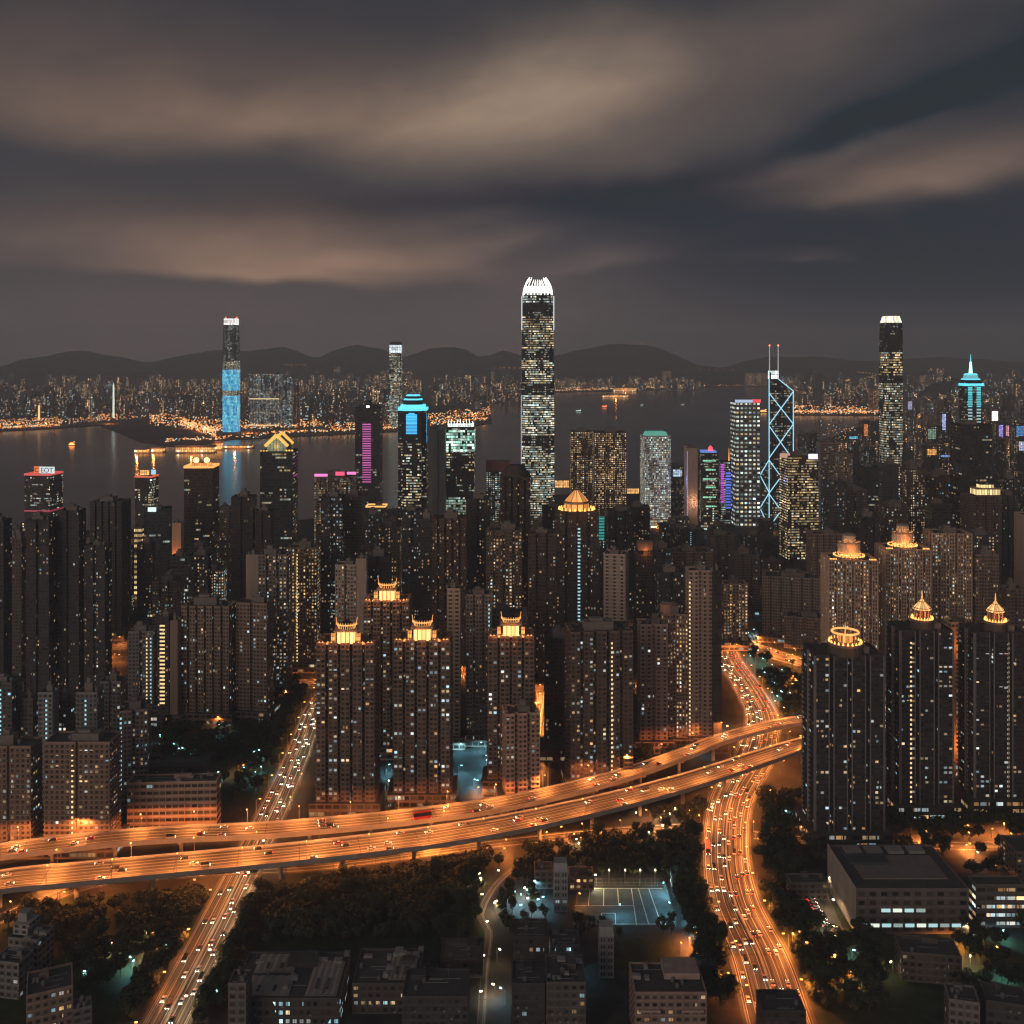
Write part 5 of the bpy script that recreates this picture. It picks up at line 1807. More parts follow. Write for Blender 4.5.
lamps_along(PATH_A, 30, 1, 9.5, 'sodium', 56000, 'sodium street lamp on the far parapet of the upper flyover deck', 'lamps along the upper flyover deck')
lamps_along(PATH_B, 30, -1, 9.5, 'sodium', 56000, 'sodium street lamp on the near parapet of the lower flyover deck', 'near lamps along the lower flyover deck', 12)
lamps_along(PATH_B, 34, 1, 9.5, 'sodium', 30000, 'sodium street lamp on the far parapet of the lower flyover deck', 'far lamps along the lower flyover deck', 26, stop=lambda q: 512 + 1024 * q[0] / q[1] > 450)
lamps_along(PATH_C, 34, 1, 9, 'sodium', 9000, 'sodium street lamp at the left kerb of the straight left road', 'lamps along the left kerb of the left road', 100, 640, off=1.1)
lamps_along(PATH_C, 34, -1, 9, 'warm', 9000, 'pale street lamp at the right kerb of the straight left road', 'lamps along the right kerb of the left road', 117, 640, off=1.1)
lamps_along(PATH_D, 32, 1, 9, 'sodium', 20000, 'sodium street lamp at the left kerb of the curved right road', 'lamps along the left kerb of the curved road', 90, 760, off=1.08)
lamps_along(PATH_D, 30, -1, 9, 'sodium', 36000, 'sodium street lamp at the right kerb of the curved right road', 'lamps along the right kerb of the curved road', 100, 860, off=1.08)
lamps_along(PATH_E, 28, 1, 8, 'sodium', 38000, 'sodium street lamp on the short road behind the mid-left park', 'lamps of the short road behind the park', 60, 330)
lamps_along(PATH_F, 20, 1, 8, 'sodium', 42000, 'sodium street lamp in the busy orange street below the long low slab', 'lamps of the busy orange street')
lamps_along(PATH_F, 20, -1, 8, 'sodium', 56000, 'sodium street lamp on the near kerb of the busy orange street', 'near lamps of the busy orange street', 12)
lamps_along(PATH_G, 22, 1, 7, 'sodium', 5000, 'sodium street lamp in the side street below the cupola towers', 'lamps of the side street below the cupola towers')
lamps_along(PATH_H, 26, 1, 5, 'warm', 700, 'small pale lamp beside the winding park path', 'lamps beside the winding park path', 30, arm=.8)
lamps_along(PATH_I, 22, 1, 8, 'sodium', 52000, 'sodium street lamp deep in the street canyon between towers', 'lamps of the street canyon', 60)
lamps_along(PATH_J, 24, -1, 7, 'sodium', 12000, 'sodium street lamp on the service road under the flyover', 'lamps of the service road under the flyover')

for (px, py, typ, pw, lb) in [
    (77, 672, 'sodium', 9000, 'sodium lamp lighting a small facade among the dark left towers'), (122, 662, 'sodium', 7000, 'sodium lamp at the foot of the ribbed dark tower'), (8, 668, 'sodium', 8000, 'sodium lamp at the foot of the left-edge dark tower'),
    (165, 720, 'cool', 1500, 'cool lamp at the foot of the narrow amber-windowed tower'), (229, 712, 'sodium', 6000, 'sodium lamp before the middle of the long brown block'), (241, 713, 'cool', 1200, 'left of two cool lamps before the long brown block'),
    (249, 713, 'cool', 1200, 'right of two cool lamps before the long brown block'), (221, 726, 'sodium', 3000, 'sodium lamp by a lit patch in the mid-left park'), (257, 760, 'cool', 500, 'lone cool lamp on the mid-left park lawn'),
    (261, 775, 'cool', 2600, 'bright cool lamp at the near edge of the mid-left park'), (240, 778, 'cool', 1200, 'cool lamp beside the brightest lamp of the mid-left park'), (160, 745, 'cool', 700, 'small cool lamp at the left edge of the mid-left park'),
    (386, 775, 'cool', 6000, 'cool lamp between the two front pavilion towers'), (388, 790, 'warm', 2500, 'warm lamp between the two front pavilion towers'), (462, 752, 'cool', 4500, 'cool lamp in the blue-lit yard right of the pale slab'),
    (478, 752, 'cool', 4500, 'cool lamp under the blue-lit canopy before the fourth pavilion tower'), (458, 775, 'cool', 5000, 'cool lamp in the near part of the blue-lit yard'), (474, 790, 'cool', 4000, 'cool lamp by the flyover below the blue-lit yard'),
    (487, 775, 'cool', 5000, 'cool lamp at the foot of the fourth pavilion tower'), (640, 735, 'cool', 2500, 'cool lamp left of the pink-beige tower foot'), (690, 743, 'cool', 5000, 'cool lamp before the tall beige slab'),
    (702, 752, 'cool', 5000, 'cool lamp by the windowless pinkish block'), (694, 757, 'warm', 3500, 'warm lamp by the windowless pinkish block'), (752, 636, 'cool', 9000, 'bright cool lamp at the foot of the bright low block'),
    (748, 640, 'cool', 4000, 'second cool lamp near the foot of the bright low block'), (772, 622, 'cool', 2500, 'cool lamp before the long low slab'), (762, 680, 'cool', 900, 'small cool lamp in the dark garden right of the curved road'),
    (775, 690, 'cool', 900, 'small cool lamp lower in the dark garden right of the curved road'), (785, 700, 'cool', 700, 'lowest small cool lamp in the dark garden'), (810, 648, 'cool', 2500, 'cool lamp at the end of the orange street'), (732, 622, 'sodium', 8000, 'sodium lamp at the foot of the bright low block'),
    (690, 636, 'sodium', 6000, 'sodium lamp hidden behind the tall beige slab'), (590, 745, 'sodium', 3500, 'sodium lamp at the unlit dark slab'),
    (830, 836, 'cool', 2200, 'cool lamp lighting the podium of the ring-cupola tower'), (790, 822, 'cool', 1800, 'cool lamp at the ramp left of the ring-cupola tower'), (528, 905, 'cool', 2600, 'cool lamp in the garden left of the grey stair tower'),
    (523, 912, 'warm', 1300, 'warm lamp under yellow-lit trees left of the sports ground'), (591, 888, 'warm', 3800, 'bright warm lamp at the gate of the sports ground'), (577, 905, 'sodium', 1500, 'sodium lamp beside the sports ground corner'),
    (664, 893, 'cool', 2600, 'cool floodlight at the far right corner of the sports ground'), (672, 918, 'cool', 2200, 'cool floodlight at the near right corner of the sports ground'), (620, 920, 'cool', 1500, 'cool floodlight behind the sports ground hedge'),
    (700, 950, 'cool', 700, 'cyan lamp right of the dark lawn'), (563, 974, 'cool', 2200, 'cool lamp in the courtyard behind the low grey houses'), (680, 955, 'sodium', 1300, 'amber lamp along the fence right of the dark lawn'),
    (505, 1005, 'cool', 1500, 'cool lamp on the lane at the lower edge'), (497, 962, 'warm', 800, 'warm lamp under a yellow-lit tree by the winding path'), (484, 893, 'warm', 1200, 'warm lamp under a yellow-lit tree at the top of the winding path'),
    (80, 985, 'cool', 700, 'cool lamp among trees right of the white stepped house'), (215, 1003, 'cool', 800, 'cool lamp in trees right of the left road'), (190, 893, 'sodium', 2600, 'sodium lamp on the slip road under the flyover'),
    (150, 950, 'sodium', 1500, 'sodium lamp beside the dark grove left of the left road'), (163, 958, 'cool', 800, 'cool lamp over the teal roof beside the left road'), (812, 958, 'sodium', 2500, 'amber lamp lighting a tree right of the curved road'),
    (795, 946, 'sodium', 2200, 'bent sodium lamp right of the curved road'), (838, 915, 'warm', 1700, 'warm lamp in the car park lane left of the institute'), (826, 892, 'warm', 1500, 'warm lamp higher in the car park lane'), (893, 975, 'warm', 900, 'warm lamp on the footpath left of the small flat house'),
    (975, 862, 'cool', 500, 'small cool lamp among trees behind the institute'), (1000, 965, 'sodium', 900, 'amber lamp among trees at the lower right'), (962, 935, 'cool', 1500, 'cool lamp over the institute forecourt'), (1000, 880, 'sodium', 1500, 'amber lamp by the right-hand wing'),
    (60, 905, 'sodium', 4200, 'sodium lamp on the lit bank below the flyover, far left'), (30, 912, 'sodium', 4200, 'sodium lamp lowest on the lit bank below the flyover'), (100, 897, 'sodium', 3600, 'sodium lamp mid-way along the lit bank below the flyover'),
    (345, 866, 'sodium', 3500, 'sodium lamp on the scrub slope below the flyover'), (400, 860, 'sodium', 4200, 'sodium lamp lighting scrub below the merging decks'), (440, 856, 'sodium', 2600, 'sodium lamp right of the scrub slope'),
    (505, 850, 'sodium', 5200, 'sodium lamp among bright trees near the winding path'), (545, 846, 'sodium', 4200, 'sodium lamp among bright trees behind the grey stair tower'), (565, 838, 'sodium', 3000, 'sodium lamp behind bright trees by the flyover'),
    (650, 822, 'sodium', 4200, 'sodium lamp at the car park under the flyover'), (635, 826, 'warm', 2000, 'pale lamp at the car park under the flyover'), (675, 818, 'warm', 2400, 'pale lamp nearest the curved road under the flyover'),
    (782, 772, 'sodium', 5000, 'sodium lamp below the two flyover decks beside the ring-cupola tower'), (772, 800, 'sodium', 4000, 'sodium lamp on the bank right of the curved road'), (788, 742, 'sodium', 4000, 'sodium lamp between the two decks beside the ring-cupola tower'),
    (210, 885, 'sodium', 3000, 'sodium lamp on the paved corner under the lower deck'), (300, 786, 'sodium', 2600, 'sodium lamp right of the left road near the pavilion towers'), (290, 810, 'sodium', 2600, 'sodium lamp by the scrub left of the pavilion towers'),
]:
    x, y = gp(px, py)
    lamp_post(x, y, rnd.uniform(0, 6.28), 7 if typ != 'cool' else 6.5, typ, pw * 3.2, lb, None)


gl = random.Random(41)
for (pix, n, mix, what) in [
    ([(0, 888), (170, 882), (170, 905), (0, 914)], 10, 's', 'on the bank below the flyover at the left'), ([(290, 852), (470, 838), (470, 858), (290, 876)], 12, 's', 'on the scrub slope below the merging decks'),
    ([(500, 836), (700, 806), (704, 838), (500, 862)], 26, 'sssw', 'among the trees between the flyover and the sports ground'), ([(505, 880), (545, 880), (548, 925), (505, 935)], 9, 'cw', 'in the garden left of the stair tower'),
    ([(835, 832), (1010, 828), (1010, 856), (835, 862)], 20, 'sss', 'along the hedges below the cupola towers'), ([(160, 725), (270, 712), (300, 690), (270, 785), (225, 790), (165, 765)], 14, 'ccs', 'in the mid-left park'),
    ([(740, 648), (798, 658), (800, 715), (780, 712)], 12, 'cc', 'in the dark garden right of the curved road'), ([(712, 630), (750, 640), (790, 650), (735, 650)], 10, 's', 'in the trees below the orange street'),
    ([(775, 900), (830, 930), (900, 1000), (800, 1010)], 10, 'swc', 'in the wood right of the curved road'), ([(930, 935), (1024, 930), (1024, 995), (930, 990)], 8, 'swc', 'at the lower right before the institute wing'),
    ([(455, 740), (490, 735), (495, 800), (455, 800)], 5, 'c', 'in the blue-lit yard'), ([(630, 738), (720, 722), (735, 735), (640, 758)], 12, 'cw', 'along the flyover foot before the tall beige slab'),
    ([(320, 800), (480, 790), (490, 802), (320, 818)], 14, 'cws', 'at the feet of the front pavilion towers'), ([(80, 965), (160, 930), (180, 1000), (90, 1015)], 7, 'swc', 'in the dark grove left of the straight left road'),
    ([(480, 880), (500, 880), (505, 1010), (478, 1010)], 6, 'wc', 'beside the lower part of the winding path'), ([(690, 900), (750, 980), (700, 990), (680, 940)], 7, 'sc', 'left of the curved road beyond the lawn')]:
    pts = [gp(*p_) for p_ in pix]
    for _ in range(n):
        a_, b_ = gl.random(), gl.random()
        k0 = gl.randrange(len(pts) - 2) if len(pts) > 3 else 0
        q0, q1, q2 = pts[0], pts[k0 + 1], pts[k0 + 2]
        if a_ + b_ > 1:
            a_, b_ = 1 - a_, 1 - b_
        x, y = q0[0] + (q1[0] - q0[0]) * a_ + (q2[0] - q0[0]) * b_, q0[1] + (q1[1] - q0[1]) * a_ + (q2[1] - q0[1]) * b_
        if not clear_of(x, y, .5):
            continue
        typ = {'s': 'sodium', 'c': 'cool', 'w': 'warm'}[gl.choice(mix)]
        lamp_post(x, y, gl.uniform(0, 6.28), 5.0, typ, {'sodium': 30000, 'cool': 6500, 'warm': 6000}[typ], {'sodium': 'amber', 'cool': 'cool white', 'warm': 'pale'}[typ] + ' low lamp ' + what, {'sodium': 'amber', 'cool': 'cool', 'warm': 'pale'}[typ] + ' low lamps ' + what, 0, .6, 'garden_lamp')
        footprints.append((x, y, .8))


# ------------------------------------------------------------------ vehicles
def prof_body(mb, prof, y0, y1, m=0, inset=0.0):
    """extrude a side outline (x, z) across the width"""
    n = len(prof)
    for i in range(n):
        a, b = prof[i], prof[(i + 1) % n]
        mb.face([(a[0], y0, a[1]), (a[0], y1, a[1]), (b[0], y1, b[1]), (b[0], y0, b[1])], None, m)
    mb.face([(p_[0], y0, p_[1]) for p_ in prof], None, m)
    mb.face([(p_[0], y1, p_[1]) for p_ in reversed(prof)], None, m)


def wheel_mesh(r_, w_):
    mb = MB()
    n = 12
    pts = [(r_ * math.cos(2 * math.pi * k / n), r_ * math.sin(2 * math.pi * k / n)) for k in range(n)]
    prof_body(mb, pts, -w_ / 2, w_ / 2)
    me = mb.mesh("wheel")
    me.materials.append(plain("tyre", (.02, .02, .02), .9))
    return me


M_HL = emis('headlight_glow', (1.0, .90, .70), 34.0, True)
M_TL = emis('taillight_glow', (1.0, .05, .02), 16.0, True)
M_GL = plain('car_glass', (.02, .022, .025), .1, .1)


def vehicle_kind(nm, L, Wd, body, cabin, col, wr, hlz, tlz, stripe=None):
    parts = []
    mb = MB(); prof_body(mb, body, -Wd / 2, Wd / 2); me = mb.mesh("body"); me.materials.append(col); parts.append(('body', me, (0, 0, 0)))
    mb = MB(); prof_body(mb, cabin, -Wd / 2 * .93, Wd / 2 * .93); me = mb.mesh("glazing"); me.materials.append(M_GL); parts.append(('glazing', me, (0, 0, 0)))
    zt_ = max(p_[1] for p_ in cabin)
    xs_ = [p_[0] for p_ in cabin if p_[1] > zt_ - .05]
    mb = MB(); mb.box(min(xs_) - .05, max(xs_) + .05, -Wd / 2 * .9, Wd / 2 * .9, zt_ + .002, zt_ + .07, 0); me = mb.mesh("roof"); me.materials.append(col if stripe is None else stripe); parts.append(('roof', me, (0, 0, 0)))
    wm = wheel_mesh(wr, .24)
    for sx in (-1, 1):
        for sy in (-1, 1):
            parts.append(('wheel', wm, (sx * L * .31, sy * (Wd / 2 - .06), wr)))
    for nm2, x, z, mt_, sz in (('headlight', L / 2 + .02, hlz, M_HL, (.06, .34, .17)), ('taillight', -L / 2 - .02, tlz, M_TL, (.06, .32, .17))):
        mb = MB(); mb.box(-sz[0] / 2, sz[0] / 2, -sz[1] / 2, sz[1] / 2, -sz[2] / 2, sz[2] / 2, 0)
        me = mb.mesh(nm2); me.materials.append(mt_)
        for sy in (-1, 1):
            parts.append((nm2, me, (x, sy * Wd * .36, z)))
    return nm, parts


def car_prof(L, h0, h1):
    a = L / 2
    return ([(-a, .35), (a, .35), (a, h0 * .8), (a - .25, h0 * .92), (a * .42, h0), (-a * .75, h0 * 1.03), (-a, h0 * .95)],
            [(-a * .72, h0 * 1.0), (a * .42, h0 * .98), (a * .12, h1), (-a * .50, h1)])


def paint(nm, c):
    return plain(nm, c, .3, .05, .5)


b_, c_ = car_prof(4.4, .92, 1.42)
KINDS = [vehicle_kind('car', 4.4, 1.8, b_, c_, paint('white_car_paint', (.7, .7, .7)), .32, .66, .78),
         vehicle_kind('car', 4.4, 1.8, b_, c_, paint('black_car_paint', (.03, .03, .035)), .32, .66, .78),
         vehicle_kind('car', 4.4, 1.8, b_, c_, paint('silver_car_paint', (.35, .35, .36)), .32, .66, .78),
         vehicle_kind('taxi', 4.5, 1.75, b_, c_, paint('red_taxi_paint', (.45, .02, .02)), .32, .66, .78, paint('silver_taxi_roof', (.5, .5, .5)))]
bv = [(-2.6, .4), (2.6, .4), (2.6, 1.1), (2.2, 1.25), (-2.6, 1.25)]
cv = [(-2.55, 1.25), (2.15, 1.25), (1.7, 2.1), (-2.5, 2.15)]
KINDS.append(vehicle_kind('minibus', 5.2, 1.95, bv, cv, paint('cream_van_paint', (.6, .55, .42)), .36, .8, .9, paint('green_van_roof', (.05, .22, .10))))
bb = [(-5.5, .4), (5.5, .4), (5.5, 2.0), (-5.5, 2.0)]
cb = [(-5.45, 2.0), (5.45, 2.0), (5.40, 4.2), (-5.4, 4.2)]
KINDS.append(vehicle_kind('bus', 11.0, 2.5, bb, cb, paint('red_bus_paint', (.40, .03, .03)), .5, .9, 1.0))
CNAME = ['white car', 'black car', 'silver car', 'red taxi with silver roof', 'cream minibus with green roof', 'red double-deck bus']


def put_vehicle(k, x, y, z, ang, where, group):
    nm, parts = KINDS[k]
    T_ = thing(nm, f"{CNAME[k]} {where}", 'bus' if nm in ('bus', 'minibus') else nm, (x, y, z), ang, f"{CNAME[k].split()[0]} {nm} {group}")
    for pn, me, loc in parts:
        o_ = bpy.data.objects.new(pn, me)
        C.objects.link(o_)
        o_.location = loc
        o_.parent = T_


def traffic(path, lanes, gap, where, group, s0=0, s1=1e9, z=.03):
    for (f, dirn) in lanes:
        s_ = s0 + rnd.uniform(2, gap)
        for q, q2 in zip(path, path[1:]):
            while q[6] <= s_ < q2[6] and s_ < s1:
                t_ = (s_ - q[6]) / (q2[6] - q[6])
                x, y, zz, wd = (q[i] + (q2[i] - q[i]) * t_ for i in range(4))
                a = f * wd / 2
                px_ = 512 + 1024 * x / y
                py_ = HY + 1024 * HC / y
                if -20 < px_ < 1045 and py_ < 1060:
                    put_vehicle(rnd.choices(range(6), (6, 6, 5, 3, 1.5, .06))[0], x - q[5] * a, y + q[4] * a, zz + z, math.atan2(q[5], q[4]) + (0 if dirn > 0 else math.pi), where, group)
                s_ += gap * rnd.uniform(.45, 1.7)


traffic(PATH_A, [(.55, -1), (.15, -1), (-.3, 1), (-.68, 1)], 62, 'on the upper deck of the flyover', 'on the upper flyover deck')
traffic(PATH_B, [(.72, -1), (.42, -1), (.12, -1), (-.2, 1), (-.5, 1), (-.78, 1)], 70, 'on the lower deck of the flyover', 'on the lower flyover deck')
traffic(PATH_C, [(.66, -1), (.24, -1), (-.28, -1), (-.66, -1)], 20, 'on the straight left road, headlights towards the camera', 'on the left road', 90, 620)
traffic(PATH_D, [(.82, -1), (.58, -1), (.32, -1), (.10, -1)], 21, 'on the near-side lanes of the curved road, headlights forward', 'on the left lanes of the curved road', 90, 800)
traffic(PATH_D, [(-.12, 1), (-.36, 1), (-.62, 1), (-.84, 1)], 24, 'driving away on the right lanes of the curved road', 'on the right lanes of the curved road', 90, 800)
traffic(PATH_F, [(.5, -1), (-.5, 1)], 18, 'in the busy orange street', 'in the busy orange street')


# ------------------------------------------------------------------ low buildings of the foreground
def block(px0, px1, pyt, pyb, ratio, label, col, name='low_block', cat='low building', rot=0, lit=.08, warm=.5, es=1.3, bw=3.4, fh=3.4, roofcol=None, extra=None, ww=.55, wh=.45, h=None, grp=2, roofm=None):
    d = 307200.0 / (pyb - HY)
    cx, cyv, w_, dd = fit(px0, px1, d, ratio, R(rot))
    h = zat(pyt, d) if h is None else h
    if name in ('low_block', 'house', 'institute', 'institute_wing'):
        col = tuple(c * .62 for c in col)
    T_ = thing(name, label, cat, (cx, cyv, 0), R(rot))
    footprints.append((cx, cyv, min(max(w_, dd) * .55, min(w_, dd) * .75)))
    if w_ > dd * 1.6:
        for s__ in (-1, 1):
            footprints.append((cx + s__ * math.cos(R(rot)) * w_ * .3, cyv + s__ * math.sin(R(rot)) * w_ * .3, dd * .6))
    a, b = w_ / 2, dd / 2
    poly = [(-a, -b), (a, -b), (a, b), (-a, b)]
    mb = MB()
    mb.prism(poly, 0, h, bw, fh, 0, None, 1)
    mb.build('body', [M_FAC, M_WALL], T_, col, fprops(lit, grp, warm, es, ww, wh))
    mb = MB()
    mb.face([(-a, -b, h), (a, -b, h), (a, b, h), (-a, b, h)])
    mb.build('roof', roofm or M_ROOF, T_)
    mb = MB()
    mb.ring(poly, h, h + .9, 1 - .6 / max(a, b))
    mb.build('parapet', M_WALL, T_, tuple(c * 1.1 for c in col))
    rr_ = random.Random(int(px0 * 7 + pyt))
    if name in ('low_block', 'house', 'school'):
        mb = MB(); sx, sy = a * rr_.uniform(.15, .3), b * rr_.uniform(.15, .3); ox, oy = a * rr_.uniform(-.6, .6), b * rr_.uniform(.2, .65)
        mb.box(ox - sx, ox + sx, oy - sy, oy + sy, h + .01, h + 2.6, 0); mb.build('stair_house', M_WALL, T_, tuple(c * .9 for c in col))
        for k in range(rr_.randint(1, 3)):
            mb = MB(); tx, ty = a * rr_.uniform(-.85, .85), b * rr_.uniform(-.8, .1)
            mb.cyl(tx, ty, h + .4, h + 2.0, .9, n=10); mb.cyl(tx, ty, h + 2.0, h + 2.4, .9, .2, n=10); mb.cyl(tx, ty, h, h + .4, .5, n=6)
            mb.build('water_tank', M_METAL, T_)
        for k in range(rr_.randint(2, 4)):
            mb = MB(); y_ = b * rr_.uniform(-.85, .85)
            x_a, x_b = a * rr_.uniform(-.9, -.1), a * rr_.uniform(.1, .9)
            mb.tube([(x_a, y_, h + .35), (x_b, y_, h + .35), (x_b, y_ + b * .12, h + .35)], .16, 5)
            mb.build('roof_pipe', M_METAL, T_)
        mb = MB(); tx = a * rr_.uniform(-.5, .5); mb.tube([(tx, b * .6, h), (tx, b * .6, h + 5)], .07, 5); mb.tube([(tx - 1, b * .6, h + 4.4), (tx + 1, b * .6, h + 4.4)], .05, 4); mb.build('antenna', M_METAL, T_)
        # window air conditioners and awnings on the front
        k = 0
        nfl = int(h / fh)
        for fl in range(nfl):
            for c_ in range(max(1, int(2 * a / bw))):
                if rr_.random() < .22 and k < 40:
                    k += 1
                    xx = -a + (c_ + .5) * 2 * a / max(1, round(2 * a / bw)) + .9
                    zz = (fl + .22) * h / max(1, round(h / fh))
                    if xx < a - .6:
                        mb = MB(); mb.box(xx - .45, xx + .45, -b - .55, -b - .002, zz, zz + .6, 0); mb.build('air_conditioner', M_HVAC, T_)
    if extra:
        extra(T_, a, b, h)
    return T_, a, b, h


M_SHEET = plain('pale_roof_sheet', (.30, .26, .22), .6, .25, .3)
M_SKYL = plain('skylight_glazing', (.06, .07, .08), .2, .2, .3)
M_HVAC = plain('rooftop_machine_paint', (.26, .25, .24), .6, .3, .4)


def machines(T_, a, b, h, n, seed, area=(-.8, .8, -.8, .8)):
    r = random.Random(seed)
    for _ in range(n):
        x, y = r.uniform(area[0], area[1]) * a, r.uniform(area[2], area[3]) * b
        sx, sy, sz = r.uniform(.8, 2.2), r.uniform(.8, 1.8), r.uniform(1.0, 2.2)
        mb = MB()
        mb.box(x - sx, x + sx, y - sy, y + sy, h + .25, h + sz, 0)
        mb.box(x - sx * .8, x - sx * .6, y - sy * .8, y + sy * .8, h, h + .25, 0)
        mb.box(x + sx * .6, x + sx * .8, y - sy * .8, y + sy * .8, h, h + .25, 0)
        mb.cyl(x, y, h + sz, h + sz + .3, min(sx, sy) * .6, n=10)
        mb.build('rooftop_machine', M_HVAC, T_)


def sheets(lst):
    def f(T_, a, b, h):
        for (x0, x1, y0, y1) in lst:
            mb = MB()
            n = 5
            for k in range(n):
                u0, u1 = x0 + (x1 - x0) * k / n, x0 + (x1 - x0) * (k + 1) / n
                um = (u0 + u1) / 2
                mb.face([(u0 * a, y0 * b, h + .5), (um * a, y0 * b, h + .9), (um * a, y1 * b, h + .9), (u0 * a, y1 * b, h + .5)])
                mb.face([(um * a, y0 * b, h + .9), (u1 * a, y0 * b, h + .5), (u1 * a, y1 * b, h + .5), (um * a, y1 * b, h + .9)])
            mb.box(x0 * a, x1 * a, y0 * b, y1 * b, h + .1, h + .48, 0)
            mb.build('roof_panel', M_SHEET, T_)
            for k in range(2):
                mb = MB()
                xa = (x0 + (x1 - x0) * (.3 + .35 * k)) * a
                mb.box(xa - .7, xa + .7, (y0 + (y1 - y0) * .15) * b, (y0 + (y1 - y0) * .45) * b, h + .9, h + 1.3, 0)
                mb.build('skylight', M_SKYL, T_)
        machines(T_, a, b, h, 9, 5, (-.95, .95, .55, .95))
        machines(T_, a, b, h, 6, 8, (-.1, .15, -.6, .5))
    return f


# the depot with panelled roofs
block(229, 352, 1000, 1026, .72, 'wide depot building with pale panelled roofs and skylights', (.13, .12, .11), lit=.5, warm=.1, extra=sheets([(-.75, .0, .12, .9), (-.78, .05, -.85, -.05), (.35, .92, -.85, .6)]), bw=3, es=1.2)
block(352, 424, 985, 1014, .9, 'narrower depot wing with one pale roof sheet, right of the wide depot', (.13, .12, .11), lit=.3, warm=.9, extra=sheets([(.05, .85, -.75, .7)]))
block(402, 470, 998, 1036, .7, 'flat grey roofed shed at the lower edge right of the depot wing', (.10, .10, .105), lit=.02)
block(440, 484, 962, 978, .9, 'low flat house with a bare brown roof beside the winding path', (.14, .11, .09), lit=.03, roofm=plain('brown_roof', (.13, .10, .085), .9, .4, .3))
block(412, 438, 978, 990, .8, 'small hut between the depot wing and the bare brown roof', (.15, .15, .15), lit=.05)
# left bottom
W0 = (.30, .29, .28)


def stepped(T_, a, b, h):
    mb = MB()
    mb.box(-a * .9, a * .1, -b * .6, b * .9, h + .92, h + 6, 0)
    mb.build('upper_storey', [M_FAC, M_WALL], T_, W0, fprops(.02))
    mb = MB()
    mb.box(-a * .8, -a * .2, -b * .2, b * .6, h + 6.0, h + 10, 0)
    mb.build('stair_house', M_WALL, T_, W0)
    machines(T_, a, b, h, 4, 3, (.2, .9, -.8, .8))


block(8, 54, 942, 975, .8, 'white stepped house among dark trees at the left', W0, name='house', cat='house', lit=.04, extra=stepped, rot=-10)
block(-8, 34, 965, 1000, .8, 'white low house in front of the stepped one at the left edge', W0, name='house', cat='house', lit=.12, warm=.1, rot=-10)
block(26, 73, 998, 1044, 1.0, 'pinkish house cut by the lower edge, lower left', (.42, .29, .23), name='house', cat='house', lit=.25, rot=24)
block(72, 92, 1012, 1040, 1.0, 'small grey shed beside the pinkish house', (.28, .27, .26), lit=.03, rot=24)
block(228, 252, 985, 1040, 1.3, 'tall pale wall-like building at the lower edge left of the depot', (.26, .23, .21), lit=.03)
block(127, 221, 784, 838, .22, 'long low school block with banded windows behind the flyover', (.42, .29, .22), name='school', cat='school', lit=.10, warm=.5, bw=4, fh=4.2, ww=.86, wh=.45, grp=1, rot=3, extra=lambda T_, a, b, h: machines(T_, a, b, h, 5, 2))
block(128, 212, 768, 800, .4, 'dark flat-roofed hall behind the long low school block', (.10, .09, .085), lit=.04)
# sports ground, its houses and tower
d0 = 307200 / (925 - HY)
M_COURT = ground_material('court_paint', (.060, .085, .088), (.095, .13, .13), .2)
c0, c1, c2, c3 = gp(572, 925), gp(676, 925), gp(664, 888), gp(578, 888)
mb = MB(); mb.face([(*c0, .08), (*c1, .08), (*c2, .08), (*c3, .08)])
crt = kind(mb.build('sports_ground', M_COURT), 'structure')
mb = MB()


def lerp2(a, b, t_):
    return (a[0] + (b[0] - a[0]) * t_, a[1] + (b[1] - a[1]) * t_)


def cl(u0, v0, u1, v1, wd=.18):
    p0, p1 = lerp2(lerp2(c0, c1, u0), lerp2(c3, c2, u0), v0), lerp2(lerp2(c0, c1, u1), lerp2(c3, c2, u1), v1)
    dx_, dy_ = p1[0] - p0[0], p1[1] - p0[1]
    L = math.hypot(dx_, dy_)
    nx_, ny_ = -dy_ / L * wd, dx_ / L * wd
    mb.face([(p0[0] - nx_, p0[1] - ny_, .11), (p1[0] - nx_, p1[1] - ny_, .11), (p1[0] + nx_, p1[1] + ny_, .11), (p0[0] + nx_, p0[1] + ny_, .11)])


for q in [(0, .5, .62, .5), (.14, .5, .14, .98), (.3, .5, .3, .98), (.46, .5, .46, .98), (.62, 0, .62, .98), (.74, 0, .70, .98), (.86, 0, .82, .98), (.02, .98, .98, .98), (.02, .02, .98, .02), (.28, .02, .28, .3), (.28, .3, .42, .3), (.42, .3, .42, .02)]:
    cl(*q)
mb.build('court_line', M_LINE, crt)
for k, px in enumerate((609, 625, 640, 655)):
    x, y = gp(px, 884)
    lamp_post(x, y, R(-90), 8, 'warm', 2600, 'pale floodlight post behind the sports ground', 'row of floodlight posts behind the sports ground', 0, .8, 'floodlight_post')
footprints.append((*gp(624, 906), 28))
for (sx, sy, ex, ey) in [(578, 886, 664, 886), (676, 927, 664, 887)]:
    mb = MB()
    p0, p1 = gp(sx, sy), gp(ex, ey)
    n = 14
    for k in range(n + 1):
        x, y = lerp2(p0, p1, k / n)
        mb.tube([(x, y, 0), (x, y, 4)], .07, 5)
    for z in (.2, 2, 4):
        mb.tube([(*p0, z), (*p1, z)], .05, 5)
    o_ = mb.build('mesh_fence', M_METAL)
    tag(o_, 'wire fence along the back of the sports ground' if sy == ey else 'wire fence along the right side of the sports ground', 'fence')


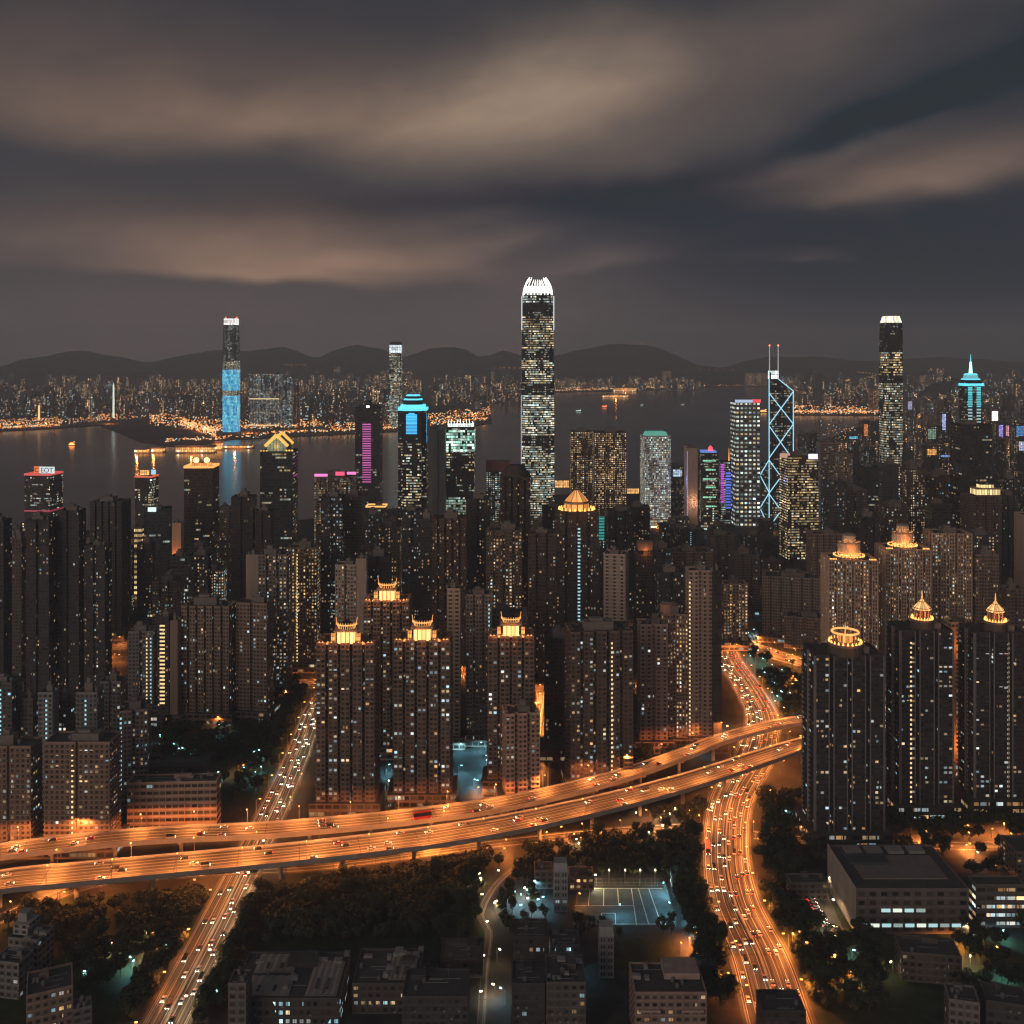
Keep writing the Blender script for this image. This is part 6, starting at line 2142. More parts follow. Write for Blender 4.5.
def stairtower(T_, a, b, h):
    mb = MB(); mb.box(-a * .9, a * .9, -b * .9, b * .9, h + .92, h + 4.5, 0); mb.build('top_box', M_WALL, T_, (.33, .33, .33))
    for f in (-.5, .0, .5):
        mb = MB(); mb.box(a * f - .3, a * f + .3, -b - .25, -b + .01, 1, h - .5, 0); mb.build('wall_rib', M_WALL, T_, (.24, .25, .26))


block(553, 568, 872, 912, 1.0, 'slim grey stair tower left of the sports ground', (.27, .28, .29), name='stair_tower', cat='stair tower', lit=.05, extra=stairtower)
block(534, 553, 872, 889, 1.0, 'small brown-roofed house left of the grey stair tower', (.25, .19, .16), lit=.05, warm=1)
block(568, 594, 878, 890, .8, 'low amber-lit house right of the grey stair tower', (.33, .24, .18), lit=.4, warm=1)
block(670, 690, 876, 890, .8, 'teal-lit glass hut right of the sports ground', (.10, .22, .24), lit=1.2, warm=0)
block(598, 614, 937, 978, 1.0, 'grey ribbed ventilation tower at the edge of the dark lawn', (.33, .31, .29), name='ventilation_tower', cat='tower', lit=0, extra=stairtower)
block(549, 580, 946, 968, .9, 'low dark house with a cyan window row left of the ventilation tower', (.13, .13, .135), lit=.5, warm=0)
block(513, 549, 938, 962, .9, 'flat dark shed behind the lane at lower middle', (.10, .09, .085), lit=.05)
mb = MB(); q = [gp(614, 970), gp(682, 970), gp(672, 938), gp(612, 938)]; mb.face([(x, y, .06) for x, y in q]); kind(mb.build('lawn', M_GRASS), 'structure')
footprints.append((*gp(645, 955), 18))
block(545, 586, 984, 1040, 1.2, 'grey house with a few lit windows at the lower edge', (.17, .155, .145), name='house', cat='house', lit=.25, warm=.6, extra=lambda T_, a, b, h: machines(T_, a, b, h, 4, 4))
block(512, 545, 985, 1035, 1.2, 'dark flat-roofed house left of the grey house at the lower edge', (.08, .08, .085), name='house', cat='house', lit=.06)


def pinkhouse(T_, a, b, h):
    mb = MB(); mb.box(-a * .1, a * .9, -b * .2, b * .9, h + .92, h + 3.6, 0); mb.build('roof_house', M_WALL, T_, (.36, .26, .22))
    for s_, f in ((-1, 0), (1, 0)):
        for z in (h * .35, h * .68):
            mb = MB(); mb.box(s_ * a * .6 - a * .3, s_ * a * .6 + a * .3, -b - 1.4, -b + .0, z, z + .9, 0); mb.build('balcony', M_WALL, T_, (.40, .28, .23))
    machines(T_, a, b, h, 3, 9, (-.9, -.2, -.5, .8))


block(629, 707, 994, 1046, .7, 'pink house with balconies at the lower edge', (.43, .30, .25), name='house', cat='house', lit=.16, warm=.9, extra=pinkhouse)
block(690, 718, 968, 990, .9, 'dark shed with a cyan lamp left of the curved road', (.08, .085, .09), lit=.05)
block(756, 806, 1012, 1050, .8, 'dark roof corner at the lower edge beside the curved road', (.07, .07, .07), lit=0)
# institute at the right


def institute(T_, a, b, h):
    mb = MB(); mb.box(-a * .75, a * .78, -b * .55, b * .5, h + .05, h + .8, 0); mb.build('roof_panel', plain('institute_roof', (.20, .17, .155), .85, .25, .2), T_)
    mb = MB(); mb.box(-a * .85, -a * .1, b * .05, b * .45, h + .82, h + 2.2, 0); mb.build('skylight', M_SKYL, T_)
    for k in range(4):
        x = -a * .6 + k * a * .4
        mb = MB(); mb.box(x - a * .15, x + a * .15, b * .62, b * .9, h + .05, h + 1.6, 0); mb.build('rooftop_machine', M_HVAC, T_)
    for z, f0, f1 in ((h * .50, -.55, .35), (h * .16, -.95, .98)):
        x = f0 * a
        k = 0
        while x < f1 * a - 4:
            mb = MB(); mb.box(x, x + 4.6, -b - .25, -b + .02, z, z + 1.7, 0); mb.build('window', (M_ROOMC, M_ROOMW, M_ROOMC, M_ROOMG)[k % 4], T_)
            x += 6.0
            k += 1
    mb = MB(); mb.box(-a - .4, -a + .02, -b, b, 0, h + 1.6, 0); mb.build('gable_wall', M_WALL, T_, (.36, .31, .28))


M_ROOMC = emis('office_room_cool', (.55, .92, .95), .75)
M_ROOMW = emis('office_room_white', (.92, 1.0, .85), .95)
M_ROOMG = emis('office_room_dim', (.65, .85, .80), .40)
block(828, 969, 890, 934, .80, 'large flat-roofed institute with two bands of lit windows', (.22, .19, .175), name='institute', cat='institute', lit=0, extra=institute, bw=6, fh=4.5)
block(968, 1026, 886, 928, .35, 'right wing of the institute with mixed warm and cool window bands', (.20, .18, .17), name='institute_wing', cat='institute', lit=1.6, warm=.45, bw=5, fh=4.5, ww=.85, wh=.4, grp=1)
block(1000, 1046, 853, 880, 1.2, 'pale-roofed hall at the right edge behind the institute', (.22, .19, .17), lit=.12, warm=.8)
block(894, 962, 958, 986, .55, 'small flat house with amber windows in front of the institute', (.17, .14, .12), lit=.25, warm=.9, name='house', cat='house', rot=-8)
block(944, 980, 1005, 1046, 1.0, 'grey house with a pale end wall at the lower right corner', (.27, .25, .235), name='house', cat='house', lit=.03, rot=-14)
block(980, 1030, 1008, 1050, .8, 'dark house in the lower right corner', (.10, .10, .10), name='house', cat='house', lit=.04, rot=-14)
block(786, 828, 884, 900, .5, 'low grey annex left of the institute gable', (.20, .185, .18), lit=.06)
q = [gp(812, 896), gp(826, 890), gp(846, 935), gp(832, 938)]
mb = MB(); mb.face([(x, y, .05) for x, y in q]); kind(mb.build('car_park', M_PAVE), 'structure')
footprints += [(*gp(822, 900), 9), (*gp(838, 925), 9)]
for k in range(9):
    x, y = gp(806 + k * 2.4, 892 + k * 4.2)
    put_vehicle(k % 4, x, y, .02, R(25), 'parked in the row left of the institute', 'parked left of the institute')

# ------------------------------------------------------------------ trees
M_LEAF = None
mt, t = new_mat("foliage")
oi = t.node('ShaderNodeObjectInfo')
gi = t.node('ShaderNodeNewGeometry')
tcn = t.node('ShaderNodeTexCoord')
n = t.noise(tcn.outputs['Object'], .9, 3.0, .6)
rn = t.m('ADD', t.m('MULTIPLY', gi.outputs['Random Per Island'], .6), t.m('MULTIPLY', n, .5))
base = t.mixc(rn, (.014, .023, .012, 1), (.055, .072, .030, 1))
base = t.mixc(t.m('MULTIPLY', oi.outputs['Random'], .5), base, (.038, .040, .018, 1))
principled(t, base, .7, .25)
M_LEAF = mt
M_BARK = plain('bark', (.07, .055, .04), .95, .4, .8)


def crown_mesh(seed, rx, rz, h0, n, leaf):
    r = random.Random(seed)
    lobes = []
    for _ in range(9):
        a = r.uniform(0, 6.28)
        q = r.uniform(.15, .75)
        lobes.append((rx * q * math.cos(a), rx * q * math.sin(a), h0 + rz * r.uniform(-.55, .75), rx * r.uniform(.28, .5)))
    mb = MB()
    for _ in range(n):
        lx, ly, lz, lr = r.choice(lobes)
        v = Vector((r.gauss(0, 1), r.gauss(0, 1), r.gauss(0, .8))).normalized() * lr * r.uniform(.55, 1.08)
        p_ = Vector((lx, ly, lz)) + v
        nrm = (v.normalized() + Vector((r.uniform(-.7, .7), r.uniform(-.7, .7), r.uniform(-.3, .9)))).normalized()
        u = nrm.orthogonal().normalized()
        w2 = nrm.cross(u)
        a = r.uniform(0, 6.28)
        u, w2 = u * math.cos(a) + w2 * math.sin(a), w2 * math.cos(a) - u * math.sin(a)
        s_ = leaf * r.uniform(.6, 1.3)
        mb.face([p_ + u * s_, p_ + w2 * s_ * .7 + nrm * s_ * .2, p_ - u * s_, p_ - w2 * s_ * .7 + nrm * s_ * .15])
    me = mb.mesh('crown')
    me.materials.append(M_LEAF)
    return me


def trunk_mesh(seed, h, r0):
    r = random.Random(seed)
    mb = MB()
    mb.tube([(0, 0, 0), (r.uniform(-.2, .2), r.uniform(-.2, .2), h * .5), (r.uniform(-.4, .4), r.uniform(-.4, .4), h)], r0, 7, 0, r0 * .5)
    for k in range(5):
        a = r.uniform(0, 6.28)
        mb.tube([(0, 0, h * r.uniform(.5, .9)), (1.2 * math.cos(a), 1.2 * math.sin(a), h * 1.1), (2.6 * math.cos(a), 2.6 * math.sin(a), h * 1.1 + 2)], r0 * .4, 5, 0, r0 * .12)
    me = mb.mesh('trunk')
    me.materials.append(M_BARK)
    return me


TREES = [(crown_mesh(k, rx, rz, h0, 950, .44), trunk_mesh(k, h0 - rz * .5, .3)) for k, (rx, rz, h0) in enumerate([(4.6, 3.4, 7), (3.8, 3.8, 7.5), (5.4, 3.2, 7), (3.2, 3.0, 5.5), (4.2, 4.6, 9)])]
nt = 0


def tree(x, y, sc, label, group):
    global nt
    nt += 1
    T_ = thing('tree', label, 'tree', (x, y, 0), rnd.uniform(0, 6.28), group)
    cm, tm = rnd.choice(TREES)
    T_.scale = (sc, sc, sc * rnd.uniform(.85, 1.15))
    for nm, me in (('trunk', tm), ('crown', cm)):
        o_ = bpy.data.objects.new(nm, me)
        C.objects.link(o_)
        o_.parent = T_


def in_poly(x, y, poly):
    c = False
    j = len(poly) - 1
    for i in range(len(poly)):
        if (poly[i][1] > y) != (poly[j][1] > y) and x < (poly[j][0] - poly[i][0]) * (y - poly[i][1]) / (poly[j][1] - poly[i][1]) + poly[i][0]:
            c = not c
        j = i
    return c


wood = []        # crowns of the closed woodland, beyond the trees that show singly


def grove(pix, n, what, smin=.75, smax=1.2, extra=0):
    poly = [gp(*p_) for p_ in pix]
    x0, x1 = min(p_[0] for p_ in poly), max(p_[0] for p_ in poly)
    y0, y1 = min(p_[1] for p_ in poly), max(p_[1] for p_ in poly)
    got = []
    tries = 0
    while len(got) < n + extra and tries < (n + extra) * 40:
        tries += 1
        x, y = rnd.uniform(x0, x1), rnd.uniform(y0, y1)
        if not in_poly(x, y, poly) or not clear_of(x, y, 1.5):
            continue
        if any((x - a) ** 2 + (y - b) ** 2 < (3.4 if len(got) < n else 2.2) ** 2 for a, b in got):
            continue
        got.append((x, y))
    extra += n - round(n * .68)
    n = round(n * .68)
    got_s = sorted(got[:n], key=lambda q: q[1])
    for (x, y) in got_s:
        tree(x, y, rnd.uniform(smin, smax), 'leafy tree ' + what, 'trees ' + what)
    wood.extend(got[n:])


grove([(0, 905), (150, 890), (190, 905), (150, 965), (75, 1000), (60, 940), (0, 925)], 42, 'in the dark grove left of the straight left road', extra=60)
grove([(240, 905), (300, 868), (480, 862), (478, 940), (240, 945)], 78, 'in the dark park right of the straight left road', extra=120)
grove([(205, 960), (235, 935), (232, 1000), (195, 1030)], 9, 'beside the left road near the depot')
grove([(10, 893), (200, 884), (200, 896), (10, 908)], 14, 'on the bank under the flyover at the left', .6, .9)
grove([(265, 866), (470, 846), (470, 862), (250, 885)], 20, 'on the lit slope below the merging decks', .6, .95)
grove([(490, 838), (620, 815), (700, 808), (705, 850), (700, 880), (500, 868)], 44, 'between the flyover and the sports ground', .7, 1.1, extra=20)
grove([(575, 925), (672, 925), (672, 937), (575, 937)], 10, 'in the hedge row in front of the sports ground', .55, .8)
grove([(675, 880), (706, 880), (730, 960), (752, 1010), (720, 1010), (690, 940)], 22, 'left of the curved road beyond the sports ground')
grove([(498, 880), (535, 880), (548, 925), (500, 940)], 14, 'around the lamp-lit garden left of the stair tower', .7, 1.0)
grove([(765, 800), (800, 800), (800, 870), (770, 900), (762, 860)], 14, 'between the curved road and the ring-cupola tower')
grove([(775, 905), (800, 905), (880, 945), (885, 1010), (820, 1015)], 36, 'in the dark wood right of the curved road', extra=40)
grove([(830, 850), (1020, 850), (1020, 872), (970, 880), (830, 866)], 24, 'along the side street behind the institute')
grove([(965, 940), (1024, 930), (1024, 1000), (930, 992)], 20, 'at the lower right before the institute wing')
grove([(160, 725), (270, 715), (300, 690), (312, 715), (270, 790), (225, 800), (222, 765), (160, 770)], 34, 'in the mid-left park', .75, 1.15, extra=90)
grove([(276, 690), (312, 692), (308, 722), (276, 712)], 10, 'below the short road behind the mid-left park')
grove([(745, 668), (800, 682), (800, 720), (775, 715)], 24, 'in the dark garden right of the curved road', extra=40)
grove([(728, 655), (745, 652), (800, 668), (795, 682)], 8, 'below the orange street lamps')
grove([(500, 820), (480, 800), (316, 816), (320, 822)], 8, 'at the feet of the front pavilion towers', .6, .9)
grove([(735, 545), (775, 535), (815, 560), (760, 575)], 10, 'on the dark mound before the cross-braced prism tower', .9, 1.4, extra=30)

for pix, m_ in [([(690, 800), (712, 800), (703, 900), (742, 1010), (715, 1010), (678, 900)], 70), ([(758, 790), (800, 800), (788, 900), (835, 1012), (812, 1015), (765, 905)], 80), ([(0, 878), (232, 868), (226, 902), (0, 922)], 22),
                ([(255, 866), (480, 842), (492, 868), (248, 892)], 45), ([(490, 835), (700, 800), (702, 882), (495, 882)], 80), ([(185, 893), (235, 880), (165, 1020), (120, 1020)], 60), ([(250, 900), (262, 900), (225, 1010), (200, 1015)], 30),
                ([(640, 752), (712, 735), (700, 770), (640, 790)], 40), ([(150, 700), (312, 690), (300, 740), (150, 800)], 60), ([(770, 815), (1024, 815), (1024, 850), (770, 870)], 80)]:
    grove(pix, 0, '', extra=m_)

mb = MB()
r = random.Random(77)
for (x, y) in wood:
    rx = r.uniform(2.8, 4.6)
    for _ in range(120):
        v = Vector((r.gauss(0, 1), r.gauss(0, 1), r.gauss(0, .7))).normalized() * rx * r.uniform(.7, 1.05)
        p_ = Vector((x, y, rx * 1.1 + 1.0)) + Vector((v.x, v.y, v.z * .8))
        nrm = (v.normalized() + Vector((r.uniform(-.7, .7), r.uniform(-.7, .7), r.uniform(-.2, .9)))).normalized()
        u = nrm.orthogonal().normalized()
        w2 = nrm.cross(u)
        s_ = r.uniform(.6, 1.25)
        mb.face([p_ + u * s_, p_ + w2 * s_ * .7, p_ - u * s_, p_ - w2 * s_ * .7])
    mb.tube([(x, y, 0), (x, y, rx * 1.2)], .25, 5)
kind(mb.build('woodland', M_LEAF), 'stuff')
# lawns of the dark parks
for pix in ([(238, 950), (482, 945), (490, 868), (300, 868)], [(0, 1030), (0, 900), (190, 893), (130, 1030)], [(160, 800), (290, 800), (312, 700), (160, 722)], [(735, 640), (806, 650), (806, 725), (780, 730)], [(770, 1030), (760, 890), (800, 900), (1024, 940), (1024, 1030)]):
    mb = MB(); mb.face([(*gp(*p_), .012) for p_ in pix]); kind(mb.build('grass', M_GRASS), 'structure')

# ------------------------------------------------------------------ far shore: piers, boats, quay lights, the city across the water
M_QUAY = emis('quay_amber_light', (1.0, .40, .09), 2.2)
M_QUAYW = emis('quay_white_light', (1.0, .85, .62), 5.0)
M_WINA = lantern_material('amber_terminal_windows', (1.0, .50, .16), 1.5)


def pier(px0, px1, pyb, hpx, label, cols=('amber',), roof=True):
    d = 307200.0 / (pyb - HY)
    w_ = (px1 - px0) * d / 1024.0
    T_ = thing('pier_terminal', label, 'pier', (((px0 + px1) / 2 - 512) * d / 1024.0, d + 14, -2.2), 0)
    hh = hpx * d / 1024.0
    mb = MB(); mb.box(-w_ / 2, w_ / 2, -14, 20, 0, 3.4, 0); mb.build('quay', M_CONC, T_)
    mb = MB(); mb.box(-w_ / 2 + 3, w_ / 2 - 3, -10, 14, 3.4, 3.4 + hh * .7, 0, 6, hh * .35); mb.build('hall', M_WINA, T_)
    if roof:
        mb = MB(); mb.box(-w_ / 2 + 1, w_ / 2 - 1, -12, 16, 3.4 + hh * .7, 3.4 + hh, 0); mb.build('roof', M_PLANT, T_)
    n = max(3, int(w_ / 22))
    for k in range(n):
        mb = MB(); x = -w_ / 2 + (k + .5) * w_ / n
        mb.box(x - 2.4, x + 2.4, -13.6, -12.6, 4, 8.5, 0); mb.build('quay_light', M_QUAY if k % 3 else M_QUAYW, T_)
    lamp(T_, (0, -40, 14), SOD, 60000, 2)
    return T_


pier(174, 214, 452.5, 6.5, 'long amber-lit pier terminal on the far shore beside the blue media tower')
pier(133, 147, 452.5, 3, 'small lit pier furthest left on the far shore', roof=False)
pier(150, 163, 452, 4, 'small lit pier beside the dark breakwater')
pier(214, 221, 449.5, 8, 'short bright pier head right of the long pier terminal')
pier(222, 252, 448, 2.2, 'low pale-lit pier behind the globe-topped tower', roof=False)
pier(602, 629, 397.5, 3, 'low amber-lit pier below the broadest hill')
pier(613, 637, 391.5, 4.5, 'pale terminal hall on the far shore below the broadest hill')


def boat(px, py, L, label, mtl, decks=1):
    x, y = gp(px, py, -2.2)
    T_ = thing('boat', label, 'boat', (x, y, -2.2), rnd.uniform(-.4, .4))
    a, b = L / 2, L * .13
    mb = MB()
    lo = [(-a, -b * .6), (a * .6, -b * .6), (a * .9, 0), (a * .6, b * .6), (-a, b * .6)]
    hi = [(-a, -b), (a * .6, -b), (a * 1.08, 0), (a * .6, b), (-a, b)]
    mb.prism(lo, -.5, L * .07, m=0, top=0, wallm=0, tp=hi); mb.build('hull', plain('boat_hull', (.10, .09, .10), .5, .2), T_)
    z = L * .07
    for k in range(decks):
        mb = MB(); mb.box(-a * (.85 - .15 * k), a * (.5 - .2 * k), -b * .8, b * .8, z, z + L * .09, 0, 4, 4); mb.build('lit_deck', mtl, T_)
        z += L * .09
        mb = MB(); mb.box(-a * (.88 - .15 * k), a * (.53 - .2 * k), -b * .85, b * .85, z, z + .5, 0); mb.build('deck_roof', M_PLANT, T_)
        z += .5
    mb = MB(); mb.tube([(0, 0, z), (0, 0, z + L * .12)], .3, 5); mb.build('mast', M_METAL, T_)
    mb = MB(); mb.box(a * .2, a * .5, -b * .4, b * .4, z, z + L * .06, 0); mb.build('wheelhouse', mtl, T_)


boat(72.5, 445.5, 26, 'orange-glowing boat alone on the open water at the left', emis('orange_boat_light', (1.0, .30, .06), 5.0), 3)
boat(605, 407.5, 38, 'small red-orange lit boat right of the fin-crowned skyscraper', emis('red_boat_light', (1.0, .18, .05), 3.0), 2)
boat(579, 411.5, 36, 'small pale green-white lit boat left of the red one', emis('pale_boat_light', (.7, 1.0, .8), 1.6))
boat(764, 412.5, 50, 'amber-lit ferry between the white-grid tower and the braced prism tower', emis('amber_boat_light', (1.0, .45, .12), 2.4), 2)
boat(642, 405.5, 26, 'tiny dark boat with one pale light on the open water', emis('small_boat_light', (.7, .95, .85), .8))
boat(683, 405, 26, 'tiny boat with a pale light furthest right on the open water', emis('small_boat_light', (.7, .95, .85), .8))

# quay and street lights of the far shore: too many to count
mbs = [MB(), MB(), MB(), MB()]
rq = random.Random(5)


def far_light(px, py, k, sz, hgt=None):
    x, y = gp(px, py)
    z = rq.uniform(7, 14) if hgt is None else hgt
    mbs[k].cyl(x, y, z, z + sz * 1.5, sz, sz, 6)
    mbs[3].tube([(x, y, 0), (x, y, z)], .25, 4)


for (x0, y0, x1, y1, n, spread, sz) in [
    (0, 426, 62, 423, 90, 3.5, 2.0), (0, 430.5, 60, 427.5, 40, .6, 2.2), (62, 424, 118, 419, 40, 3, 1.7), (95, 420, 160, 415, 70, 3.5, 2.0), (150, 421, 222, 428, 130, 6, 2.3), (180, 424, 216, 436, 80, 4, 2.4),
    (165, 444, 262, 438.5, 40, 1.2, 2.0), (235, 428, 320, 425, 110, 4, 2.3), (262, 436, 400, 430.5, 60, .8, 2.2), (320, 428, 410, 423, 70, 4, 2.0), (428, 420, 490, 413, 80, 4, 2.4), (430, 426, 488, 421, 50, 1.5, 2.4),
    (470, 405, 520, 396, 40, 3, 2.4), (555, 389.5, 690, 386.5, 190, 1.6, 2.8), (555, 392.2, 690, 387.6, 70, .4, 2.8), (640, 386.8, 775, 385.4, 90, 1.0, 2.6), (772, 412, 880, 412, 130, 4, 2.6), (790, 413.5, 870, 414, 50, .5, 2.6),
    (795, 404, 880, 396, 60, 6, 2.6), (0, 400, 120, 396, 60, 14, 2.0), (100, 398, 220, 396, 70, 14, 2.2), (240, 400, 400, 396, 90, 14, 2.4), (560, 378, 700, 374, 40, 2, 3.2), (0, 380, 120, 377, 50, 3, 3.2), (100, 378, 330, 376, 50, 4, 3.2),
    (905, 424, 1024, 420, 140, 9, 2.4), (900, 440, 1024, 445, 80, 12, 1.8), (820, 430, 900, 450, 40, 9, 1.6), (905, 392, 1024, 392, 60, 8, 2.6)]:
    for _ in range(int(n * 3.0)):
        f = rq.random()
        far_light(x0 + (x1 - x0) * f, max(375.5, y0 + (y1 - y0) * f + rq.uniform(-spread, spread)), rq.choices((0, 1, 2), (8, 3, 1))[0], sz * rq.uniform(.45, 1.05))
# lamps strung along hill roads and crests
for (x0, y0, x1, y1, n, d_) in [(286, 365, 307, 365, 7, 9700), (150, 351, 178, 350, 2, 10380), (268, 349, 280, 348, 3, 10380), (355, 345, 358, 344, 2, 10380), (428, 347, 450, 346, 4, 10380), (492, 351, 506, 350, 3, 10380), (615, 344, 650, 343, 5, 10380),
                            (495, 368, 520, 368, 6, 9300), (855, 372, 880, 375, 9, 9200), (905, 361, 930, 361, 5, 10300), (75, 350, 78, 350, 2, 10380), (700, 370, 730, 370, 5, 9800), (1000, 380, 1024, 380, 6, 8600), (770, 357, 830, 356, 5, 10380)]:
    for k in range(n):
        f = (k + rq.uniform(-.2, .2)) / max(1, n - 1)
        px, py = x0 + (x1 - x0) * f, y0 + (y1 - y0) * f
        z = zat(py, d_)
        mbs[0].cyl((px - 512) * d_ / 1024, d_ - 60, z, z + 5, 3.2, 3.2, 6)
for k, (nm, mt_) in enumerate((('far_amber_lights', emis('far_amber_light', (1.0, .33, .06), 2.2)), ('far_pale_lights', emis('far_pale_light', (1.0, .72, .40), 2.0)), ('far_cyan_lights', emis('far_cyan_light', (.35, .85, 1.0), 1.5)), ('far_lamp_posts', M_METAL))):
    kind(mbs[k].build(nm, mt_), 'stuff')
# a few strong lamps so that the quays and the water really are lit
for (px, py, pw) in [(20, 427, 3e5), (48, 426, 3e5), (108, 424, 2e5), (150, 418, 3e5), (190, 428, 6e5), (205, 432, 6e5), (250, 433, 4e5), (290, 431, 4e5), (340, 428, 3e5), (390, 425, 3e5), (450, 419, 4e5), (475, 416, 4e5), (575, 388, 5e5), (625, 386, 5e5), (670, 384, 4e5), (800, 411, 7e5), (830, 411, 7e5), (860, 412, 5e5), (930, 420, 5e5), (990, 425, 5e5), (960, 440, 3e5), (915, 432, 3e5)]:
    x, y = gp(px, py)
    T_ = lamp_post(x, y, rnd.uniform(0, 6), 16, 'sodium', pw / .6, 'tall amber mast light on the far shore quays', 'mast lights on the far shore quays', .6, 2.2, 'mast_light')

# towers across the harbour
fr = random.Random(21)
HILLN = [(75, 'the leftmost hill'), (231, 'the blue media tower'), (357, 'the hill left of the slim far tower'), (395, 'the slim far tower'), (452, 'the hill left of the fin-crowned skyscraper'), (537, 'the fin-crowned skyscraper'),
         (630, 'the broadest hill'), (745, 'the white-grid tower'), (777, 'the cross-braced prism tower'), (891, 'the flat-crowned tall tower'), (970, 'the cyan-columned spire tower')]


def near_hill(px):
    return min(HILLN, key=lambda q: abs(q[0] - px))


FARSTY = [('dim grey', (.12, .115, .12), .10, .6, 4.0), ('amber-lit', (.30, .19, .12), .55, 1.0, 2.4), ('cool-lit', (.11, .115, .125), .15, .2, 3.6), ('dark', (.06, .06, .065), .06, .6, 4.0), ('warm-dotted', (.14, .105, .085), .22, .9, 3.6)]
cnt = {}


def far_block(px, py, wpx, hpx, sty, mbx=None, nm='far_tower_block'):
    d = 307200.0 / (py - HY)
    w_, hh = wpx * d / 1024, hpx * d / 1024
    dd = w_ * fr.uniform(.7, 1.1)
    x = (px - 512) * d / 1024
    if mbx is not None:
        mbx.prism([(x - w_ / 2, d), (x + w_ / 2, d), (x + w_ / 2, d + dd), (x - w_ / 2, d + dd)], .6, hh, 7.0, 6.5, 0, 2, 1)
        return
    a, b = w_ / 2, dd / 2
    side, _n = ('left', 0) if px < near_hill(px)[0] else ('right', 0)
    shape = 'slab' if wpx > hpx * .75 else ('block' if hpx < 12 else 'tower')
    lab = f"{FARSTY[sty][0]} {shape} across the harbour, {side} of {near_hill(px)[1]}"
    T_ = thing(nm, lab, 'far tower', (x, d + b, .6), 0, f"{FARSTY[sty][0]} {shape}s {side} of {near_hill(px)[1]}")
    mb = MB(); mb.prism([(-a, -b), (a, -b), (a, b), (-a, b)], 0, hh, 7.0, 6.5, 0, 2, 1)
    mb.build('body', [M_FAC, M_WALL, M_ROOF], T_, FARSTY[sty][1], fprops(FARSTY[sty][2], 1, FARSTY[sty][3], FARSTY[sty][4] * 1.25, .6, .55))
    mb = MB(); mb.box(-a * .5, a * .4, -b * .5, b * .5, hh, hh + hh * .06 + 3, 0); mb.build('plant_room', M_PLANT, T_)


# those that can be told apart
for (px, py, wpx, hpx, lab, col, pr) in [
    (264, 427, 30, 53, 'wide blue-grey lit tower cluster right of the blue media tower', (.12, .13, .16), fprops(1.3, 1, .35, .85, .65, .55)),
    (287, 428, 9, 51, 'narrow blue-topped tower at the right end of the wide lit cluster', (.08, .10, .14), fprops(.7, 1, .1, .9, .65, .55)),
    (294, 427, 10, 40, 'dark red lit tower beside the wide lit cluster', (.20, .06, .04), fprops(.8, 1, 1.0, .55, .65, .55)),
    (476, 413, 9, 37, 'dark tower with a pale green top left of the fin-crowned skyscraper', (.08, .09, .10), fprops(.3, 1, .4, .8, .65, .55)),
    (667, 386.5, 9, 15, 'tall amber slab right of the broadest hill', (.40, .26, .16), fprops(.8, 1, 1, 1.0, .6, .55)),
    (818, 405, 8, 32, 'dark slim tower right of the braced prism tower, across the water', (.05, .05, .06), fprops(.15, 1, .5, .8, .6, .5)),
    (757, 386.5, 20, 13, 'row of amber-lit slabs left of the braced prism tower', (.42, .27, .16), fprops(.7, 1, 1, 1.0, .6, .55)),
    (874, 413, 9, 24, 'reddish lit block left of the flat-crowned tall tower', (.30, .08, .05), fprops(.8, 1, 1, .8, .6, .55)),
    (85, 398, 5, 14, 'bright amber twin block on the far shore at the left', (.4, .25, .15), fprops(2, 1, 1, 1.3, .7, .6)),
    (441, 398, 4, 14, 'very bright white-lit slab right of the slim far tower', (.4, .35, .3), fprops(6, 1, .5, 1.8, .8, .7))]:
    d = 307200.0 / (py - HY)
    w_, hh = wpx * d / 1024, hpx * d / 1024
    T_ = thing('far_tower', lab, 'far tower', ((px - 512) * d / 1024, d + w_ * .3, .6), 0)
    a, b = w_ / 2, w_ * .3
    poly = bays(w_, w_ * .6, max(1, round(wpx / 5)), 1, w_ * .04, w_ * .06)
    mb = MB(); mb.prism(poly, 0, hh, 5.5, 5.0, 0, 2, 1); mb.build('body', [M_FAC, M_WALL, M_ROOF], T_, col, pr)
    mb = MB(); mb.box(-a * .8, a * .8, -b * .8, b * .8, hh, hh + 6, 0); mb.build('plant_room', M_PLANT, T_)
    if wpx > 25:
        for f in (0.0, .50):
            mb = MB(); mb.box(-a - .6, a + .6, -b - .8, -b - .1, hh * (.02 + f), hh * (.04 + f), 0); mb.build('lit_band', M_STW, T_)
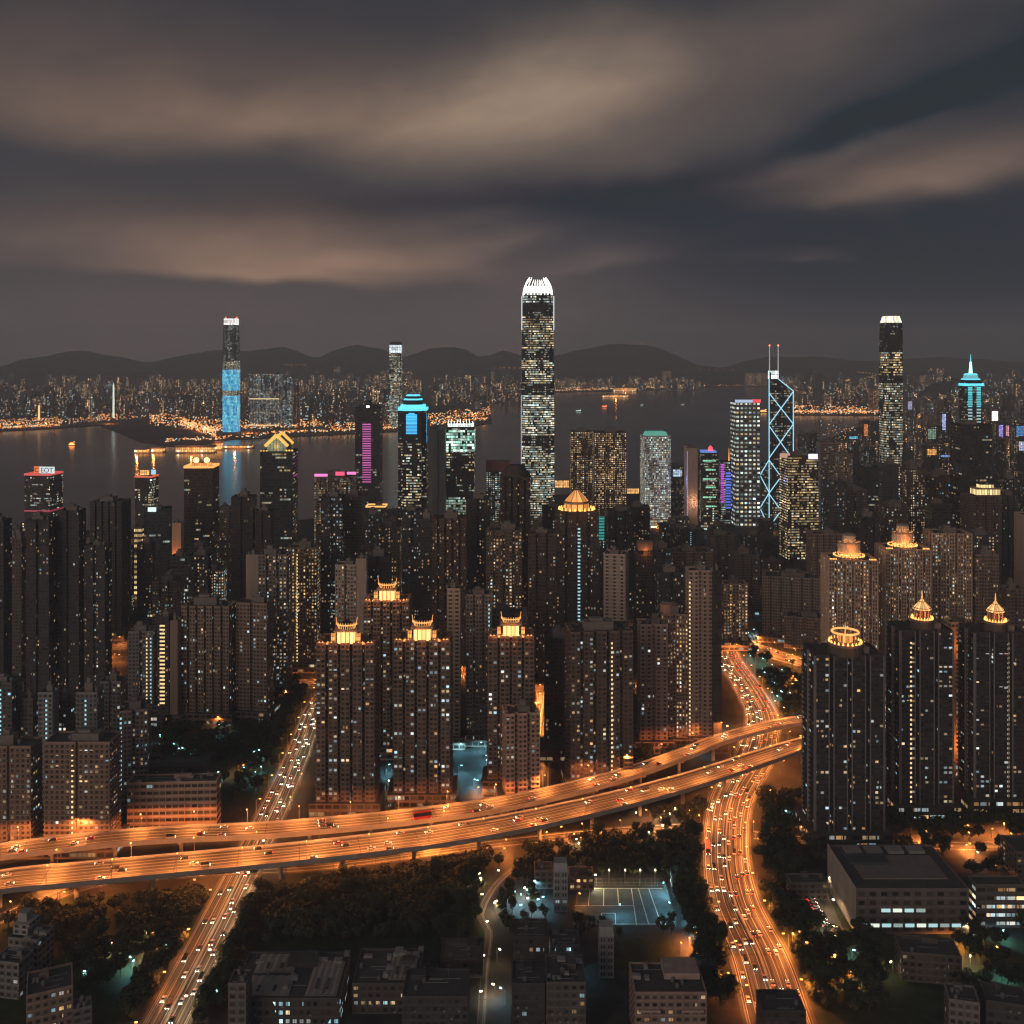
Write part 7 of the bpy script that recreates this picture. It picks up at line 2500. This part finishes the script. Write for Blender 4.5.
# floodlit group of slabs at the right
for k in range(6):
    d = 307200.0 / (387 - HY)
    px = 904 + k * 4.2
    T_ = thing('far_tower', f"orange-floodlit slab in a close row of six right of the flat-crowned tall tower", 'far tower', ((px - 512) * d / 1024, d, .6), 0, 'row of orange-floodlit slabs')
    w_ = 3.3 * d / 1024
    mb = MB(); mb.prism([(-w_ / 2, -8), (w_ / 2, -8), (w_ / 2, 8), (-w_ / 2, 8)], 0, 11.5 * d / 1024, 6, 6, 0, 2, 1); mb.build('body', [M_FAC, M_WALL, M_ROOF], T_, (.6, .36, .18), fprops(2.5, 1, 1, .9, .8, .7))
    mb = MB(); mb.box(-w_ * .3, w_ * .3, -4, 4, 11.5 * d / 1024, 11.5 * d / 1024 + 5, 0); mb.build('plant_room', M_PLANT, T_)
for k in range(4):
    px = 197.5 + k * 6.2
    d = 307200.0 / (383 - HY)
    T_ = thing('far_tower', 'amber-floodlit slab in the row of four left of the blue media tower', 'far tower', ((px - 512) * d / 1024, d, .6), 0, 'row of amber-floodlit slabs')
    w_ = 4.6 * d / 1024
    mb = MB(); mb.prism([(-w_ / 2, -10), (w_ / 2, -10), (w_ / 2, 10), (-w_ / 2, 10)], 0, 17 * d / 1024, 7, 7, 0, 2, 1); mb.build('body', [M_FAC, M_WALL, M_ROOF], T_, (.5, .30, .18), fprops(1.2, 1, 1, .8, .7, .6))
    mb = MB(); mb.box(-w_ * .3, w_ * .3, -4, 4, 17 * d / 1024, 17 * d / 1024 + 5, 0); mb.build('plant_room', M_PLANT, T_)
# illuminated obelisks on the waterfront
for (px, py, hpx, lab, mt_) in [(39, 421, 16, 'short amber-lit obelisk tower on the far quay at the left', emis('amber_obelisk', (1.0, .50, .16), 2.2)), (113.5, 419, 36, 'tall thin white-lit pylon on the far shore', emis('pale_pylon', (.85, .95, .80), 1.3)),
                           (375.5, 428, 9, 'small amber beacon post on the far quay', emis('amber_obelisk', (1.0, .50, .16), 2.2))]:
    d = 307200.0 / (py - HY)
    T_ = thing('pylon', lab, 'pylon', ((px - 512) * d / 1024, d, .6), 0)
    hh = hpx * d / 1024
    mb = MB(); mb.box(-8, 8, -8, 8, 0, 5, 0); mb.build('base', M_CONC, T_)
    mb = MB(); mb.cyl(0, 0, 5, hh * .93, 4.6, 3.4, 8); mb.build('shaft', mt_, T_)
    mb = MB(); mb.cyl(0, 0, hh * .93, hh, 3.4, .6, 8); mb.build('cap', mt_, T_)

n_far = 0
mass = {k: MB() for k in range(5)}
for (x0, x1, ya, yb_, hlo, hhi, n, wts) in [
    (0, 225, 420, 408, 12, 30, 66, (4, 1, 3, 4, 3)), (-20, 225, 404, 388, 10, 22, 40, (2, 3, 1, 2, 4)), (242, 412, 427, 410, 14, 34, 62, (4, 1, 4, 4, 3)), (242, 420, 402, 386, 12, 24, 36, (2, 3, 1, 1, 4)),
    (430, 522, 408, 390, 10, 24, 30, (2, 3, 1, 1, 4)), (554, 700, 391, 386.5, 6, 14, 52, (2, 4, 1, 1, 4)), (690, 775, 386, 384.5, 4, 9, 14, (2, 4, 1, 1, 3)), (775, 880, 409, 388, 8, 22, 36, (2, 3, 1, 2, 4)), (903, 1030, 430, 392, 14, 34, 46, (3, 2, 3, 2, 4))]:
    rows = []
    for _ in range(n):
        f = fr.random() ** .8
        rows.append((fr.uniform(x0, x1), ya + (yb_ - ya) * f, fr.uniform(3.5, 8.5) * (1.0 - .25 * f), (hlo + (hhi - hlo) * fr.random() ** 1.7) * .85, fr.choices(range(5), wts)[0]))
    for rrow in rows:
        far_block(*rrow[:4], rrow[4])
        n_far += 1
    for _ in range(n * 2):
        f = fr.random()
        far_block(fr.uniform(x0 - 30 if x0 < 10 else x0, x1), ya + (yb_ - ya) * f - 2, fr.uniform(2.5, 6), fr.uniform(hlo * .5, hhi * .75), 0, mass[fr.choices(range(5), wts)[0]])
for k in range(5):
    o_ = mass[k].build('far_city', [M_FAC, M_WALL, M_ROOF], None, FARSTY[k][1], fprops(FARSTY[k][2], 1, FARSTY[k][3], FARSTY[k][4] * 1.25, .6, .55))
    kind(o_, 'stuff')

# ------------------------------------------------------------------ lit signs in the entertainment quarter on the right
for (px, py, wx, hx, d_, lab, mt_) in [
    (853.5, 437.5, 8.5, 2.6, 2100, 'flat cyan sign over the water, left of the flat-crowned tall tower', lantern_material('cyan_sign', (.10, .62, 1.0), 1.2)), (944, 422, 3.6, 16, 2300, 'tall blue-white lit column sign left of the spire tower', lantern_material('blue_white_column', (.45, .55, 1.0), 1.3)),
    (910, 406, 4, 9, 4200, 'pale violet lit sign right of the flat-crowned tall tower', lantern_material('violet_sign', (.55, .60, 1.0), 1.0)), (866, 430, 3.6, 12, 2600, 'orange lit sign left of the flat-crowned tall tower', lantern_material('orange_tall_sign', (1.0, .30, .08), 1.0)),
    (1001, 432, 4, 14, 2500, 'violet-blue lit column sign right of the spire tower', lantern_material('violet_column', (.40, .32, 1.0), 1.3)), (1007.5, 434, 3, 17, 2500, 'pink lit column sign beside the violet one', lantern_material('pink_column', (1.0, .45, .55), 1.0)),
    (995, 416, 5.5, 9, 2900, 'dazzling white lit billboard right of the spire tower', lantern_material('dazzling_sign', (1.0, .88, .72), 7.0)), (1021, 431, 9, 10, 2300, 'blue lit screen at the right edge', lantern_material('blue_screen', (.05, .35, .85), .9)),
    (1022, 446, 6, 9, 2300, 'pale lilac screen below the blue screen at the right edge', lantern_material('lilac_screen', (.65, .70, 1.0), 1.2)), (955, 470.5, 4.5, 9, 1700, 'red lit sign left of the broad dark block', lantern_material('red_tall_sign', (1.0, .09, .07), .9)),
    (959.5, 477.5, 5, 3.4, 1650, 'small light-blue sign below the red one', lantern_material('light_blue_sign', (.20, .65, 1.0), 1.0)), (947, 485.5, 6, 2.6, 1560, 'small blue roof sign lower left of the broad dark block', lantern_material('blue_roof_sign', (.12, .55, .95), 1.1)),
    (946, 456, 10, 2.4, 1900, 'thin blue neon band left of the broad dark block', lantern_material('blue_neon_band', (.20, .42, .95), .8)), (932, 452, 9, 6, 1900, 'orange glowing shopfront sign left of the broad dark block', lantern_material('orange_shopfront', (1.0, .46, .12), 1.3)),
    (932, 434, 8, 10, 2100, 'pale green lit billboard above the orange shopfront sign', lantern_material('pale_green_board', (.40, .75, .55), .5)), (677.5, 473, 8.5, 7, 1900, 'round-topped pale blue sign behind the green-roofed office', lantern_material('pale_blue_round_sign', (.55, .75, 1.0), 1.3)),
    (633, 491, 12, 5, 1950, 'amber-lit terrace sign between the twin hotel and the green-roofed office', M_WINA), (562, 484, 14, 7, 1950, 'amber-lit low hall sign right of the fin-crowned skyscraper', M_WINA)]:
    sign_panel(lab, px, py, wx, hx, d_, mt_)
    if 'water' in lab or 'hall' in lab or 'terrace' in lab:
        continue
    pyb_ = HY + 307200.0 / (d_ + 3)
    short = lab.split(',')[0].replace('sign', 'sign').split(' left of')[0].split(' right of')[0].split(' below')[0].split(' beside')[0].split(' at the')[0].split(' behind')[0].split(' above')[0].split(' lower')[0]
    apartment(px - wx * .8 - 4, px + wx * .8 + 4, py - hx / 2 - 2.5, pyb_, 'dark block carrying the ' + short, (.09, .085, .09), .35, .7, 1.3, .8, 0, podium=False, bw=4, fh=4, nk=None)

# ------------------------------------------------------------------ city filler: real blocks behind and between those named above
ff = random.Random(99)
ADJ = [('charcoal', (.065, .063, .065)), ('dark brown', (.11, .085, .07)), ('grey', (.15, .145, .14)), ('brownish', (.17, .13, .105)), ('slate', (.085, .09, .10))]
WIN = [('a few amber windows', .08, .85), ('scattered white windows', .14, .3), ('many small lit windows', .30, .6), ('hardly any lit windows', .025, .5), ('mixed amber and cyan windows', .18, .5)]
shape_w = ['slender', 'broad', 'squat', 'plain']


def roof_limit(px):
    """lowest picture row a filler roof may reach at this column"""
    pts = [(-50, 540), (0, 540), (130, 545), (200, 530), (300, 520), (420, 520), (500, 512), (560, 520), (650, 515), (700, 530), (735, 548), (790, 548), (830, 470), (900, 462), (1000, 470), (1080, 470)]
    for a, b in zip(pts, pts[1:]):
        if a[0] <= px <= b[0]:
            return a[1] + (b[1] - a[1]) * (px - a[0]) / (b[0] - a[0])
    return 520


made = 0
tries = 0
while made < 105 and tries < 6000:
    tries += 1
    px = ff.uniform(-20, 1040)
    pyb = ff.choice((ff.uniform(535, 600), ff.uniform(560, 700), ff.uniform(500, 560)))
    if px > 800:
        pyb = ff.uniform(470, 640)
    if px < 440 and pyb < 545 or px < 800 and pyb < 520:
        continue
    if 690 < px < 800 and pyb > 600 or (px < 320 and pyb > 690) or (150 < px < 320 and pyb > 670):
        continue
    d = 307200.0 / (pyb - HY)
    x = (px - 512) * d / 1024
    if not clear_of(x, d + 14, 15):
        continue
    lim = roof_limit(px) + ff.uniform(0, 34)
    h = zat(lim, d)
    if pyb > 620:
        h *= ff.uniform(.5, .9)
    if h < 18:
        h = ff.uniform(18, 40)
    h = min(h, 165)
    if 715 < px < 800:
        h = min(h, ff.uniform(18, 40))
    yt = HY + (HC - h) * 1024 / d
    wpx = ff.uniform(20, 34) * 1024 / d
    ai, wi = ff.choice(ADJ), ff.choice(WIN)
    nb = sorted(nick, key=lambda q: math.hypot((q[1] - px) * 3.0, (q[2] - d) * .25))[0]
    rel = ('behind' if d > nb[2] + 60 else 'in front of') if abs(nb[1] - px) < 14 else ('left of' if px < nb[1] else 'right of')
    lab = None
    for sw in ff.sample(shape_w, 4):
        cand = f"{sw} {ai[0]} block with {wi[0]} {rel} {nb[0]}"
        if cand not in used_labels and len(cand.split()) <= 16:
            lab = cand
            break
    if lab is None:
        continue
    made += 1
    apartment(px - wpx / 2, px + wpx / 2, yt, pyb, lab, ai[1], wi[1], wi[2], 1.5, ff.uniform(.6, 1.0), ff.uniform(-8, 8), bayw=ff.choice((7, 9, 12)), strips=([(ff.uniform(.2, .8), ff.random() < .5)] if ff.random() < .22 else ()), seed=made)

FC = [('amber-dotted', (.16, .12, .10), .5, .95), ('pinkish', (.26, .17, .14), .25, .8), ('grey', (.13, .13, .135), .3, .5), ('cyan-windowed', (.06, .08, .09), .45, .1), ('orange-lit', (.40, .24, .13), 1.2, 1.0), ('dark', (.055, .055, .06), .18, .6)]
made2 = 0
for tries in range(2500):
    if made2 >= 52:
        break
    px = ff.uniform(800, 1040)
    pyb = ff.uniform(424, 486)
    if px < 880 and pyb < 448 - (px - 812) * .3 + 8:
        continue
    d = 307200.0 / (pyb - HY)
    x = (px - 512) * d / 1024
    if not clear_of(x, d + 16, 14):
        continue
    yt = ff.uniform(388, 418) + (pyb - 424) * .55
    if px < 905:
        yt = max(yt, 432 + ff.uniform(0, 14))
    if 936 < px < 1000 and pyb > 445:
        yt = max(yt, 440)
    if yt > pyb - 10:
        continue
    ci = ff.choice(FC)
    wpx = ff.uniform(22, 36) * 1024 / d
    nb = sorted(nick, key=lambda q: math.hypot((q[1] - px) * 3.0, (q[2] - d) * .12))[0]
    lab = None
    for sw in ff.sample(['slim', 'broad', 'tall', 'stout', 'plain', 'narrow'], 6):
        cand = f"{sw} {ci[0]} tower in the crowded district {'left' if px < nb[1] else 'right'} of {nb[0]}"
        if cand not in used_labels and len(cand.split()) <= 16:
            lab = cand
            break
    if lab is None:
        continue
    made2 += 1
    apartment(px - wpx / 2, px + wpx / 2, yt, pyb, lab, ci[1], ci[2], ci[3], 1.5, .8, ff.uniform(-8, 8), bayw=12, bw=4, fh=4, seed=500 + made2, podium=False)

# street lamps deep between the city blocks, added for the glow of the streets
for k in range(120):
    for _ in range(30):
        px, py = ff.uniform(0, 1024), ff.uniform(525, 720) if k % 3 else ff.uniform(500, 600)
        if (px < 440 and py < 540):
            continue
        x, y = gp(px, py)
        if clear_of(x, y, 2):
            typ = 'sodium' if ff.random() < .75 else 'cool'
            lamp_post(x, y, ff.uniform(0, 6.28), 8, typ, 60000 if typ == 'sodium' else 20000, ('sodium' if typ == 'sodium' else 'cool') + ' street lamp added between the city blocks', typ + ' street lamps added between the city blocks', 0, 1.4, 'added_street_lamp')
            break
